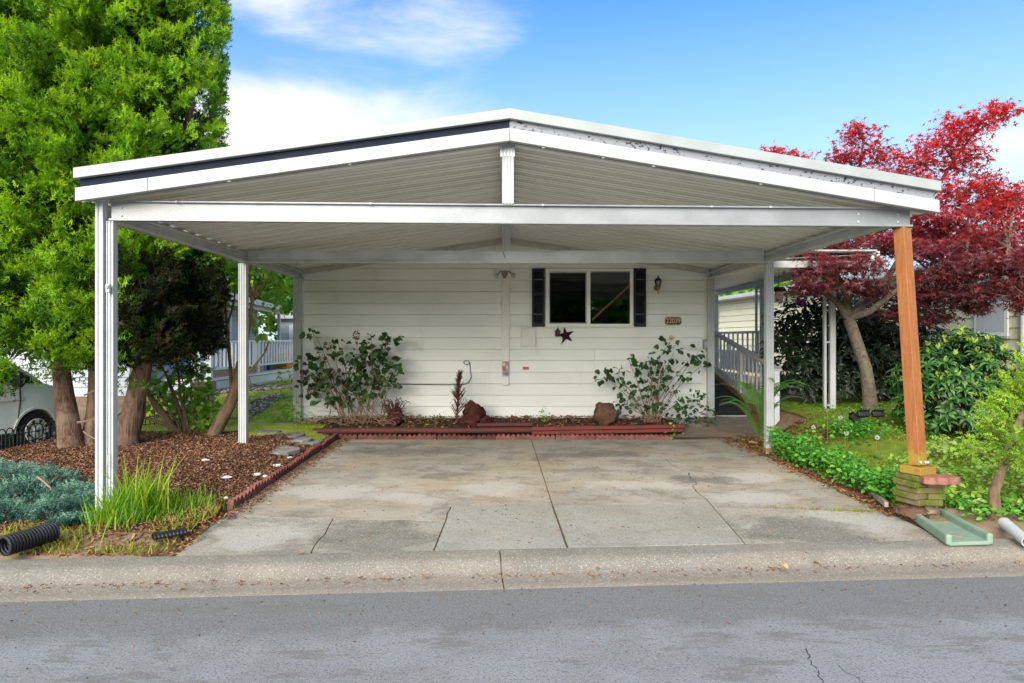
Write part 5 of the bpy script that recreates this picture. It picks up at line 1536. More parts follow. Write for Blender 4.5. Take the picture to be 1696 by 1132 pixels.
ldk = thing("neighbour_deck", "white-railed deck with pale blue skirting on the left", "deck", (-6.4, 17.5, .55))
DA, DB = (-6.42, 14.9), (-6.15, 21.2)
dd = (Vector(DB) - Vector(DA)).normalized(); dn = Vector((dd.y, -dd.x)); DL = (Vector(DB) - Vector(DA)).length
def dpt(s, off, z): q = Vector(DA) + dd * s + dn * off; return Vector((q.x, q.y, z))
e0, e1 = dpt(0, -1.45, 0), dpt(0, 0, 0)
boards(ldk, DA, DB, .45, 2, .185, dn, M["skirt_blue"], name="skirt_board"); boards(ldk, (e0.x, e0.y), (e1.x, e1.y), .45, 2, .185, -dd, M["skirt_blue"], name="skirt_board")
m = MB(); m.hexa([dpt(-.03, .035, .83), dpt(DL, .035, .83), dpt(DL, -3, .83), dpt(-.03, -1.5, .83), dpt(-.03, .035, .88), dpt(DL, .035, .88), dpt(DL, -3, .88), dpt(-.03, -1.5, .88)]); m.build("floor", M["rail_white"], ldk)
m = MB(); m.hexa([dpt(-.04, -.02, .89), dpt(3.0, -.02, .89), dpt(3.0, -.05, .89), dpt(-.04, -.05, .89), dpt(-.04, -.02, 1.05), dpt(3.0, -.02, 1.05), dpt(3.0, -.05, 1.05), dpt(-.04, -.05, 1.05)]); m.build("tan_board", M["deck_fascia"], ldk)
m = MB(); m.bar(dpt(0, -.01, 1.70), dpt(DL, -.01, 1.70), .06, .045); m.build("top_rail", M["rail_white"], ldk)
m = MB(); m.bar(dpt(0, -.01, 1.085), dpt(DL, -.01, 1.085), .04, .045); m.build("bottom_rail", M["rail_white"], ldk)
n = int(DL / .2)
for i in range(n):
    q = dpt(.12 + i * .2, -.01, 0); m = MB(); m.box(q.x - .018, q.x + .018, q.y - .03, q.y + .03, 1.108, 1.677); m.build("baluster", M["rail_white"], ldk)
for s in (.0, 2.55, DL):
    q = dpt(s, -.01, 0); m = MB(); m.box(q.x - .05, q.x + .05, q.y - .05, q.y + .05, .885, 1.80); m.build("post", M["rail_white"], ldk, bevel=.004)
q = dpt(-.02, -.14, 0); m = MB()
for dx in (-.09, .09): m.box(q.x + dx - .025, q.x + dx + .025, q.y - .03, q.y + .03, .885, 2.66)
for k in range(7): m.box(q.x - .064, q.x + .064, q.y - .015, q.y + .015, 1.0 + k * .24, 1.03 + k * .24)
m.build("trellis_post", M["rail_white"], ldk)
for (s, of, w, h, col, lb) in ((3.6, -.5, .3, .45, (.03, .13, .42), "blue bin on the neighbouring deck behind the railing"), (5.3, -.45, .35, .38, (.62, .22, .05), "orange box on the neighbouring deck at the far railing"), (4.4, -.6, .35, .75, (.035, .036, .04), "dark covered barbecue on the neighbouring deck")):
    q = dpt(s, of, .885); m = MB(); m.hexa([(q.x - w * .8, q.y - w * .8, .885), (q.x + w * .8, q.y - w * .8, .885), (q.x + w * .8, q.y + w * .8, .885), (q.x - w * .8, q.y + w * .8, .885), (q.x - w, q.y - w, .885 + h), (q.x + w, q.y - w, .885 + h), (q.x + w, q.y + w, .885 + h), (q.x - w, q.y + w, .885 + h)])
    o = thing("deck_box", lb, "box", (q.x, q.y, .885)); cm = mat_basic("box_paint", col, tuple(c_ * .8 for c_ in col), 6, .5, .4); m.build("bin_body", cm, o, bevel=.02)
    m = MB(); m.box(q.x - w * 1.05, q.x + w * 1.05, q.y - w * 1.05, q.y + w * 1.05, .885 + h + .002, .885 + h + .06); m.build("lid", cm, o, bevel=.02)
sh = thing("garden_shed", "small grey shed beyond the neighbouring deck", "shed", (-8.1, 27.5, .2))
m = MB(); m.box(-8.9, -7.7, 27, 28.5, .2, 2.55); m.build("wall", M["siding_blue"], sh)
m = MB(); m.prism([(-9.05, 26.8, 2.555), (-7.55, 26.8, 2.555), (-7.55, 26.8, 2.68), (-8.3, 26.8, 2.9), (-9.05, 26.8, 2.68)], (0, 1.9, 0)); m.build("roof", M["white_metal"], sh)
m = MB(); m.box(-8.5, -8.05, 26.96, 26.999, .3, 2.3); m.build("door", M["rail_white"], sh)

# concrete blocks by the deck
M["block_tan"] = mat_basic("concrete_block", (.42, .36, .28), (.34, .28, .22), 9, .9, .1, bump=.5)
for i, (u, v) in enumerate(((331, 661), (345, 660))):
    p = P(u, v, 12.4); bl = thing("cinder_block", "hollow cinder block left of its pair under the tan planter" if i == 0 else "hollow cinder block right of its pair under the tan planter", "block", (p.x, p.y, p.z - .1), "cinder blocks by the left deck")
    m = MB(); w, d, h = .075, .09, .1
    for xa in (-w, -.008, w - .016): m.box(p.x + xa, p.x + xa + .016, p.y - d, p.y + d, p.z - h + .0201, p.z + h - .0201)
    m.box(p.x - w, p.x + w, p.y - d, p.y + d, p.z - h, p.z - h + .02); m.box(p.x - w, p.x + w, p.y - d, p.y + d, p.z + h - .02, p.z + h)
    m.build("shell", M["block_tan"], bl)
p = P(336, 640, 12.4); m = MB(); m.box(p.x - .18, p.x + .2, p.y - .12, p.y + .12, p.z - .115, p.z + .08); tag(m.build("planter", M["deck_fascia"], None, bevel=.01), "tan planter box resting on the cinder blocks", "planter")

# ================================================================== PARKED VAN
M["van_paint"] = mat_basic("van_white", (.84, .86, .87), (.81, .83, .84), 1.5, .16, .55)
M["van_dark"] = mat_basic("van_trim", (.02, .021, .023), None, 4, .55, .35)
M["van_glass"] = mat_basic("van_glass", (.012, .015, .018), None, 4, .06, .6)
M["tyre"] = mat_basic("tyre_rubber", (.018, .018, .018), (.03, .028, .026), 20, .85, .2)
M["hubcap"] = mat_basic("hubcap_silver", (.70, .71, .72), (.62, .63, .64), 6, .35, .5, .0)
M["emblem_blue"] = mat_basic("emblem_blue", (.015, .05, .20), None, 4, .3, .5)
M["lens"] = mat_basic("lamp_lens", (.6, .62, .64), (.5, .5, .52), 9, .1, .6)
van = thing("parked_van", "white compact van parked nose-in beyond the black hoop fence", "van", (0, 0, 0))
def hy(x, z):
    h = .90 - .13 * max(0, z - 1.02) ** 1.2 - .03 * max(0, .45 - z)
    if x > .2: h -= .24 * ((x - .2) / .49) ** 2
    return h
def arc(cx, r, n=12): return [(cx + r * math.cos(math.pi * k / n), .31 + r * math.sin(math.pi * k / n)) for k in range(n + 1)]
low = [(.66, .24)] + [(.40, .24)] + arc(0, .352)[0:] + [(-.42, .22)] + [(-2.26, .22)] + arc(-2.66, .352) + [(-3.05, .24), (-3.58, .32)]
up = [(-3.62, .6), (-3.62, 1.05), (-3.58, 1.5), (-3.50, 1.78), (-3.35, 1.84), (-2.2, 1.88), (-1.2, 1.85), (-.95, 1.80), (-.55, 1.52), (-.10, 1.24), (.12, 1.07), (.36, 1.00), (.55, .90), (.65, .76), (.69, .60), (.69, .42)]
prof_ = low + up; n = len(prof_)
m = MB(); vs = [(x, -hy(x, z), z) for x, z in prof_] + [(x, hy(x, z), z) for x, z in prof_]
m.add(vs, [tuple(range(n)), tuple(range(2 * n - 1, n - 1, -1))] + [(i, n + i, n + (i + 1) % n, (i + 1) % n) for i in range(n)])
body = m.build("body", M["van_paint"], van)
bm = bmesh.new(); bm.from_mesh(body.data); bmesh.ops.triangulate(bm, faces=[f for f in bm.faces if len(f.verts) > 4]); bmesh.ops.recalc_face_normals(bm, faces=bm.faces); bm.to_mesh(body.data); bm.free()
body.data.polygons.foreach_set("use_smooth", [True] * len(body.data.polygons)); body.data.set_sharp_from_angle(angle=rad(38))
def sidepoly(name, pts, mat, out=.006, th=.02, parent=None):
    for s in (-1, 1):
        m = MB(); a = [(x, s * (hy(x, z) + out), z) for x, z in pts]; b = [(x, s * (hy(x, z) + out - th), z) for x, z in pts]; k = len(pts)
        m.add(a + b, [tuple(range(k)), tuple(range(2 * k - 1, k - 1, -1))] + [(i, (i + 1) % k, k + (i + 1) % k, k + i) for i in range(k)]); m.build(name, mat, parent or van)
sidepoly("side_window", [(-1.05, 1.12), (-.28, 1.10), (-.72, 1.50), (-1.0, 1.68), (-1.05, 1.68)], M["van_glass"])
sidepoly("quarter_window", [(-.24, 1.09), (.08, 1.07), (-.22, 1.26), (-.62, 1.45)], M["van_dark"])
sidepoly("sill_trim", [(-2.2, .22), (-.42, .22), (-.43, .33), (-2.2, .33)], M["van_dark"])
sidepoly("door_seam", [(-.34, .36), (-.328, .36), (-.26, .8), (-.262, 1.06), (-.274, 1.06), (-.272, .8)], M["van_dark"], .003)
sidepoly("door_seam", [(-1.17, .36), (-1.158, .36), (-1.14, 1.66), (-1.152, 1.66)], M["van_dark"], .003)
sidepoly("door_crease", [(-1.14, .815), (-.275, .83), (-.275, .845), (-1.14, .83)], M["hubcap"], .003)
arcp = arc(0, .352, 16); arco = arc(0, .385, 16)
for s in (-1, 1):
    m = MB(); k = len(arcp); vs = []
    for r_, o_ in ((arcp, .012), (arco, .016), (arco, .0), (arcp, .0)): vs += [(x, s * (hy(x, z) + o_), z) for x, z in r_]
    m.add(vs, [(q * k + i, q * k + i + 1, ((q + 1) % 4) * k + i + 1, ((q + 1) % 4) * k + i) for q in range(4) for i in range(k - 1)]); m.build("wheel_arch_lip", M["van_paint"], van)
sidepoly("mud_flap", [(-.43, .06), (-.36, .06), (-.36, .36), (-.41, .38)], M["van_dark"], .0, .2)
sidepoly("bumper_trim", [(.40, .25), (.64, .25), (.67, .40), (.42, .40)], M["van_dark"], .004)
for s in (-1, 1):
    m = MB(); m.lathe([(.028, 0), (.03, -.01), (.02, -.02)], (-.22 + .0, -s * 0 + s * (hy(-.2, .84) + .004), .84), 10, "y" if s < 0 else "y"); m.build("marker_lamp", M["lens"], van)
    m = MB(); m.obox((-.40, s * 1.02, 1.16), (.10, .20, .24)); m.build("mirror", M["van_dark"], van, bevel=.04)
    m = MB(); m.add([(.40, s * (hy(.40, .90) + .004), .80), (.64, s * (hy(.64, .74) + .004), .70), (.60, s * (hy(.6, .80) + .006), .82), (.34, s * (hy(.34, .97) + .004), .97)], [(0, 1, 2, 3)]); m.build("headlight", M["lens"], van)
m = MB(); m.hexa([(.15, -.76, 1.085), (.15, .76, 1.085), (-.90, .66, 1.775), (-.90, -.66, 1.775), (.165, -.76, 1.10), (.165, .76, 1.10), (-.885, .66, 1.79), (-.885, -.66, 1.79)]); m.build("windscreen", M["van_glass"], van)
m = MB(); m.box(.685, .705, -.5, .5, .50, .66); m.build("grille", M["van_dark"], van, bevel=.01)
for wx in (0, -2.66):
    for s in (-1, 1):
        c = Vector((wx, s * .80, .31))
        w = MB(); w.lathe([(.20, -.10), (.285, -.10), (.308, -.075), (.312, 0), (.308, .075), (.285, .10), (.20, .10)], c, 32, "y"); tyre = w.build("wheel", M["tyre"], van, smooth=40)
        q = MB(); q.lathe([(.205, -.085 * -s * -1), (.20, s * -.10), (.19, s * -.112), (.12, s * -.098), (.055, s * -.115), (.05, s * -.120)], c, 32, "y"); q.build("hubcap", M["hubcap"], tyre, smooth=50)
        for k in range(8):
            t = 2 * math.pi * (k + .5) / 8; d = Vector((math.cos(t), 0, math.sin(t))); e = Vector((-math.sin(t), 0, math.cos(t)))
            h = MB(); o_ = c + Vector((0, s * .1065, 0)); h.prism([o_ + d * .135 + e * .012, o_ + d * .135 - e * .012, o_ + d * .180 - e * .034, o_ + d * .188, o_ + d * .180 + e * .034], (0, s * .008, 0)); h.build("hubcap_slot", M["van_dark"], tyre)
        for r_, mt, off in ((1.0, "hubcap", .118), (.85, "emblem_blue", .122)):
            h = MB(); h.prism([c + Vector((.048 * r_ * math.cos(t), s * off, .027 * r_ * math.sin(t))) for t in [2 * math.pi * k / 16 for k in range(16)]], (0, s * .004, 0)); h.build("emblem", M[mt], tyre)
vp = P(53, 715, 11.0)
van.location = (vp.x, vp.y, -.035); van.rotation_euler = (0, 0, rad(73))
# axle line sits .8 m to the van's left of the visible wheel
van.location = Vector((vp.x, vp.y, -.035)) + Matrix.Rotation(rad(73), 3, "Z") @ Vector((0, .80, 0))

# ================================================================== VEGETATION
def rdir(n, up=0.0):
    v = NR.normal(size=(n, 3)); v = norm(v); v[:, 2] += up; return norm(v)


def in_ball(n, shell=0.0):
    d = norm(NR.normal(size=(n, 3))); r = (shell ** 3 + (1 - shell ** 3) * NR.random(n)) ** (1 / 3); return d * r[:, None], d


SPRAYS = [leaf_spray(4, .34, .3, s_) for s_ in range(4)]; SPRAY = SPRAYS[0]; OVAL = leaf_oval(.30); ROUND = leaf_oval(.42, .15, .08); LONG = leaf_oval(.17, .18, .05); MAPL = leaf_maple()


def curve(p, q, sag=.1, n=7, wob=.04, seed=0):
    rr = random.Random(seed); p, q = Vector(p), Vector(q); L = (q - p).length; s = Vector((rr.uniform(-1, 1), rr.uniform(-1, 1), rr.uniform(-.3, .3))) * wob * L
    return [p.lerp(q, i / (n - 1)) + (Vector((0, 0, -sag * L)) + s) * math.sin(math.pi * i / (n - 1)) + Vector((rr.uniform(-1, 1), rr.uniform(-1, 1), 0)) * wob * .25 * L * (0 < i < n - 1) for i in range(n)]


def taper(a, b, n): return [lerp(a, b, i / (n - 1)) for i in range(n)]


# ------------------------------------------------ the big arborvitae on the left
arb = thing("arborvitae_tree", "tall bright green arborvitae with three trunks left of the carport", "tree", (-5.7, 9.3, .25))
for (u0, v0, y0, u1, v1, r0, r1, s) in ((120, 742, 9.15, 95, 560, .150, .11, 1), (150, 738, 9.35, 160, 540, .145, .11, 2), (206, 742, 9.3, 252, 560, .165, .105, 3)):
    a = P(u0, v0 + 8, y0); b = P(u1, v1, y0 + .1); c = b + (b - a) * 1.6 + Vector((0, 0, 1.2))
    pts = curve(a, b, 0, 7, .03, s) + [b.lerp(c, .5), c]
    m = MB(); m.tube(pts, [r0 * 1.25, r0 * 1.0] + taper(r0 * .9, r1 * .9, 5) + [r1 * .7, .03], 14)
    m.v = [tuple(Vector(v) + Vector((mnoise.noise(Vector(v) * 5), mnoise.noise(Vector(v) * 5 + Vector((9, 0, 0))), 0)) * .035) for v in m.v]
    m.build("trunk", M["bark_cedar"], arb, smooth=80)
for k, (u, v, y, du, dv) in enumerate(((128, 700, 9.05, 40, -14), (138, 715, 9.1, 34, 18), (120, 690, 9.0, -24, -12), (205, 735, 9.2, -20, 26), (170, 738, 9.15, 25, 12), (140, 655, 9.1, 30, -20))):
    m = MB(); m.tube(curve(P(u, v, y), P(u + du, v + dv, y - .15), .05, 5, .08, k), [.014, .012, .009, .006, .004], 5); m.build("dead_twig", M["dry_stem"], arb)
cols = [(-7.25, 9.5, 1.35, .70, 10.4), (-5.95, 9.15, 1.22, .55, 10.8), (-5.10, 9.5, 1.12, .75, 10.2)]
A_sc, D_sc = [], []
for ci, (cx_, cy_, Rr, zb, zt) in enumerate(cols):
    n_cl = 1250
    th = NR.uniform(0, 2 * np.pi, n_cl); hz = NR.random(n_cl) ** .85
    z = zb + .45 + (zt - zb) * hz
    prof_r = Rr * np.clip(np.minimum(.62 + (z - zb) * .32, 1.0), 0, 1) * np.clip((zt + 1.0 - z) / 3.4, .0, 1) ** .6
    inner = NR.random(n_cl) < .22
    rr = prof_r * np.where(inner, NR.uniform(.45, .75, n_cl), NR.uniform(.84, 1.10, n_cl))
    cc = np.stack([cx_ + rr * np.cos(th), cy_ + rr * np.sin(th), z], 1)
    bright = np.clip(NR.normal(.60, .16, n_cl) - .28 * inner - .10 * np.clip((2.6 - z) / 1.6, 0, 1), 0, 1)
    for i in range(n_cl):
        out = np.array((math.cos(th[i]), math.sin(th[i]), .0))
        # one branch fan: small sprays along a drooping-then-rising axis, spread in a tilted plane
        k = 50; ax = norm(out * .8 + NR.normal(size=3) * .28 + np.array((0, 0, .55))); sp_ = norm(np.cross(ax, np.array((0, 0, 1.0))) * 1.0 + NR.normal(size=3) * .5); th_ = np.cross(ax, sp_)
        L_ = NR.uniform(.30, .52); f = NR.random(k) ** .7; wd = L_ * .55 * np.sin(np.pi * (.15 + .75 * f))
        off = ax * (L_ * (f - .45))[:, None] + sp_ * (NR.uniform(-1, 1, k) * wd)[:, None] + th_ * (NR.normal(0, .28, k) * wd)[:, None]
        loc = cc[i] + off; lowlim = 1.80 if cc[i][0] < -6.3 else (1.06 if cc[i][0] < -5.75 else 1.34)
        d = norm(ax * .9 + off * 1.6 + NR.normal(size=(k, 3)) * .45)
        nrm = norm(th_ + NR.normal(size=(k, 3)) * .7)
        keep = (loc[:, 0] < (-3.86 if z[i] < 3.4 else -3.62)) & (loc[:, 0] < -.412 * loc[:, 1] + .22 * mnoise.noise(Vector((0, z[i] * 1.1, 2))))
        keep &= loc[:, 2] > lowlim - .1 + .35 * mnoise.noise(Vector((cc[i][0] * 1.3, 0, 4))) + NR.normal(0, .1, k)
        if z[i] < 1.2: keep &= loc[:, 1] < 9.8
        if not keep.any(): continue
        d, nrm, loc, f = d[keep], nrm[keep], loc[keep], f[keep]; kk = len(loc)
        sz = NR.uniform(.08, .15, kk)
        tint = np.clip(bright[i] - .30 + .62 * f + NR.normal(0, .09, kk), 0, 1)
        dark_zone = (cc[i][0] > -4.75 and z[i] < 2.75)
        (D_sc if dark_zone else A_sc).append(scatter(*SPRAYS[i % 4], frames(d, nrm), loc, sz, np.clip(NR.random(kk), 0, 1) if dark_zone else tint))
n_ = 9000; ci_ = NR.integers(0, 3, n_); cA = np.array(cols)[ci_]; zz = cA[:, 3] + 1.0 + (cA[:, 4] - cA[:, 3] - 2.2) * NR.random(n_); aa = NR.uniform(0, 6.28, n_); r_ = cA[:, 2] * .62 * np.sqrt(NR.random(n_))
loc = np.stack([cA[:, 0] + r_ * np.cos(aa), cA[:, 1] + r_ * np.sin(aa), zz], 1)
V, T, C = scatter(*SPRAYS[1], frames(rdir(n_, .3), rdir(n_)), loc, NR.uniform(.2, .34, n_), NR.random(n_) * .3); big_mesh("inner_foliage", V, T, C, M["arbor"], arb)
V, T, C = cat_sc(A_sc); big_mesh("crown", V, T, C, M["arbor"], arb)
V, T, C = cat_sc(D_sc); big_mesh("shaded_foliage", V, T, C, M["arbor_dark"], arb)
# hanging skirt of old foliage under the right side
loc = []; dd_ = []
for (u, v, ru, rv, y) in ((300, 430, 55, 45, 9.6), (330, 480, 40, 40, 9.7), (275, 500, 45, 55, 9.6), (290, 560, 50, 35, 9.6), (250, 470, 40, 60, 9.5), (330, 550, 25, 22, 9.7), (235, 560, 30, 40, 9.4)):
    n_ = 520; b, d = in_ball(n_); s = y / F
    loc.append(np.array(P(u, v, y)) + b * np.array((ru * s, .45, rv * s))); dd_.append(norm(d + np.array((0, 0, -.25))))
loc = np.concatenate(loc); dd_ = np.concatenate(dd_); k = loc[:, 0] < -3.72; loc, dd_ = loc[k], dd_[k]
V, T, C = scatter(*SPRAY, frames(dd_, rdir(len(loc))), loc, NR.uniform(.09, .17, len(loc)), NR.random(len(loc)))
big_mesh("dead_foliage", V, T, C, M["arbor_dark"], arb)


# ------------------------------------------------ red maple
ZB = h_right(5.86, 10.9)
mp_ = thing("red_maple", "red Japanese maple with a forked grey trunk right of the carport", "tree", (5.86, 10.9, ZB))
base, fork = P(1443, 694, 10.95), P(1405, 528, 10.95)
pts = [base + Vector((.02, 0, -.1)), base, P(1440, 650, 10.95), P(1434, 610, 10.95), P(1420, 570, 10.95), fork]
m = MB(); m.tube(pts, [.16, .125, .105, .095, .09, .088], 14)
m.v = [tuple(Vector(v) + Vector((mnoise.noise(Vector(v) * 6), mnoise.noise(Vector(v) * 6 + Vector((9, 0, 0))), 0)) * .018) for v in m.v]
m.build("trunk", M["bark_grey"], mp_, smooth=80)
limbs = [
    [fork, P(1385, 505, 10.9), P(1360, 480, 10.7), P(1335, 430, 10.5), P(1310, 380, 10.9), P(1290, 300, 11.5)],
    [fork, P(1402, 490, 11.1), P(1385, 450, 11.3), P(1395, 380, 11.4), P(1420, 290, 11.5), P(1430, 235, 11.5)],
    [fork, P(1440, 515, 10.7), P(1480, 485, 10.4), P(1540, 450, 10.2), P(1600, 425, 9.9), P(1670, 410, 9.7)],
    [fork + Vector((0, 0, .02)), P(1450, 490, 11.2), P(1490, 430, 11.3), P(1530, 350, 11.2), P(1580, 270, 11.0), P(1630, 200, 10.9)],
    [fork, P(1430, 495, 11.6), P(1480, 460, 12.0), P(1570, 440, 12.2), P(1640, 440, 12.2)],
]
for i, L in enumerate(limbs):
    L = [Vector(q) + Vector((R.uniform(-.03, .03), R.uniform(-.05, .05), R.uniform(-.03, .03))) * (j > 0) for j, q in enumerate(L)]
    m = MB(); m.tube(L, taper(.062, .013, len(L)), 9); m.build("limb", M["bark_grey"], mp_, smooth=80)
# u, v, depth, half width, half height (photo px), tint
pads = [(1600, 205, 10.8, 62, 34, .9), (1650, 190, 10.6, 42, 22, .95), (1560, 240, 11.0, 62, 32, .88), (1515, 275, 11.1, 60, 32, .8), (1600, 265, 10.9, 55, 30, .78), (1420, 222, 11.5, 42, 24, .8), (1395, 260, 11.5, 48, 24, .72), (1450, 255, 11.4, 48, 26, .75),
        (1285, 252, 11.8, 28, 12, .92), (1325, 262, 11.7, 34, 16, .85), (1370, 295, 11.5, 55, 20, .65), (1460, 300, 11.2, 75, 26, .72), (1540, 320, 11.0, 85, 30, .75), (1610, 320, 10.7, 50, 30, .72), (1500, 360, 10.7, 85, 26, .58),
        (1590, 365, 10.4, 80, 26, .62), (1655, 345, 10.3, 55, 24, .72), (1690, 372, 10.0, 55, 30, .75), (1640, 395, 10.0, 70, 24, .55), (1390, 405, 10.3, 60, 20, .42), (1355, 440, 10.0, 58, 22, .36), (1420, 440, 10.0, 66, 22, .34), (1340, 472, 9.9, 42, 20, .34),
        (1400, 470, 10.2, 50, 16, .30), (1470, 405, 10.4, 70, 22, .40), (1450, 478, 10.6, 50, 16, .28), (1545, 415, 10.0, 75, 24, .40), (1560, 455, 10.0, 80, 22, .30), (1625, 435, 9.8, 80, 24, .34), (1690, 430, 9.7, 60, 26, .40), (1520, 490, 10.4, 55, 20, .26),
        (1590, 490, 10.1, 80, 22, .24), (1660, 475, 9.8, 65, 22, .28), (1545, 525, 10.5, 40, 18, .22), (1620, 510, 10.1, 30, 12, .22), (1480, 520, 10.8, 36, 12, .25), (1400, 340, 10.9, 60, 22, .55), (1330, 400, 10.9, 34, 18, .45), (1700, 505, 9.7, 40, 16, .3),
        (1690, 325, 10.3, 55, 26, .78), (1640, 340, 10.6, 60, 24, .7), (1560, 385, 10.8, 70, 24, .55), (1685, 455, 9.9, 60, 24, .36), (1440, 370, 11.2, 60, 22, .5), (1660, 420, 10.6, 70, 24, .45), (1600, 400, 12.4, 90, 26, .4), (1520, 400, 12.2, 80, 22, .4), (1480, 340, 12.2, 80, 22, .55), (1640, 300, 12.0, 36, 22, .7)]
scs = []; tw = MB()
alllimb = [Vector(q) for L in limbs for q in L[1:]]
for i, (u, v, y, ru, rv, tn) in enumerate(pads):
    s = y / F; c = np.array(P(u, v, y)); rx, rz = ru * s, rv * s * 1.1; ry = min(.75, rx * .9)
    n_ = int(250 * (rx * ry) / .16 * (1.25 if tn < .55 else .85)) + (140 if tn < .55 else 100)
    b, d = in_ball(n_, .25); b[:, 2] *= (1 - .15 * (b[:, 0] ** 2)); loc = c + b * np.array((rx, ry, rz))
    # feathered layers: gather leaves on a few sprays inside the pad
    tips, _ = in_ball(max(7, n_ // 16)); tips = c + tips * np.array((rx, ry, rz)) * 1.05
    pick = tips[NR.integers(0, len(tips), n_)]
    loc = loc * .38 + pick * .62 + NR.normal(size=(n_, 3)) * np.array((.05, .05, .022))
    keep = ~((loc[:, 0] < 4.12) & (loc[:, 1] < 12.1)); loc = loc[keep]; n2 = len(loc)
    if n2 == 0: continue
    out = norm(np.stack([loc[:, 0] - c[0], loc[:, 1] - c[1], np.zeros(n2)], 1) + NR.normal(size=(n2, 3)) * .6)
    dr = norm(out + np.array((0, 0, -.35)) + NR.normal(size=(n2, 3)) * .25)
    nr = norm(np.array((0, 0, 1.0)) + NR.normal(size=(n2, 3)) * .45 + out * .3)
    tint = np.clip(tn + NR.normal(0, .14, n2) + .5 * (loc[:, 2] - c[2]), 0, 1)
    scs.append(scatter(*MAPL, frames(dr, nr), loc, NR.uniform(.06, .10, n2), tint))
    cv = Vector(c); near = min(alllimb, key=lambda q: (q - cv).length + .4 * max(0, q.z - cv.z))
    if not (cv.x < 4.3 and cv.y < 12.1):
        cp = curve(near, cv, -.08, 5, .08, i); tw.tube(cp, taper(.02, .007, 5), 5)
        for t_ in tips[:5]: tw.tube(curve(cp[3], Vector(t_), 0, 4, .06, i), [.007, .006, .004, .003], 4, False)
V, T, C = cat_sc(scs); big_mesh("crown", V, T, C, M["maple"], mp_)
o = tw.build("twigs", M["bark_grey"], mp_); o["kind"] = "stuff"


# ------------------------------------------------ rhododendrons
def whorl_shrub(root, c, r, n, L, one, many, per=8, low=-.55, seed=0, limit=300, keepf=None):
    b = norm(NR.normal(size=(n * 3, 3))); b = b[b[:, 2] > low][:n]
    k = NR.uniform(.78, 1.06, len(b)) * (1 + .14 * np.array([mnoise.noise(Vector(q) * 2.3 + Vector((seed, 0, 0))) for q in b]))
    ctr = np.array(c) + b * np.array(r) * k[:, None]
    if keepf is not None: mk = keepf(ctr); ctr, b = ctr[mk], b[mk]
    locs, ds, ns, tt = [], [], [], []
    for i in range(len(ctr)):
        ax = norm(b[i] * .7 + np.array((0, -.15, .75)) + NR.normal(size=3) * .15)
        a = norm(np.cross(ax, (0.3, .9, .1))); e = np.cross(ax, a); ph = NR.random() * 6.28; tn = np.clip(NR.normal(.5, .2), 0, 1)
        for j in range(per):
            t = ph + 2 * math.pi * j / per + NR.normal() * .15
            rad_ = a * math.cos(t) + e * math.sin(t)
            d = norm(rad_ + ax * NR.uniform(-.25, .35)); locs.append(ctr[i] + rad_ * .012); ds.append(d); ns.append(ax + rad_ * .2); tt.append(np.clip(tn + NR.normal() * .12, 0, 1))
    locs, ds, ns = np.array(locs), np.array(ds), np.array(ns)
    leaves_as_parts(root, "leaf", *LONG, frames(ds, ns), locs, NR.uniform(.8, 1.15, len(locs)) * L, tt, one, many, limit)
    return ctr, b


def stems(root, base, ctrs, mat, r0=.03, n=14, name="stem"):
    for i in range(n):
        q = Vector(ctrs[R.randrange(len(ctrs))]); p = Vector(base) + Vector((R.uniform(-.15, .15), R.uniform(-.1, .1), 0))
        m = MB(); m.tube(curve(p, q, -.05, 6, .07, i), taper(r0, .006, 6), 6); m.build(name, mat, root)


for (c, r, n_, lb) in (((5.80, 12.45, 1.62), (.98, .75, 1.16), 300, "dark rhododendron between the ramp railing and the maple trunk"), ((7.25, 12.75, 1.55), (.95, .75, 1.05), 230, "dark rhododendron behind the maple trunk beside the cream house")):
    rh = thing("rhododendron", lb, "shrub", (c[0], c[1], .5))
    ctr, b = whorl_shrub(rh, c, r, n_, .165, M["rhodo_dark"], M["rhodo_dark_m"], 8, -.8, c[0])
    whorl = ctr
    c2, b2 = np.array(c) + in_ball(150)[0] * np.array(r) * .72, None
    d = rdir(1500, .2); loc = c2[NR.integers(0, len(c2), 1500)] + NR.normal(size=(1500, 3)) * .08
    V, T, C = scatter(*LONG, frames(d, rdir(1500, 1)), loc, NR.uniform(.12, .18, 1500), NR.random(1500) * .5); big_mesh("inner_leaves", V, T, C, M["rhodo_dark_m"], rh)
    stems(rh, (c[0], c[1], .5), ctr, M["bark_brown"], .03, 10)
    if c[0] < 6:
        for (u, v) in ((1326, 502), (1350, 485)):
            q = np.array(P(u, v, 11.55)); n2 = 34; d = rdir(n2, .3)
            V, T, C = scatter(*OVAL, frames(d, rdir(n2)), q + d * .02, .055, NR.random(n2)); big_mesh("purple_flower", V, T, C, M["purple_petal"], rh, None)
rh = thing("rhododendron", "green rhododendron with pale new shoots behind the timber post", "shrub", (6.12, 9.1, .35))
c, r = (6.12, 9.1, 1.08), (.86, .62, .74)
ctr, b = whorl_shrub(rh, c, r, 330, .125, M["rhodo"], M["rhodo_m"], 8, -.75, 3.3)
n2 = 1400; loc = np.array(c) + in_ball(n2)[0] * np.array(r) * .8
V, T, C = scatter(*LONG, frames(rdir(n2, .2), rdir(n2, 1)), loc, NR.uniform(.10, .14, n2), NR.random(n2) * .4); big_mesh("inner_leaves", V, T, C, M["rhodo_m"], rh)
stems(rh, (6.12, 9.1, .35), ctr, M["bark_brown"], .022, 10)
sel = ctr[(b[:, 2] > .0) & (b[:, 1] < .45)]; sel = sel[NR.permutation(len(sel))[:75]]
loc, ds = [], []
for q in sel:
    for j in range(6): loc.append(q + np.array((0, 0, .02))); ds.append(norm(np.array((0, 0, 1.0)) + NR.normal(size=3) * .33))
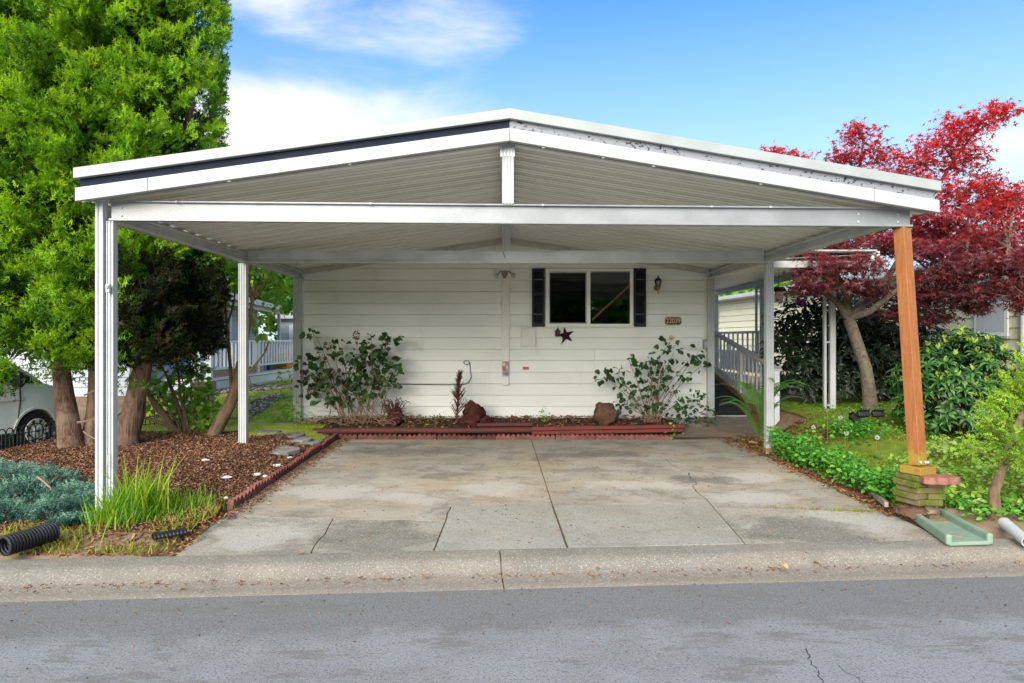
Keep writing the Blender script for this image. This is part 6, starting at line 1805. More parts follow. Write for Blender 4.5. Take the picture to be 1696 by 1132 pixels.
V, T, C = scatter(*LONG, frames(np.array(ds), rdir(len(loc))), np.array(loc), NR.uniform(.05, .10, len(loc)), NR.random(len(loc))); big_mesh("new_shoots", V, T, C, M["rhodo_new"], rh)

# ------------------------------------------------ young cedar at the right edge
cb = G(1648, 858, .155)
yc = thing("young_cedar", "small lime green cedar with a bare crooked trunk at the kerb", "tree", cb)
pts = [cb + Vector((0, 0, -.05)), cb, P(1647, 815, 6.07), P(1662, 770, 6.07), P(1674, 730, 6.08), P(1697, 680, 6.1), P(1720, 630, 6.1), P(1738, 585, 6.1)]
m = MB(); m.tube(pts, [.07, .058, .045, .04, .034, .028, .02, .006], 10); m.v = [tuple(Vector(v) + Vector((mnoise.noise(Vector(v) * 14), mnoise.noise(Vector(v) * 14 + Vector((9, 0, 0))), 0)) * .012) for v in m.v]
m.build("trunk", M["bark_brown"], yc, smooth=80)
scs = []; zt = []
for i in range(52):
    f = i / 51; base_ = Vector(pts[3]).lerp(Vector(pts[-1]), f); a = R.uniform(0, 6.28); ln = lerp(.40, .10, f) * R.uniform(.6, 1.1); up_ = lerp(.05, .9, f)
    tip = base_ + Vector((math.cos(a) * ln, math.sin(a) * ln, ln * up_ + .05)); m = MB(); cp = curve(base_, tip, .1 * (1 - f), 5, .05, i); m.tube(cp, taper(.010, .003, 5), 4, False); m.build("branch", M["bark_brown"], yc)
    k = 46; t_ = NR.uniform(.25, 1.0, k); loc = np.array([np.array(Vector(base_).lerp(tip, x)) for x in t_]) + NR.normal(size=(k, 3)) * .05
    dv = np.array(tip - base_); d = norm(norm(dv[None])[0] * .8 + NR.normal(size=(k, 3)) * .5 + np.array((0, 0, .25)))
    scs.append(scatter(*SPRAY, frames(d, NR.normal(size=(k, 3)) * .6 + np.array((0, -.8, .5))), loc, NR.uniform(.045, .09, k), np.clip(.2 + .5 * t_ + NR.normal(0, .15, k) + .2 * f, 0, 1)))
V, T, C = cat_sc(scs); big_mesh("crown", V, T, C, M["cedar_lime"], yc)


# ------------------------------------------------ shrubs against the house wall
def leaf_shrub(name, label, cat, loc_, blobs, y, size, one, many, leaf=ROUND, dens=1.0, limit=300, depth=.22, droop=-.25):
    root = thing(name, label, cat, loc_); L, D, N_, ctrs = [], [], [], []
    for (u, v, ru, rv) in blobs:
        s = y / F; n_ = max(6, int(ru * rv * .075 * dens)); b, d = in_ball(n_); c = np.array(P(u, v, y + R.uniform(-.08, .08)))
        q = c + b * np.array((ru * s, depth, rv * s)); L.append(q); D.append(norm(d * np.array((1, .6, .5)) + NR.normal(size=(n_, 3)) * .4 + np.array((0, -.25, droop)))); N_.append(norm(np.array((0, -.55, .75)) + NR.normal(size=(n_, 3)) * .45)); ctrs.append(c)
    L, D, N_ = np.concatenate(L), np.concatenate(D), np.concatenate(N_)
    leaves_as_parts(root, "leaf", *leaf, frames(D, N_), L, NR.uniform(.75, 1.2, len(L)) * size, NR.random(len(L)), one, many, limit)
    return root, ctrs, L


b1 = [(516, 550, 12, 12), (535, 588, 24, 12), (560, 572, 12, 12), (590, 590, 26, 24), (575, 612, 30, 20), (622, 575, 22, 24), (625, 605, 30, 26), (648, 560, 14, 12), (640, 590, 16, 16), (610, 640, 30, 18), (560, 640, 36, 22), (520, 618, 20, 22), (505, 600, 14, 14), (510, 645, 16, 18), (640, 628, 22, 20), (652, 612, 12, 14), (588, 660, 26, 10), (545, 665, 24, 12)]
bush, ctrs, _ = leaf_shrub("leafy_shrub", "large leafy shrub with dried brown flower heads left on the house wall", "shrub", (-2.6, 11.6, .3), b1, 11.6, .108, M["bush_leaf"], M["bush_leaf_m"])
for i, c in enumerate(ctrs):
    for k in range(2):
        p = P(R.uniform(575, 655), 702, 11.6 + R.uniform(-.1, .15)) if i > 3 else P(R.uniform(560, 600), 700, 11.6)
        m = MB(); m.tube(curve(p, Vector(c) + Vector((R.uniform(-.1, .1), R.uniform(-.05, .05), R.uniform(0, .12))), -.06, 7, .06, i * 3 + k), taper(.009, .004, 7), 5, False); m.build("stem", M["dry_stem"], bush)
for (u, v) in ((590, 556), (543, 573), (505, 622), (527, 630), (515, 648), (574, 642), (548, 618), (603, 600)):
    q = np.array(P(u, v, 11.42)); b, d = in_ball(60, .5); V, T, C = scatter(*OVAL, frames(d, rdir(60)), q + b * .055, .035, NR.random(60)); big_mesh("dried_flower_head", V, T, C, M["flower_dry"], bush, None)
b2 = [(1092, 588, 14, 12), (1078, 598, 9, 8), (1110, 566, 12, 10), (1116, 585, 12, 14), (1000, 624, 16, 10), (1025, 622, 20, 12), (1030, 640, 14, 8), (1068, 605, 22, 16), (1075, 628, 24, 24), (1060, 645, 14, 12), (1042, 592, 7, 6), (1100, 605, 14, 10), (1096, 618, 14, 12), (1140, 598, 14, 14), (1155, 588, 12, 14), (1162, 606, 8, 8), (1132, 622, 14, 8), (1038, 650, 16, 10), (1050, 672, 26, 12), (1105, 648, 18, 14), (1085, 668, 22, 14), (1118, 672, 16, 16), (1030, 672, 14, 8)]
bush2, ctrs2, _ = leaf_shrub("leafy_shrub", "leafy shrub with long bare stems right of the window on the house wall", "shrub", (2.5, 11.6, .3), b2, 11.6, .098, M["bush_leaf"], M["bush_leaf_m"])
for i, c in enumerate(ctrs2):
    p = P(R.uniform(1060, 1095), 700, 11.6 + R.uniform(-.1, .15))
    m = MB(); m.tube(curve(p, Vector(c), -.05, 7, .07, i + 70), taper(.008, .004, 7), 5, False); m.build("stem", M["dry_stem"], bush2)
leaf_shrub("low_shrub", "low dark green plant at the foot of the house corner post", "plant", (3.3, 11.5, .3), [(1145, 672, 26, 22), (1165, 690, 26, 14), (1130, 690, 20, 14), (1150, 655, 14, 8)], 11.5, .075, M["bush_leaf"], M["bush_leaf_m"], OVAL, 1.6)
leaf_shrub("small_weed", "small bright weed growing against the siding under the red tag", "plant", (.7, 11.8, .3), [(902, 684, 8, 14)], 11.8, .045, M["lime_leaf"], M["lime_leaf_m"], OVAL, 3.0)
leaf_shrub("small_weed", "leafy weed growing through the red scalloped edging", "plant", (2.7, 10.9, .15), [(1117, 718, 14, 12), (1120, 706, 9, 6)], 10.9, .05, M["lime_leaf"], M["lime_leaf_m"], OVAL, 2.4)
leaf_shrub("low_plant", "low dark plant left of the dead conifer in the bed", "plant", (-1.0, 11.6, .25), [(731, 692, 12, 9), (690, 704, 26, 6), (715, 705, 20, 5)], 11.5, .05, M["bush_leaf"], M["bush_leaf_m"], OVAL, 2.0)
leaf_shrub("corner_shrub", "bright leafy shrub beside the left corner post of the house", "shrub", (-3.9, 12.0, .3), [(474, 665, 18, 16), (486, 680, 16, 14), (462, 682, 14, 12), (484, 650, 10, 8), (466, 700, 18, 8)], 11.9, .075, M["lime_leaf"], M["lime_leaf_m"], OVAL, 1.8)
leaf_shrub("deck_shrub", "green shrub with reddish tips in front of the left deck skirting", "shrub", (-5.4, 17.5, .4), [(478, 625, 18, 16), (484, 640, 16, 12), (470, 632, 10, 8)], 17.2, .09, M["lime_leaf"], M["lime_leaf_m"], OVAL, 1.8)

# dead conifer and dead curly plant in the bed
dc = thing("dead_conifer", "small dead red-brown conifer standing in the flower bed", "dead plant", P(758, 694, 11.5))
b0 = P(757, 698, 11.5); m = MB(); m.tube([b0, b0 + Vector((.01, 0, .35)), P(762, 618, 11.5)], [.02, .012, .003], 6); m.build("trunk", M["stem_red"], dc)
m = MB()
for i in range(150):
    f = R.random() ** .8; z = .04 + f * .76; a = R.uniform(0, 6.28); ln = lerp(.20, .035, f) * R.uniform(.5, 1.1); p = b0 + Vector((.05 * f, 0, z)); q = p + Vector((math.cos(a) * ln, math.sin(a) * ln, ln * 1.1 + .02))
    m.tube([p, p.lerp(q, .5) + Vector((0, 0, -.01)), q], [.006, .005, .002], 4, False)
    for k in range(3): r_ = p.lerp(q, R.uniform(.4, .95)); m.tube([r_, r_ + Vector((R.uniform(-.04, .04), R.uniform(-.04, .04), R.uniform(.0, .05)))], [.004, .002], 3, False)
o = m.build("twigs", M["stem_red"], dc); o["kind"] = "stuff"
dp = thing("dead_curly_plant", "dead dark plant with curled stems right of the large leafy shrub", "dead plant", P(653, 700, 11.45))
m = MB(); b0 = P(652, 702, 11.45)
for i in range(60):
    a = R.uniform(0, 6.28); h = R.uniform(.15, .42); w = R.uniform(.03, .17); p = b0 + Vector((R.uniform(-.06, .06), R.uniform(-.06, .06), 0)); q = p + Vector((math.cos(a) * w, math.sin(a) * w, h)); e = q + Vector((math.cos(a) * .09, math.sin(a) * .06, -.05 + R.uniform(-.05, .05)))
    m.tube([p, p.lerp(q, .5) + Vector((0, 0, .04)), q, q.lerp(e, .6) + Vector((0, 0, .03)), e], [.008, .007, .006, .006, .003], 4, False)
o = m.build("stems", M["stem_red"], dp); o["kind"] = "stuff"
m = MB(); m.rock(b0 + Vector((.03, .03, .12)), (.13, .11, .15), 5, 2, .3); m.build("root_clump", M["lava"], dp, smooth=70)

# ------------------------------------------------ leaning lilac tree and the fan-stemmed shrub under the arborvitae
li = thing("leaning_tree", "leaning multi-stemmed small tree behind the left middle carport post", "tree", P(345, 738, 10.2))
tr = [P(343, 742, 10.2), P(362, 705, 10.2), P(380, 672, 10.2), P(392, 640, 10.25), P(399, 600, 10.3)]
m = MB(); m.tube(tr, [.11, .095, .085, .075, .065], 10); m.build("trunk", M["bark_brown"], li, smooth=80)
e = tr[-1]
for i, (L, r) in enumerate((([e, P(406, 570, 10.3), P(414, 530, 10.35), P(418, 500, 10.4)], .052), ([P(418, 500, 10.4), P(412, 470, 10.5), P(418, 420, 10.6)], .028), ([P(418, 500, 10.4), P(422, 460, 10.5), P(432, 415, 10.7)], .024), ([P(418, 500, 10.4), P(432, 470, 10.6), P(446, 420, 10.9)], .02), ([P(418, 500, 10.4), P(430, 490, 10.7), P(456, 440, 11.3)], .016),
                         ([tr[2], P(384, 640, 10.3), P(380, 590, 10.4), P(376, 540, 10.4), P(372, 500, 10.5)], .036), ([P(380, 575, 10.4), P(372, 545, 10.4), P(362, 500, 10.4), P(360, 470, 10.4)], .018), ([P(376, 540, 10.4), P(388, 500, 10.5), P(392, 440, 10.6)], .02), ([tr[3] , P(420, 608, 10.2), P(438, 585, 10.2), P(446, 565, 10.2)], .022), ([P(372, 690, 10.2), P(400, 655, 10.3), P(415, 640, 10.3), P(413, 625, 10.3)], .018))):
    m = MB(); m.tube(L, taper(r, r * .45, len(L)), 7); m.build("branch", M["bark_brown"], li, smooth=80)
L_, D_ = [], []
for (u, v, ru, rv, y, k) in ((410, 455, 28, 28, 10.6, 60), (440, 440, 26, 22, 11.2, 60), (462, 460, 22, 26, 12.0, 70), (482, 490, 12, 30, 12.8, 60), (470, 500, 20, 18, 12.5, 50), (430, 520, 14, 26, 10.9, 45), (436, 545, 10, 14, 10.9, 20), (360, 500, 22, 18, 10.6, 40), (345, 525, 22, 14, 10.6, 30), (350, 450, 30, 30, 10.7, 70), (385, 435, 25, 20, 10.6, 60), (445, 480, 22, 22, 11.4, 50), (470, 430, 20, 14, 12.4, 40)):
    b, d = in_ball(k); q = np.array(P(u, v, y)) + b * np.array((ru * y / F, .3, rv * y / F)); L_.append(q); D_.append(norm(d * .8 + np.array((0, 0, -.5))))
L_, D_ = np.concatenate(L_), np.concatenate(D_); k = L_[:, 0] < -3.72; L_, D_ = L_[k], D_[k]
leaves_as_parts(li, "leaf", *ROUND, frames(D_, norm(np.array((0, -.5, .8)) + NR.normal(size=(len(L_), 3)) * .4)), L_, NR.uniform(.07, .12, len(L_)), NR.random(len(L_)), M["lime_leaf"], M["lime_leaf_m"])

fs_ = thing("fan_shrub", "many-stemmed shrub with bright leaves between the cedar trunk and leaning tree", "shrub", P(305, 735, 10.5))
tips = [(228, 618, .05), (245, 655, .045), (262, 600, .03), (275, 615, .025), (290, 590, .03), (300, 610, .02), (228, 690, .04), (250, 630, .03), (315, 630, .018), (268, 655, .022), (255, 690, .02), (285, 650, .02)]
for i, (u, v, r) in enumerate(tips):
    p = P(312 + R.uniform(-14, 12), 728 + R.uniform(-4, 4), 10.55); q = P(u, v, 10.6 + R.uniform(-.3, .3)); m = MB(); m.tube(curve(p, q, -.06, 7, .06, i + 200), taper(r, r * .4, 7), 7); m.build("stem", M["bark_brown"], fs_, smooth=80)
L_, D_ = [], []
for (u, v, ru, rv, k) in ((262, 628, 28, 16, 60), (250, 660, 26, 22, 55), (322, 640, 22, 22, 70), (310, 665, 26, 20, 70), (335, 690, 22, 22, 80), (300, 690, 30, 18, 60), (320, 615, 20, 14, 40), (345, 665, 12, 20, 30), (285, 645, 26, 20, 50)):
    b, d = in_ball(k); q = np.array(P(u, v, 10.8)) + b * np.array((ru * 10.8 / F, .3, rv * 10.8 / F)); L_.append(q); D_.append(norm(d + np.array((0, 0, -.3))))
L_, D_ = np.concatenate(L_), np.concatenate(D_)
leaves_as_parts(fs_, "leaf", *ROUND, frames(D_, norm(np.array((0, -.5, .8)) + NR.normal(size=(len(L_), 3)) * .4)), L_, NR.uniform(.075, .125, len(L_)), NR.random(len(L_)), M["lime_leaf"], M["lime_leaf_m"])

# ------------------------------------------------ blue juniper
jn = thing("blue_juniper", "low spreading blue-green juniper at the left edge by the kerb", "shrub", (-4.3, 6.4, .2))
scs = []
for (u, v, y, rx, ry, rz) in ((20, 795, 6.75, .34, .3, .17), (75, 800, 6.7, .28, .28, .13), (30, 825, 6.3, .36, .3, .16), (120, 828, 6.3, .24, .25, .13), (95, 850, 6.05, .26, .22, .12), (140, 838, 6.15, .14, .2, .11), (10, 855, 6.0, .24, .2, .12), (-60, 830, 6.4, .4, .35, .2), (-40, 800, 7.0, .5, .4, .2), (120, 872, 5.85, .14, .14, .08)):
    n_ = 900; b, d = in_ball(n_, .6); d2 = norm(d * np.array((1, 1, .6)) + np.array((0, 0, .5)) + NR.normal(size=(n_, 3)) * .35)
    loc = np.array(P(u, v, y)) + b * np.array((rx, ry, rz)) * np.array([1 + .35 * mnoise.noise(Vector(q * 2.2 + u)) for q in b])[:, None]; loc[:, 2] = np.maximum(loc[:, 2], .19)
    scs.append(scatter(*SPRAY, frames(d2, rdir(n_, .4)), loc, NR.uniform(.035, .07, n_), np.clip(.42 + b[:, 2] * .3 + .55 * np.array([mnoise.noise(Vector(q * 9)) for q in loc]) + NR.normal(0, .14, n_), 0, 1)))
V, T, C = cat_sc(scs); big_mesh("foliage", V, T, C, M["juniper"], jn)
for i, (a, b_) in enumerate((((62, 790), (85, 812)), ((70, 830), (60, 860)), ((85, 838), (95, 868)))):
    m = MB(); m.tube(curve(P(*a, 6.25), P(*b_, 6.0), .05, 5, .08, i), taper(.012, .006, 5), 5); m.build("branch", M["dry_stem"], jn)

# ------------------------------------------------ sword fern
fb = P(1256, 722, 9.95)
fe = thing("sword_fern", "green sword fern behind the right middle carport post", "fern", fb)
def frond(az, ln, lift, mat):
    n = 11; pts = []
    for i in range(n):
        f = i / (n - 1); pts.append(fb + Vector((math.cos(az), math.sin(az), 0)) * ln * (f * (.45 + .4 * f) ) * (1 - .0 * lift) + Vector((0, 0, ln * lift * math.sin(f * math.pi * .62) * .95)))
    m = MB(); m.tube(pts, taper(.006, .002, n), 4, False)
    for i in range(2, 38):
        f = i / 38; k = f * (n - 1); j = min(n - 2, int(k)); p = pts[j].lerp(pts[j + 1], k - j); d = (pts[j + 1] - pts[j]).normalized(); w = .085 * ln / .8 * math.sin(math.pi * (.12 + .86 * f)) ** .8
        sd = d.cross(Vector((0, 0, 1))); sd = sd.normalized() if sd.length > .05 else Vector((1, 0, 0)); 
        for s in (-1, 1):
            t = p + sd * s * w + d * w * .35 + Vector((0, 0, -.1 * w)); q = d * .006
            b = len(m.v); mid = p.lerp(t, .45) 
            m.v += [tuple(p - q), tuple(mid - q * 1.4), tuple(t), tuple(mid + q * 1.4), tuple(p + q)]; m.f.append((b, b + 1, b + 2, b + 3, b + 4))
    m.build("frond", mat, fe)
for i in range(28):
    a = 2 * math.pi * i / 28 + R.uniform(-.15, .15); frond(a, R.uniform(.62, .9), R.uniform(.6, 1.15), M["fern"])
for i in range(2): frond(R.uniform(1.5, 4.2), R.uniform(.5, .7), R.uniform(.5, 1.0), M["fern_brown"])

# ------------------------------------------------ ground cover, grass, litter
def hz(fun, pts): return np.array([fun(float(x), float(y)) for x, y in pts])


def groundcover(name, label, n, xf, yf, keepf, hf, top, size, mat, leaf=OVAL, cat="ground cover", upn=.9):
    x = xf(n); y = yf(n, x); k = np.array([keepf(a, b) for a, b in zip(x, y)]); x, y = x[k], y[k]; n = len(x)
    cl = np.array([mnoise.noise(Vector((a * 2.2, b * 2.2, 5))) for a, b in zip(x, y)])
    hgt = np.clip(top(x, y) * (.55 + .75 * (cl + .4)), .02, None)
    z = hz(hf, zip(x, y)) + hgt * NR.random(n) ** .55
    d = norm(NR.normal(size=(n, 3)) * np.array((1, 1, .35)) + np.array((0, 0, .12))); nm = norm(np.array((0, -.25, upn)) + NR.normal(size=(n, 3)) * .4)
    V, T, C = scatter(*leaf, frames(d, nm), np.stack([x, y, z], 1), NR.uniform(.7, 1.3, n) * size, np.clip(.45 + cl * .5 + NR.normal(0, .2, n), 0, 1))
    o = big_mesh(name, V, T, C, mat); tag(o, label, cat); return o


U = NR.uniform
groundcover("mint_groundcover", "dense green leafy ground cover along the right edge of the drive", 9500, lambda n: U(3.60, 4.25, n), lambda n, x: U(6.45, 9.55, n), lambda a, b: a < 4.0 + .25 * mnoise.noise(Vector((b * 1.7, 0, 0))) - .04 * (b - 8), h_right, lambda x, y: .31 * np.clip((4.3 - x) / .3, .2, 1), .052, M["cover_green"])
groundcover("mint_clump", "round clump of green ground cover on the mossy lawn", 900, lambda n: NR.normal(4.75, .16, n), lambda n, x: NR.normal(9.3, .2, n), lambda a, b: True, h_right, lambda x, y: .2 + 0 * x, .05, M["cover_green"])
groundcover("goutweed", "pale lime leafy ground cover around the timber post and cedar", 9500, lambda n: U(4.0, 7.6, n), lambda n, x: U(5.85, 9.4, n), lambda a, b: (a + (b - 6.0) * .18 > 4.18 + .2 * mnoise.noise(Vector((a * 2, b * 2, 0)))) and (b < 8.5 + (a - 5.6) * .5 + .4 * mnoise.noise(Vector((a * 1.5, b, 2)))) and (b > 6.15 + .12 * mnoise.noise(Vector((a * 3, 1, 0))) or a > 4.7), h_right, lambda x, y: .24 * np.clip((y - 5.85) / .6, .15, 1.0), .062, M["cover_lime"])
groundcover("violet_groundcover", "dark green leaves at the foot of the young cedar", 900, lambda n: U(4.1, 5.4, n), lambda n, x: U(5.95, 6.6, n), lambda a, b: True, h_right, lambda x, y: .12 + 0 * x, .05, M["cover_green"])


def grass(name, label, x, y, hf, hgt, mat, w=.006, lean=.5, cat="grass", tint=None):
    n = len(x); z = hz(hf, zip(x, y)); a = U(0, 2 * np.pi, n); d = norm(np.stack([np.cos(a) * lean * NR.random(n), np.sin(a) * lean * NR.random(n), np.ones(n)], 1)); h = hgt * U(.5, 1.15, n)
    tv, tf = blade(.35, 1.0); sc = np.stack([np.full(n, w), h, h], 1)
    side = np.stack([np.cos(a + 1.57), np.sin(a + 1.57), np.zeros(n)], 1); nr = np.cross(side, d)
    V, T, C = scatter(tv, tf, frames(d, nr), np.stack([x, y, z], 1), sc, np.clip(NR.normal(.4, .22, n) if tint is None else tint, 0, 1))
    o = big_mesh(name, V, T, C, mat); tag(o, label, cat); o["kind"] = "stuff"; return o


n = 1500; x = NR.normal(-3.32, .20, n); y = NR.normal(6.12, .17, n); grass("tall_grass", "tall bright grass clump at the foot of the front left post", x, y, h_left, np.clip(.40 - 1.0 * np.abs(x + 3.35) , .08, .4), M["grass_tall"], .006, .55)
n = 90; x = NR.normal(-3.28, .12, n); y = NR.normal(6.15, .1, n); grass("seeding_grass", "yellow seeding stalks rising from the tall grass clump", x, y, h_left, .55, M["grass_tall"], .006, .35, tint=np.full(n, .95))
n = 260; x = NR.normal(-3.0, .2, n); y = NR.normal(6.5, .15, n); grass("tall_grass", "thin grass seedlings on the mulch right of the tall clump", x, y, h_left, .18, M["grass_tall"], .004, .6)
for (u, v) in ((213, 790), (245, 800), (205, 780), (222, 770)):
    pass
n = 4600; x = U(-5.3, -2.62, n); y = U(5.2, 6.35, n); k = np.array([rt(a, b) > .62 and mnoise.noise(Vector((a * 2.4, b * 2.4, 8))) > -.02 for a, b in zip(x, y)]); grass("dry_grass", "yellowing dry grass on the bare soil by the kerb", x[k], y[k], h_left, .10, M["grass_dry"], .004, 1.1)
n = 2600; x = U(-5.3, -2.7, n); y = U(5.2, 6.2, n); k = np.array([rt(a, b) > .60 and mnoise.noise(Vector((a * 3.1, b * 3.1, 18))) > .22 for a, b in zip(x, y)]); grass("grass_tufts", "small green grass tufts on the bare soil by the kerb", x[k], y[k], h_left, .07, M["grass"], .005, 1.0)
n = 20000; x = U(-6.9, -2.75, n); y = U(10.0, 19, n) ; k = np.array([b > 10.3 + rag(a, b) and a < (-3.7 if b > 12 else -2.75 if b < 10.95 else -3.1) and mnoise.noise(Vector((a * .9, b * .9, 4))) > -.25 for a, b in zip(x, y)]); grass("lawn_grass", "patchy yellow-green grass on the left lawn", x[k], y[k], h_left, .06, M["grass"], .006, .8, tint=NR.normal(.62, .25, k.sum()))
n = 20000; x = U(3.75, 8.2, n); y = U(6.4, 12.8, n); k = np.array([(b < 10.6 or a > 4.8) and mnoise.noise(Vector((a * 1.1, b * 1.1, 14))) > -.3 for a, b in zip(x, y)]); grass("lawn_grass", "short mossy grass under the red maple", x[k], y[k], h_right, .045, M["grass"], .005, .9, tint=NR.normal(.35, .22, k.sum()))
# grass in the slab cracks
px, py = [], []
for (a, b, n_) in (((2.55, 6.62), (3.6, 6.47), 160), ((3.1, 6.5), (3.5, 6.46), 80)):
    t = NR.random(n_); px.append(a[0] + (b[0] - a[0]) * t + NR.normal(0, .012, n_)); py.append(a[1] + (b[1] - a[1]) * t + NR.normal(0, .012, n_))
grass("crack_grass", "thin grass growing along the crack in the right slab", np.concatenate(px), np.concatenate(py), zd, .05, M["grass_dry"], .003, 1.2)
groundcover("lawn_weeds", "scattered low weeds across the mossy lawn under the maple", 3800, lambda n: U(3.9, 7.6, n), lambda n, x: U(8.0, 11.6, n), lambda a, b: mnoise.noise(Vector((a * 1.6, b * 1.6, 21))) > .12 and (b < 10.5 or a > 4.8), h_right, lambda x, y: .09 + 0 * x, .045, M["cover_green"])
# dandelion clocks
for i, (u, v, u2, v2, y, lb) in enumerate(((1392, 692, 1388, 722, 9.3, "dandelion clock nearest the solar lights"), (1402, 718, 1401, 748, 8.6, "dandelion clock over the green mint clump"), (1347, 708, 1370, 722, 9.3, "low dandelion clock leaning left on the mossy lawn"), (1453, 725, 1452, 745, 8.4, "dandelion clock left of the timber post"), (1371, 680, 1371, 722, 9.3, "tall bare dandelion stalk on the mossy lawn"))):
    t_ = P(u, v, y); b = P(u2, v2, y); b.z = h_right(b.x, b.y); d_ = thing("dandelion", lb, "dandelion", b, "dandelions on the right lawn")
    m = MB(); m.tube(curve(b, t_, -.05, 5, .05, i), .0035, 5); m.build("stalk", M["stem_green"], d_)
    q, d = in_ball(70, .8); V, T, C = scatter(*LONG, frames(d, rdir(70)), np.array(t_) + q * .012, .022 if i < 4 else .01, NR.random(70)); big_mesh("seed_head", V, T, C, M["white_fluff"], d_, None)

# mulch chips, litter, gravel
CH = (np.array([(-.5, -.5, 0), (.5, -.4, .12), (.45, .5, 0), (-.4, .5, .15)], float), np.array([(0, 1, 2), (0, 2, 3)]))


def chips(name, label, x, y, hf, mat, l, w, lift=.02, cat="mulch"):
    n = len(x); z = hz(hf, zip(x, y)) + lift * NR.random(n); d = norm(NR.normal(size=(n, 3)) * np.array((1, 1, .25))); nm = norm(np.array((0, 0, 1.0)) + NR.normal(size=(n, 3)) * .35)
    sc = np.stack([w * U(.6, 1.4, n), l * U(.5, 1.5, n), np.full(n, .05)], 1)
    V, T, C = scatter(*CH, frames(d, nm), np.stack([x, y, z], 1), sc, NR.random(n)); o = big_mesh(name, V, T, C, mat); tag(o, label, cat); o["kind"] = "stuff"; return o


n = 52000; x = U(-6.5, -2.7, n); y = U(5.7, 10.6, n); k = np.array([rt(a, b) > 1.0 + rag(a, b) and not (b > 10.1 + rag(a, b) and a > -4.0) for a, b in zip(x, y)])
chips("mulch_chips", "reddish brown bark mulch covering the left bed", x[k], y[k], lambda a, b: h_left(a, b) + .012, M["mulch_chip"], .034, .010, .025)
n = 2600; x = U(-5.4, -2.5, n); y = U(5.2, 6.3, n); k = np.array([rt(a, b) > .6 for a, b in zip(x, y)]); chips("soil_litter", "dry bark and leaf litter on the soil by the kerb", x[k], y[k], h_left, M["litter"], .04, .015, .012, "litter")
t = U(6.3, 10.9, 1900); x = 3.68 - np.abs(NR.normal(0, .07, 1900)) + .02; x = np.where(t > 9.3, x + U(-.2, .3, 1900), x)
chips("drive_litter", "brown dead leaves gathered along the right edge of the drive", x, t, lambda a, b: zd(a, b) + .006 if a < 3.66 else max(zd(a, b), h_ground(a, b)) + .012, M["litter"], .038, .018, .018, "litter")
t = U(6.2, 10.9, 1300); x = -2.60 + np.abs(NR.normal(0, .09, 1300)); chips("edging_litter", "bark crumbs spilled along the left edge of the drive", x, t, lambda a, b: zd(a, b) + .006, M["mulch_chip"], .03, .011, .008, "litter")
n = 2400; x = U(-3.4, 2.9, n); y = U(11.15, 12.05, n); chips("bed_litter", "dead leaves and twigs lying in the flower bed", x, y, lambda a, b: .225 + .15 * ss(11.15, 11.9, b), M["litter"], .06, .022, .03, "litter")
n = 900; x = U(3.7, 4.6, n); y = U(9.3, 10.6, n); chips("fern_litter", "dead leaves around the fern", x, y, h_right, M["litter"], .06, .03, .03, "litter")
n = 5000; x = U(-6.4, -4.6, n); y = U(12.2, 17, n); k = np.array([mnoise.noise(Vector((a * .8, b * .5, 30))) > -.05 for a, b in zip(x, y)]); chips("gravel", "brownish gravel in front of the left deck", x[k], y[k], lambda a, b: h_left(a, b) + .012, M["gravel_chip"], .07, .055, .03, "gravel")
n = 420; s_ = U(-4, 6, n); t_ = np.clip(np.abs(NR.normal(.22, .07, n)), .05, .5); pts = [rxy(a, b) for a, b in zip(s_, t_)]
chips("gutter_litter", "scraps of leaf and grit in the gutter", np.array([p[0] for p in pts]), np.array([p[1] for p in pts]), lambda a, b: .018 + .07 * ss(.27, .38, rt(a, b)), M["litter"], .022, .010, .006, "litter")
# dry hanging stems in the bed
m = MB()
for i in range(90):
    p = P(R.uniform(500, 690), R.uniform(690, 706), 11.4 + R.uniform(-.15, .2)); q = p + Vector((R.uniform(-.35, .35), R.uniform(-.1, .1), R.uniform(-.02, .12))); m.tube(curve(p, q, -.12, 5, .1, i + 500), .004, 3, False)
o = m.build("dry_stems", M["dry_stem"], None); tag(o, "tangle of dry fallen stems at the left end of the flower bed", "dry stems", None, "stuff")


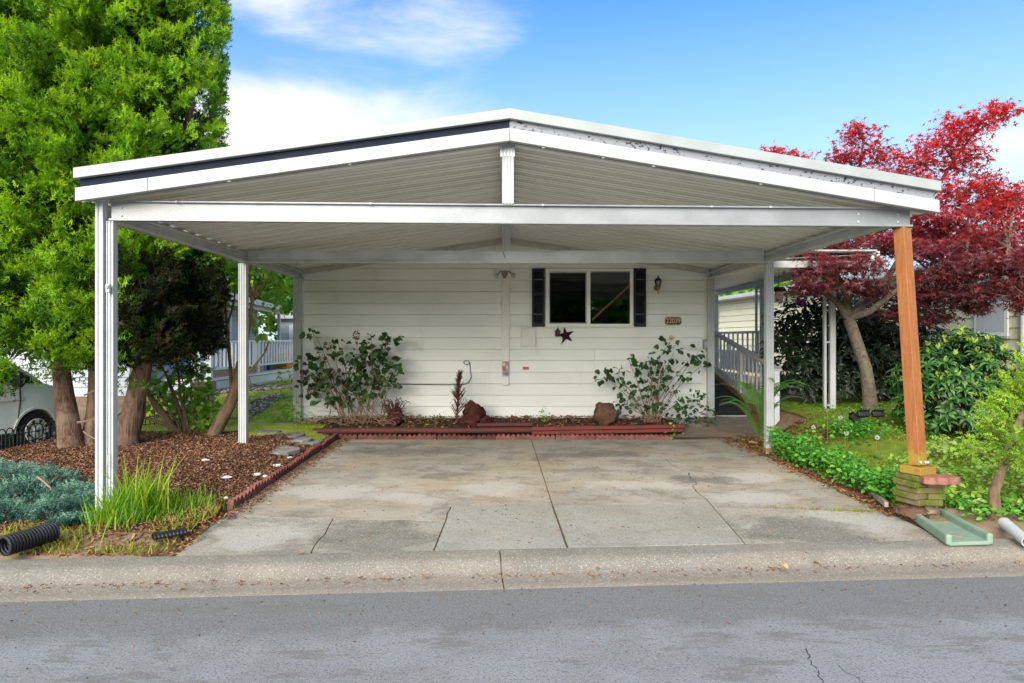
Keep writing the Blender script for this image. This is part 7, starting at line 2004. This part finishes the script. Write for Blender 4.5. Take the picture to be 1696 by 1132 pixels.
# ------------------------------------------------ trees beyond
def far_tree(label, x, y, z0, h, r, n, size=.26, tint=.5, name="leafy_tree", zc=.62):
    t = thing(name, label, "tree", (x, y, z0)); m = MB(); m.tube([(x, y, z0 - .2), (x + .1, y, z0 + h * .4), (x, y, z0 + h * .8)], [.2, .15, .04], 8); m.build("trunk", M["bark_brown"], t)
    k = 26; cl, _ = in_ball(k, .4); cl = np.array((x, y, z0 + h * zc)) + cl * np.array((r, r, h * (1 - zc))) * .85
    loc = cl[NR.integers(0, k, n)] + NR.normal(size=(n, 3)) * r * .22
    d = rdir(n, -.2); V, T, C = scatter(*ROUND, frames(d, norm(np.array((0, -.3, .8)) + NR.normal(size=(n, 3)) * .5)), loc, U(.7, 1.2, n) * size, np.clip(tint + NR.normal(0, .2, n) + .12 * (loc[:, 2] - z0 - h * zc) / h, 0, 1))
    big_mesh("crown", V, T, C, M["tree_leaf"], t)


far_tree("broad green tree over the left neighbour's porch roof", -11.5, 27.5, .2, 6.4, 3.0, 4200, .3, .45)
far_tree("bright green tree left of the house corner behind the porch", -8.2, 31, .2, 6.2, 2.3, 3800, .28, .62)
far_tree("green tree behind the shed beyond the left deck", -10.2, 33, .2, 5.5, 2.6, 3000, .3, .35)
far_tree("tall tree far beyond the arborvitae", -22, 36, .2, 8, 4.5, 3600, .45, .35)
far_tree("bright green tree beyond the porch awning", 9.2, 32, .2, 5.4, 2.4, 3200, .28, .6)
far_tree("green tree behind the cream house", 14.5, 36, .2, 5.6, 3.2, 2600, .4, .4)
far_tree("low bright bush at the far end of the porch", 7.0, 27.5, .2, 3.0, 1.2, 1500, .2, .62, "leafy_bush", .5)

for i, (x, y, h, r, tn) in enumerate(((-13, -15, 6.0, 3.2, .3), (-6.5, -17, 5.2, 3.0, .4), (2.2, -16, 5.6, 3.2, .15), (6.6, -16.5, 5.2, 3.0, .25), (14, -15, 6.2, 3.4, .3))):
    far_tree(("tree across the street behind the viewpoint, far left", "bushy tree across the street, left of centre", "tree straight across the street from the carport", "bright tree across the street, right of centre", "tall tree across the street, far right")[i], x, y, 0, h * (1.15 if i in (2, 3) else .6), r, 3000 if i in (2, 3) else 2000, .42, tn, zc=.5)

n = 350; s_ = U(-5, 6, n); t_ = -np.abs(NR.normal(0, .5, n)); pts = [rxy(a, b) for a, b in zip(s_, t_)]
chips("road_grit", "loose stone grit and crumbs scattered over the road", np.array([p[0] for p in pts]), np.array([p[1] for p in pts]), lambda a, b: .004, M["litter"], .012, .007, .002, "grit")
n = 500; x = U(-2.5, 3.5, n); y = U(5.4, 10.8, n); chips("drive_crumbs", "small dark crumbs and leaf bits scattered over the drive", x, y, lambda a, b: zd(a, b) + .006, M["litter"], .016, .009, .003, "litter")
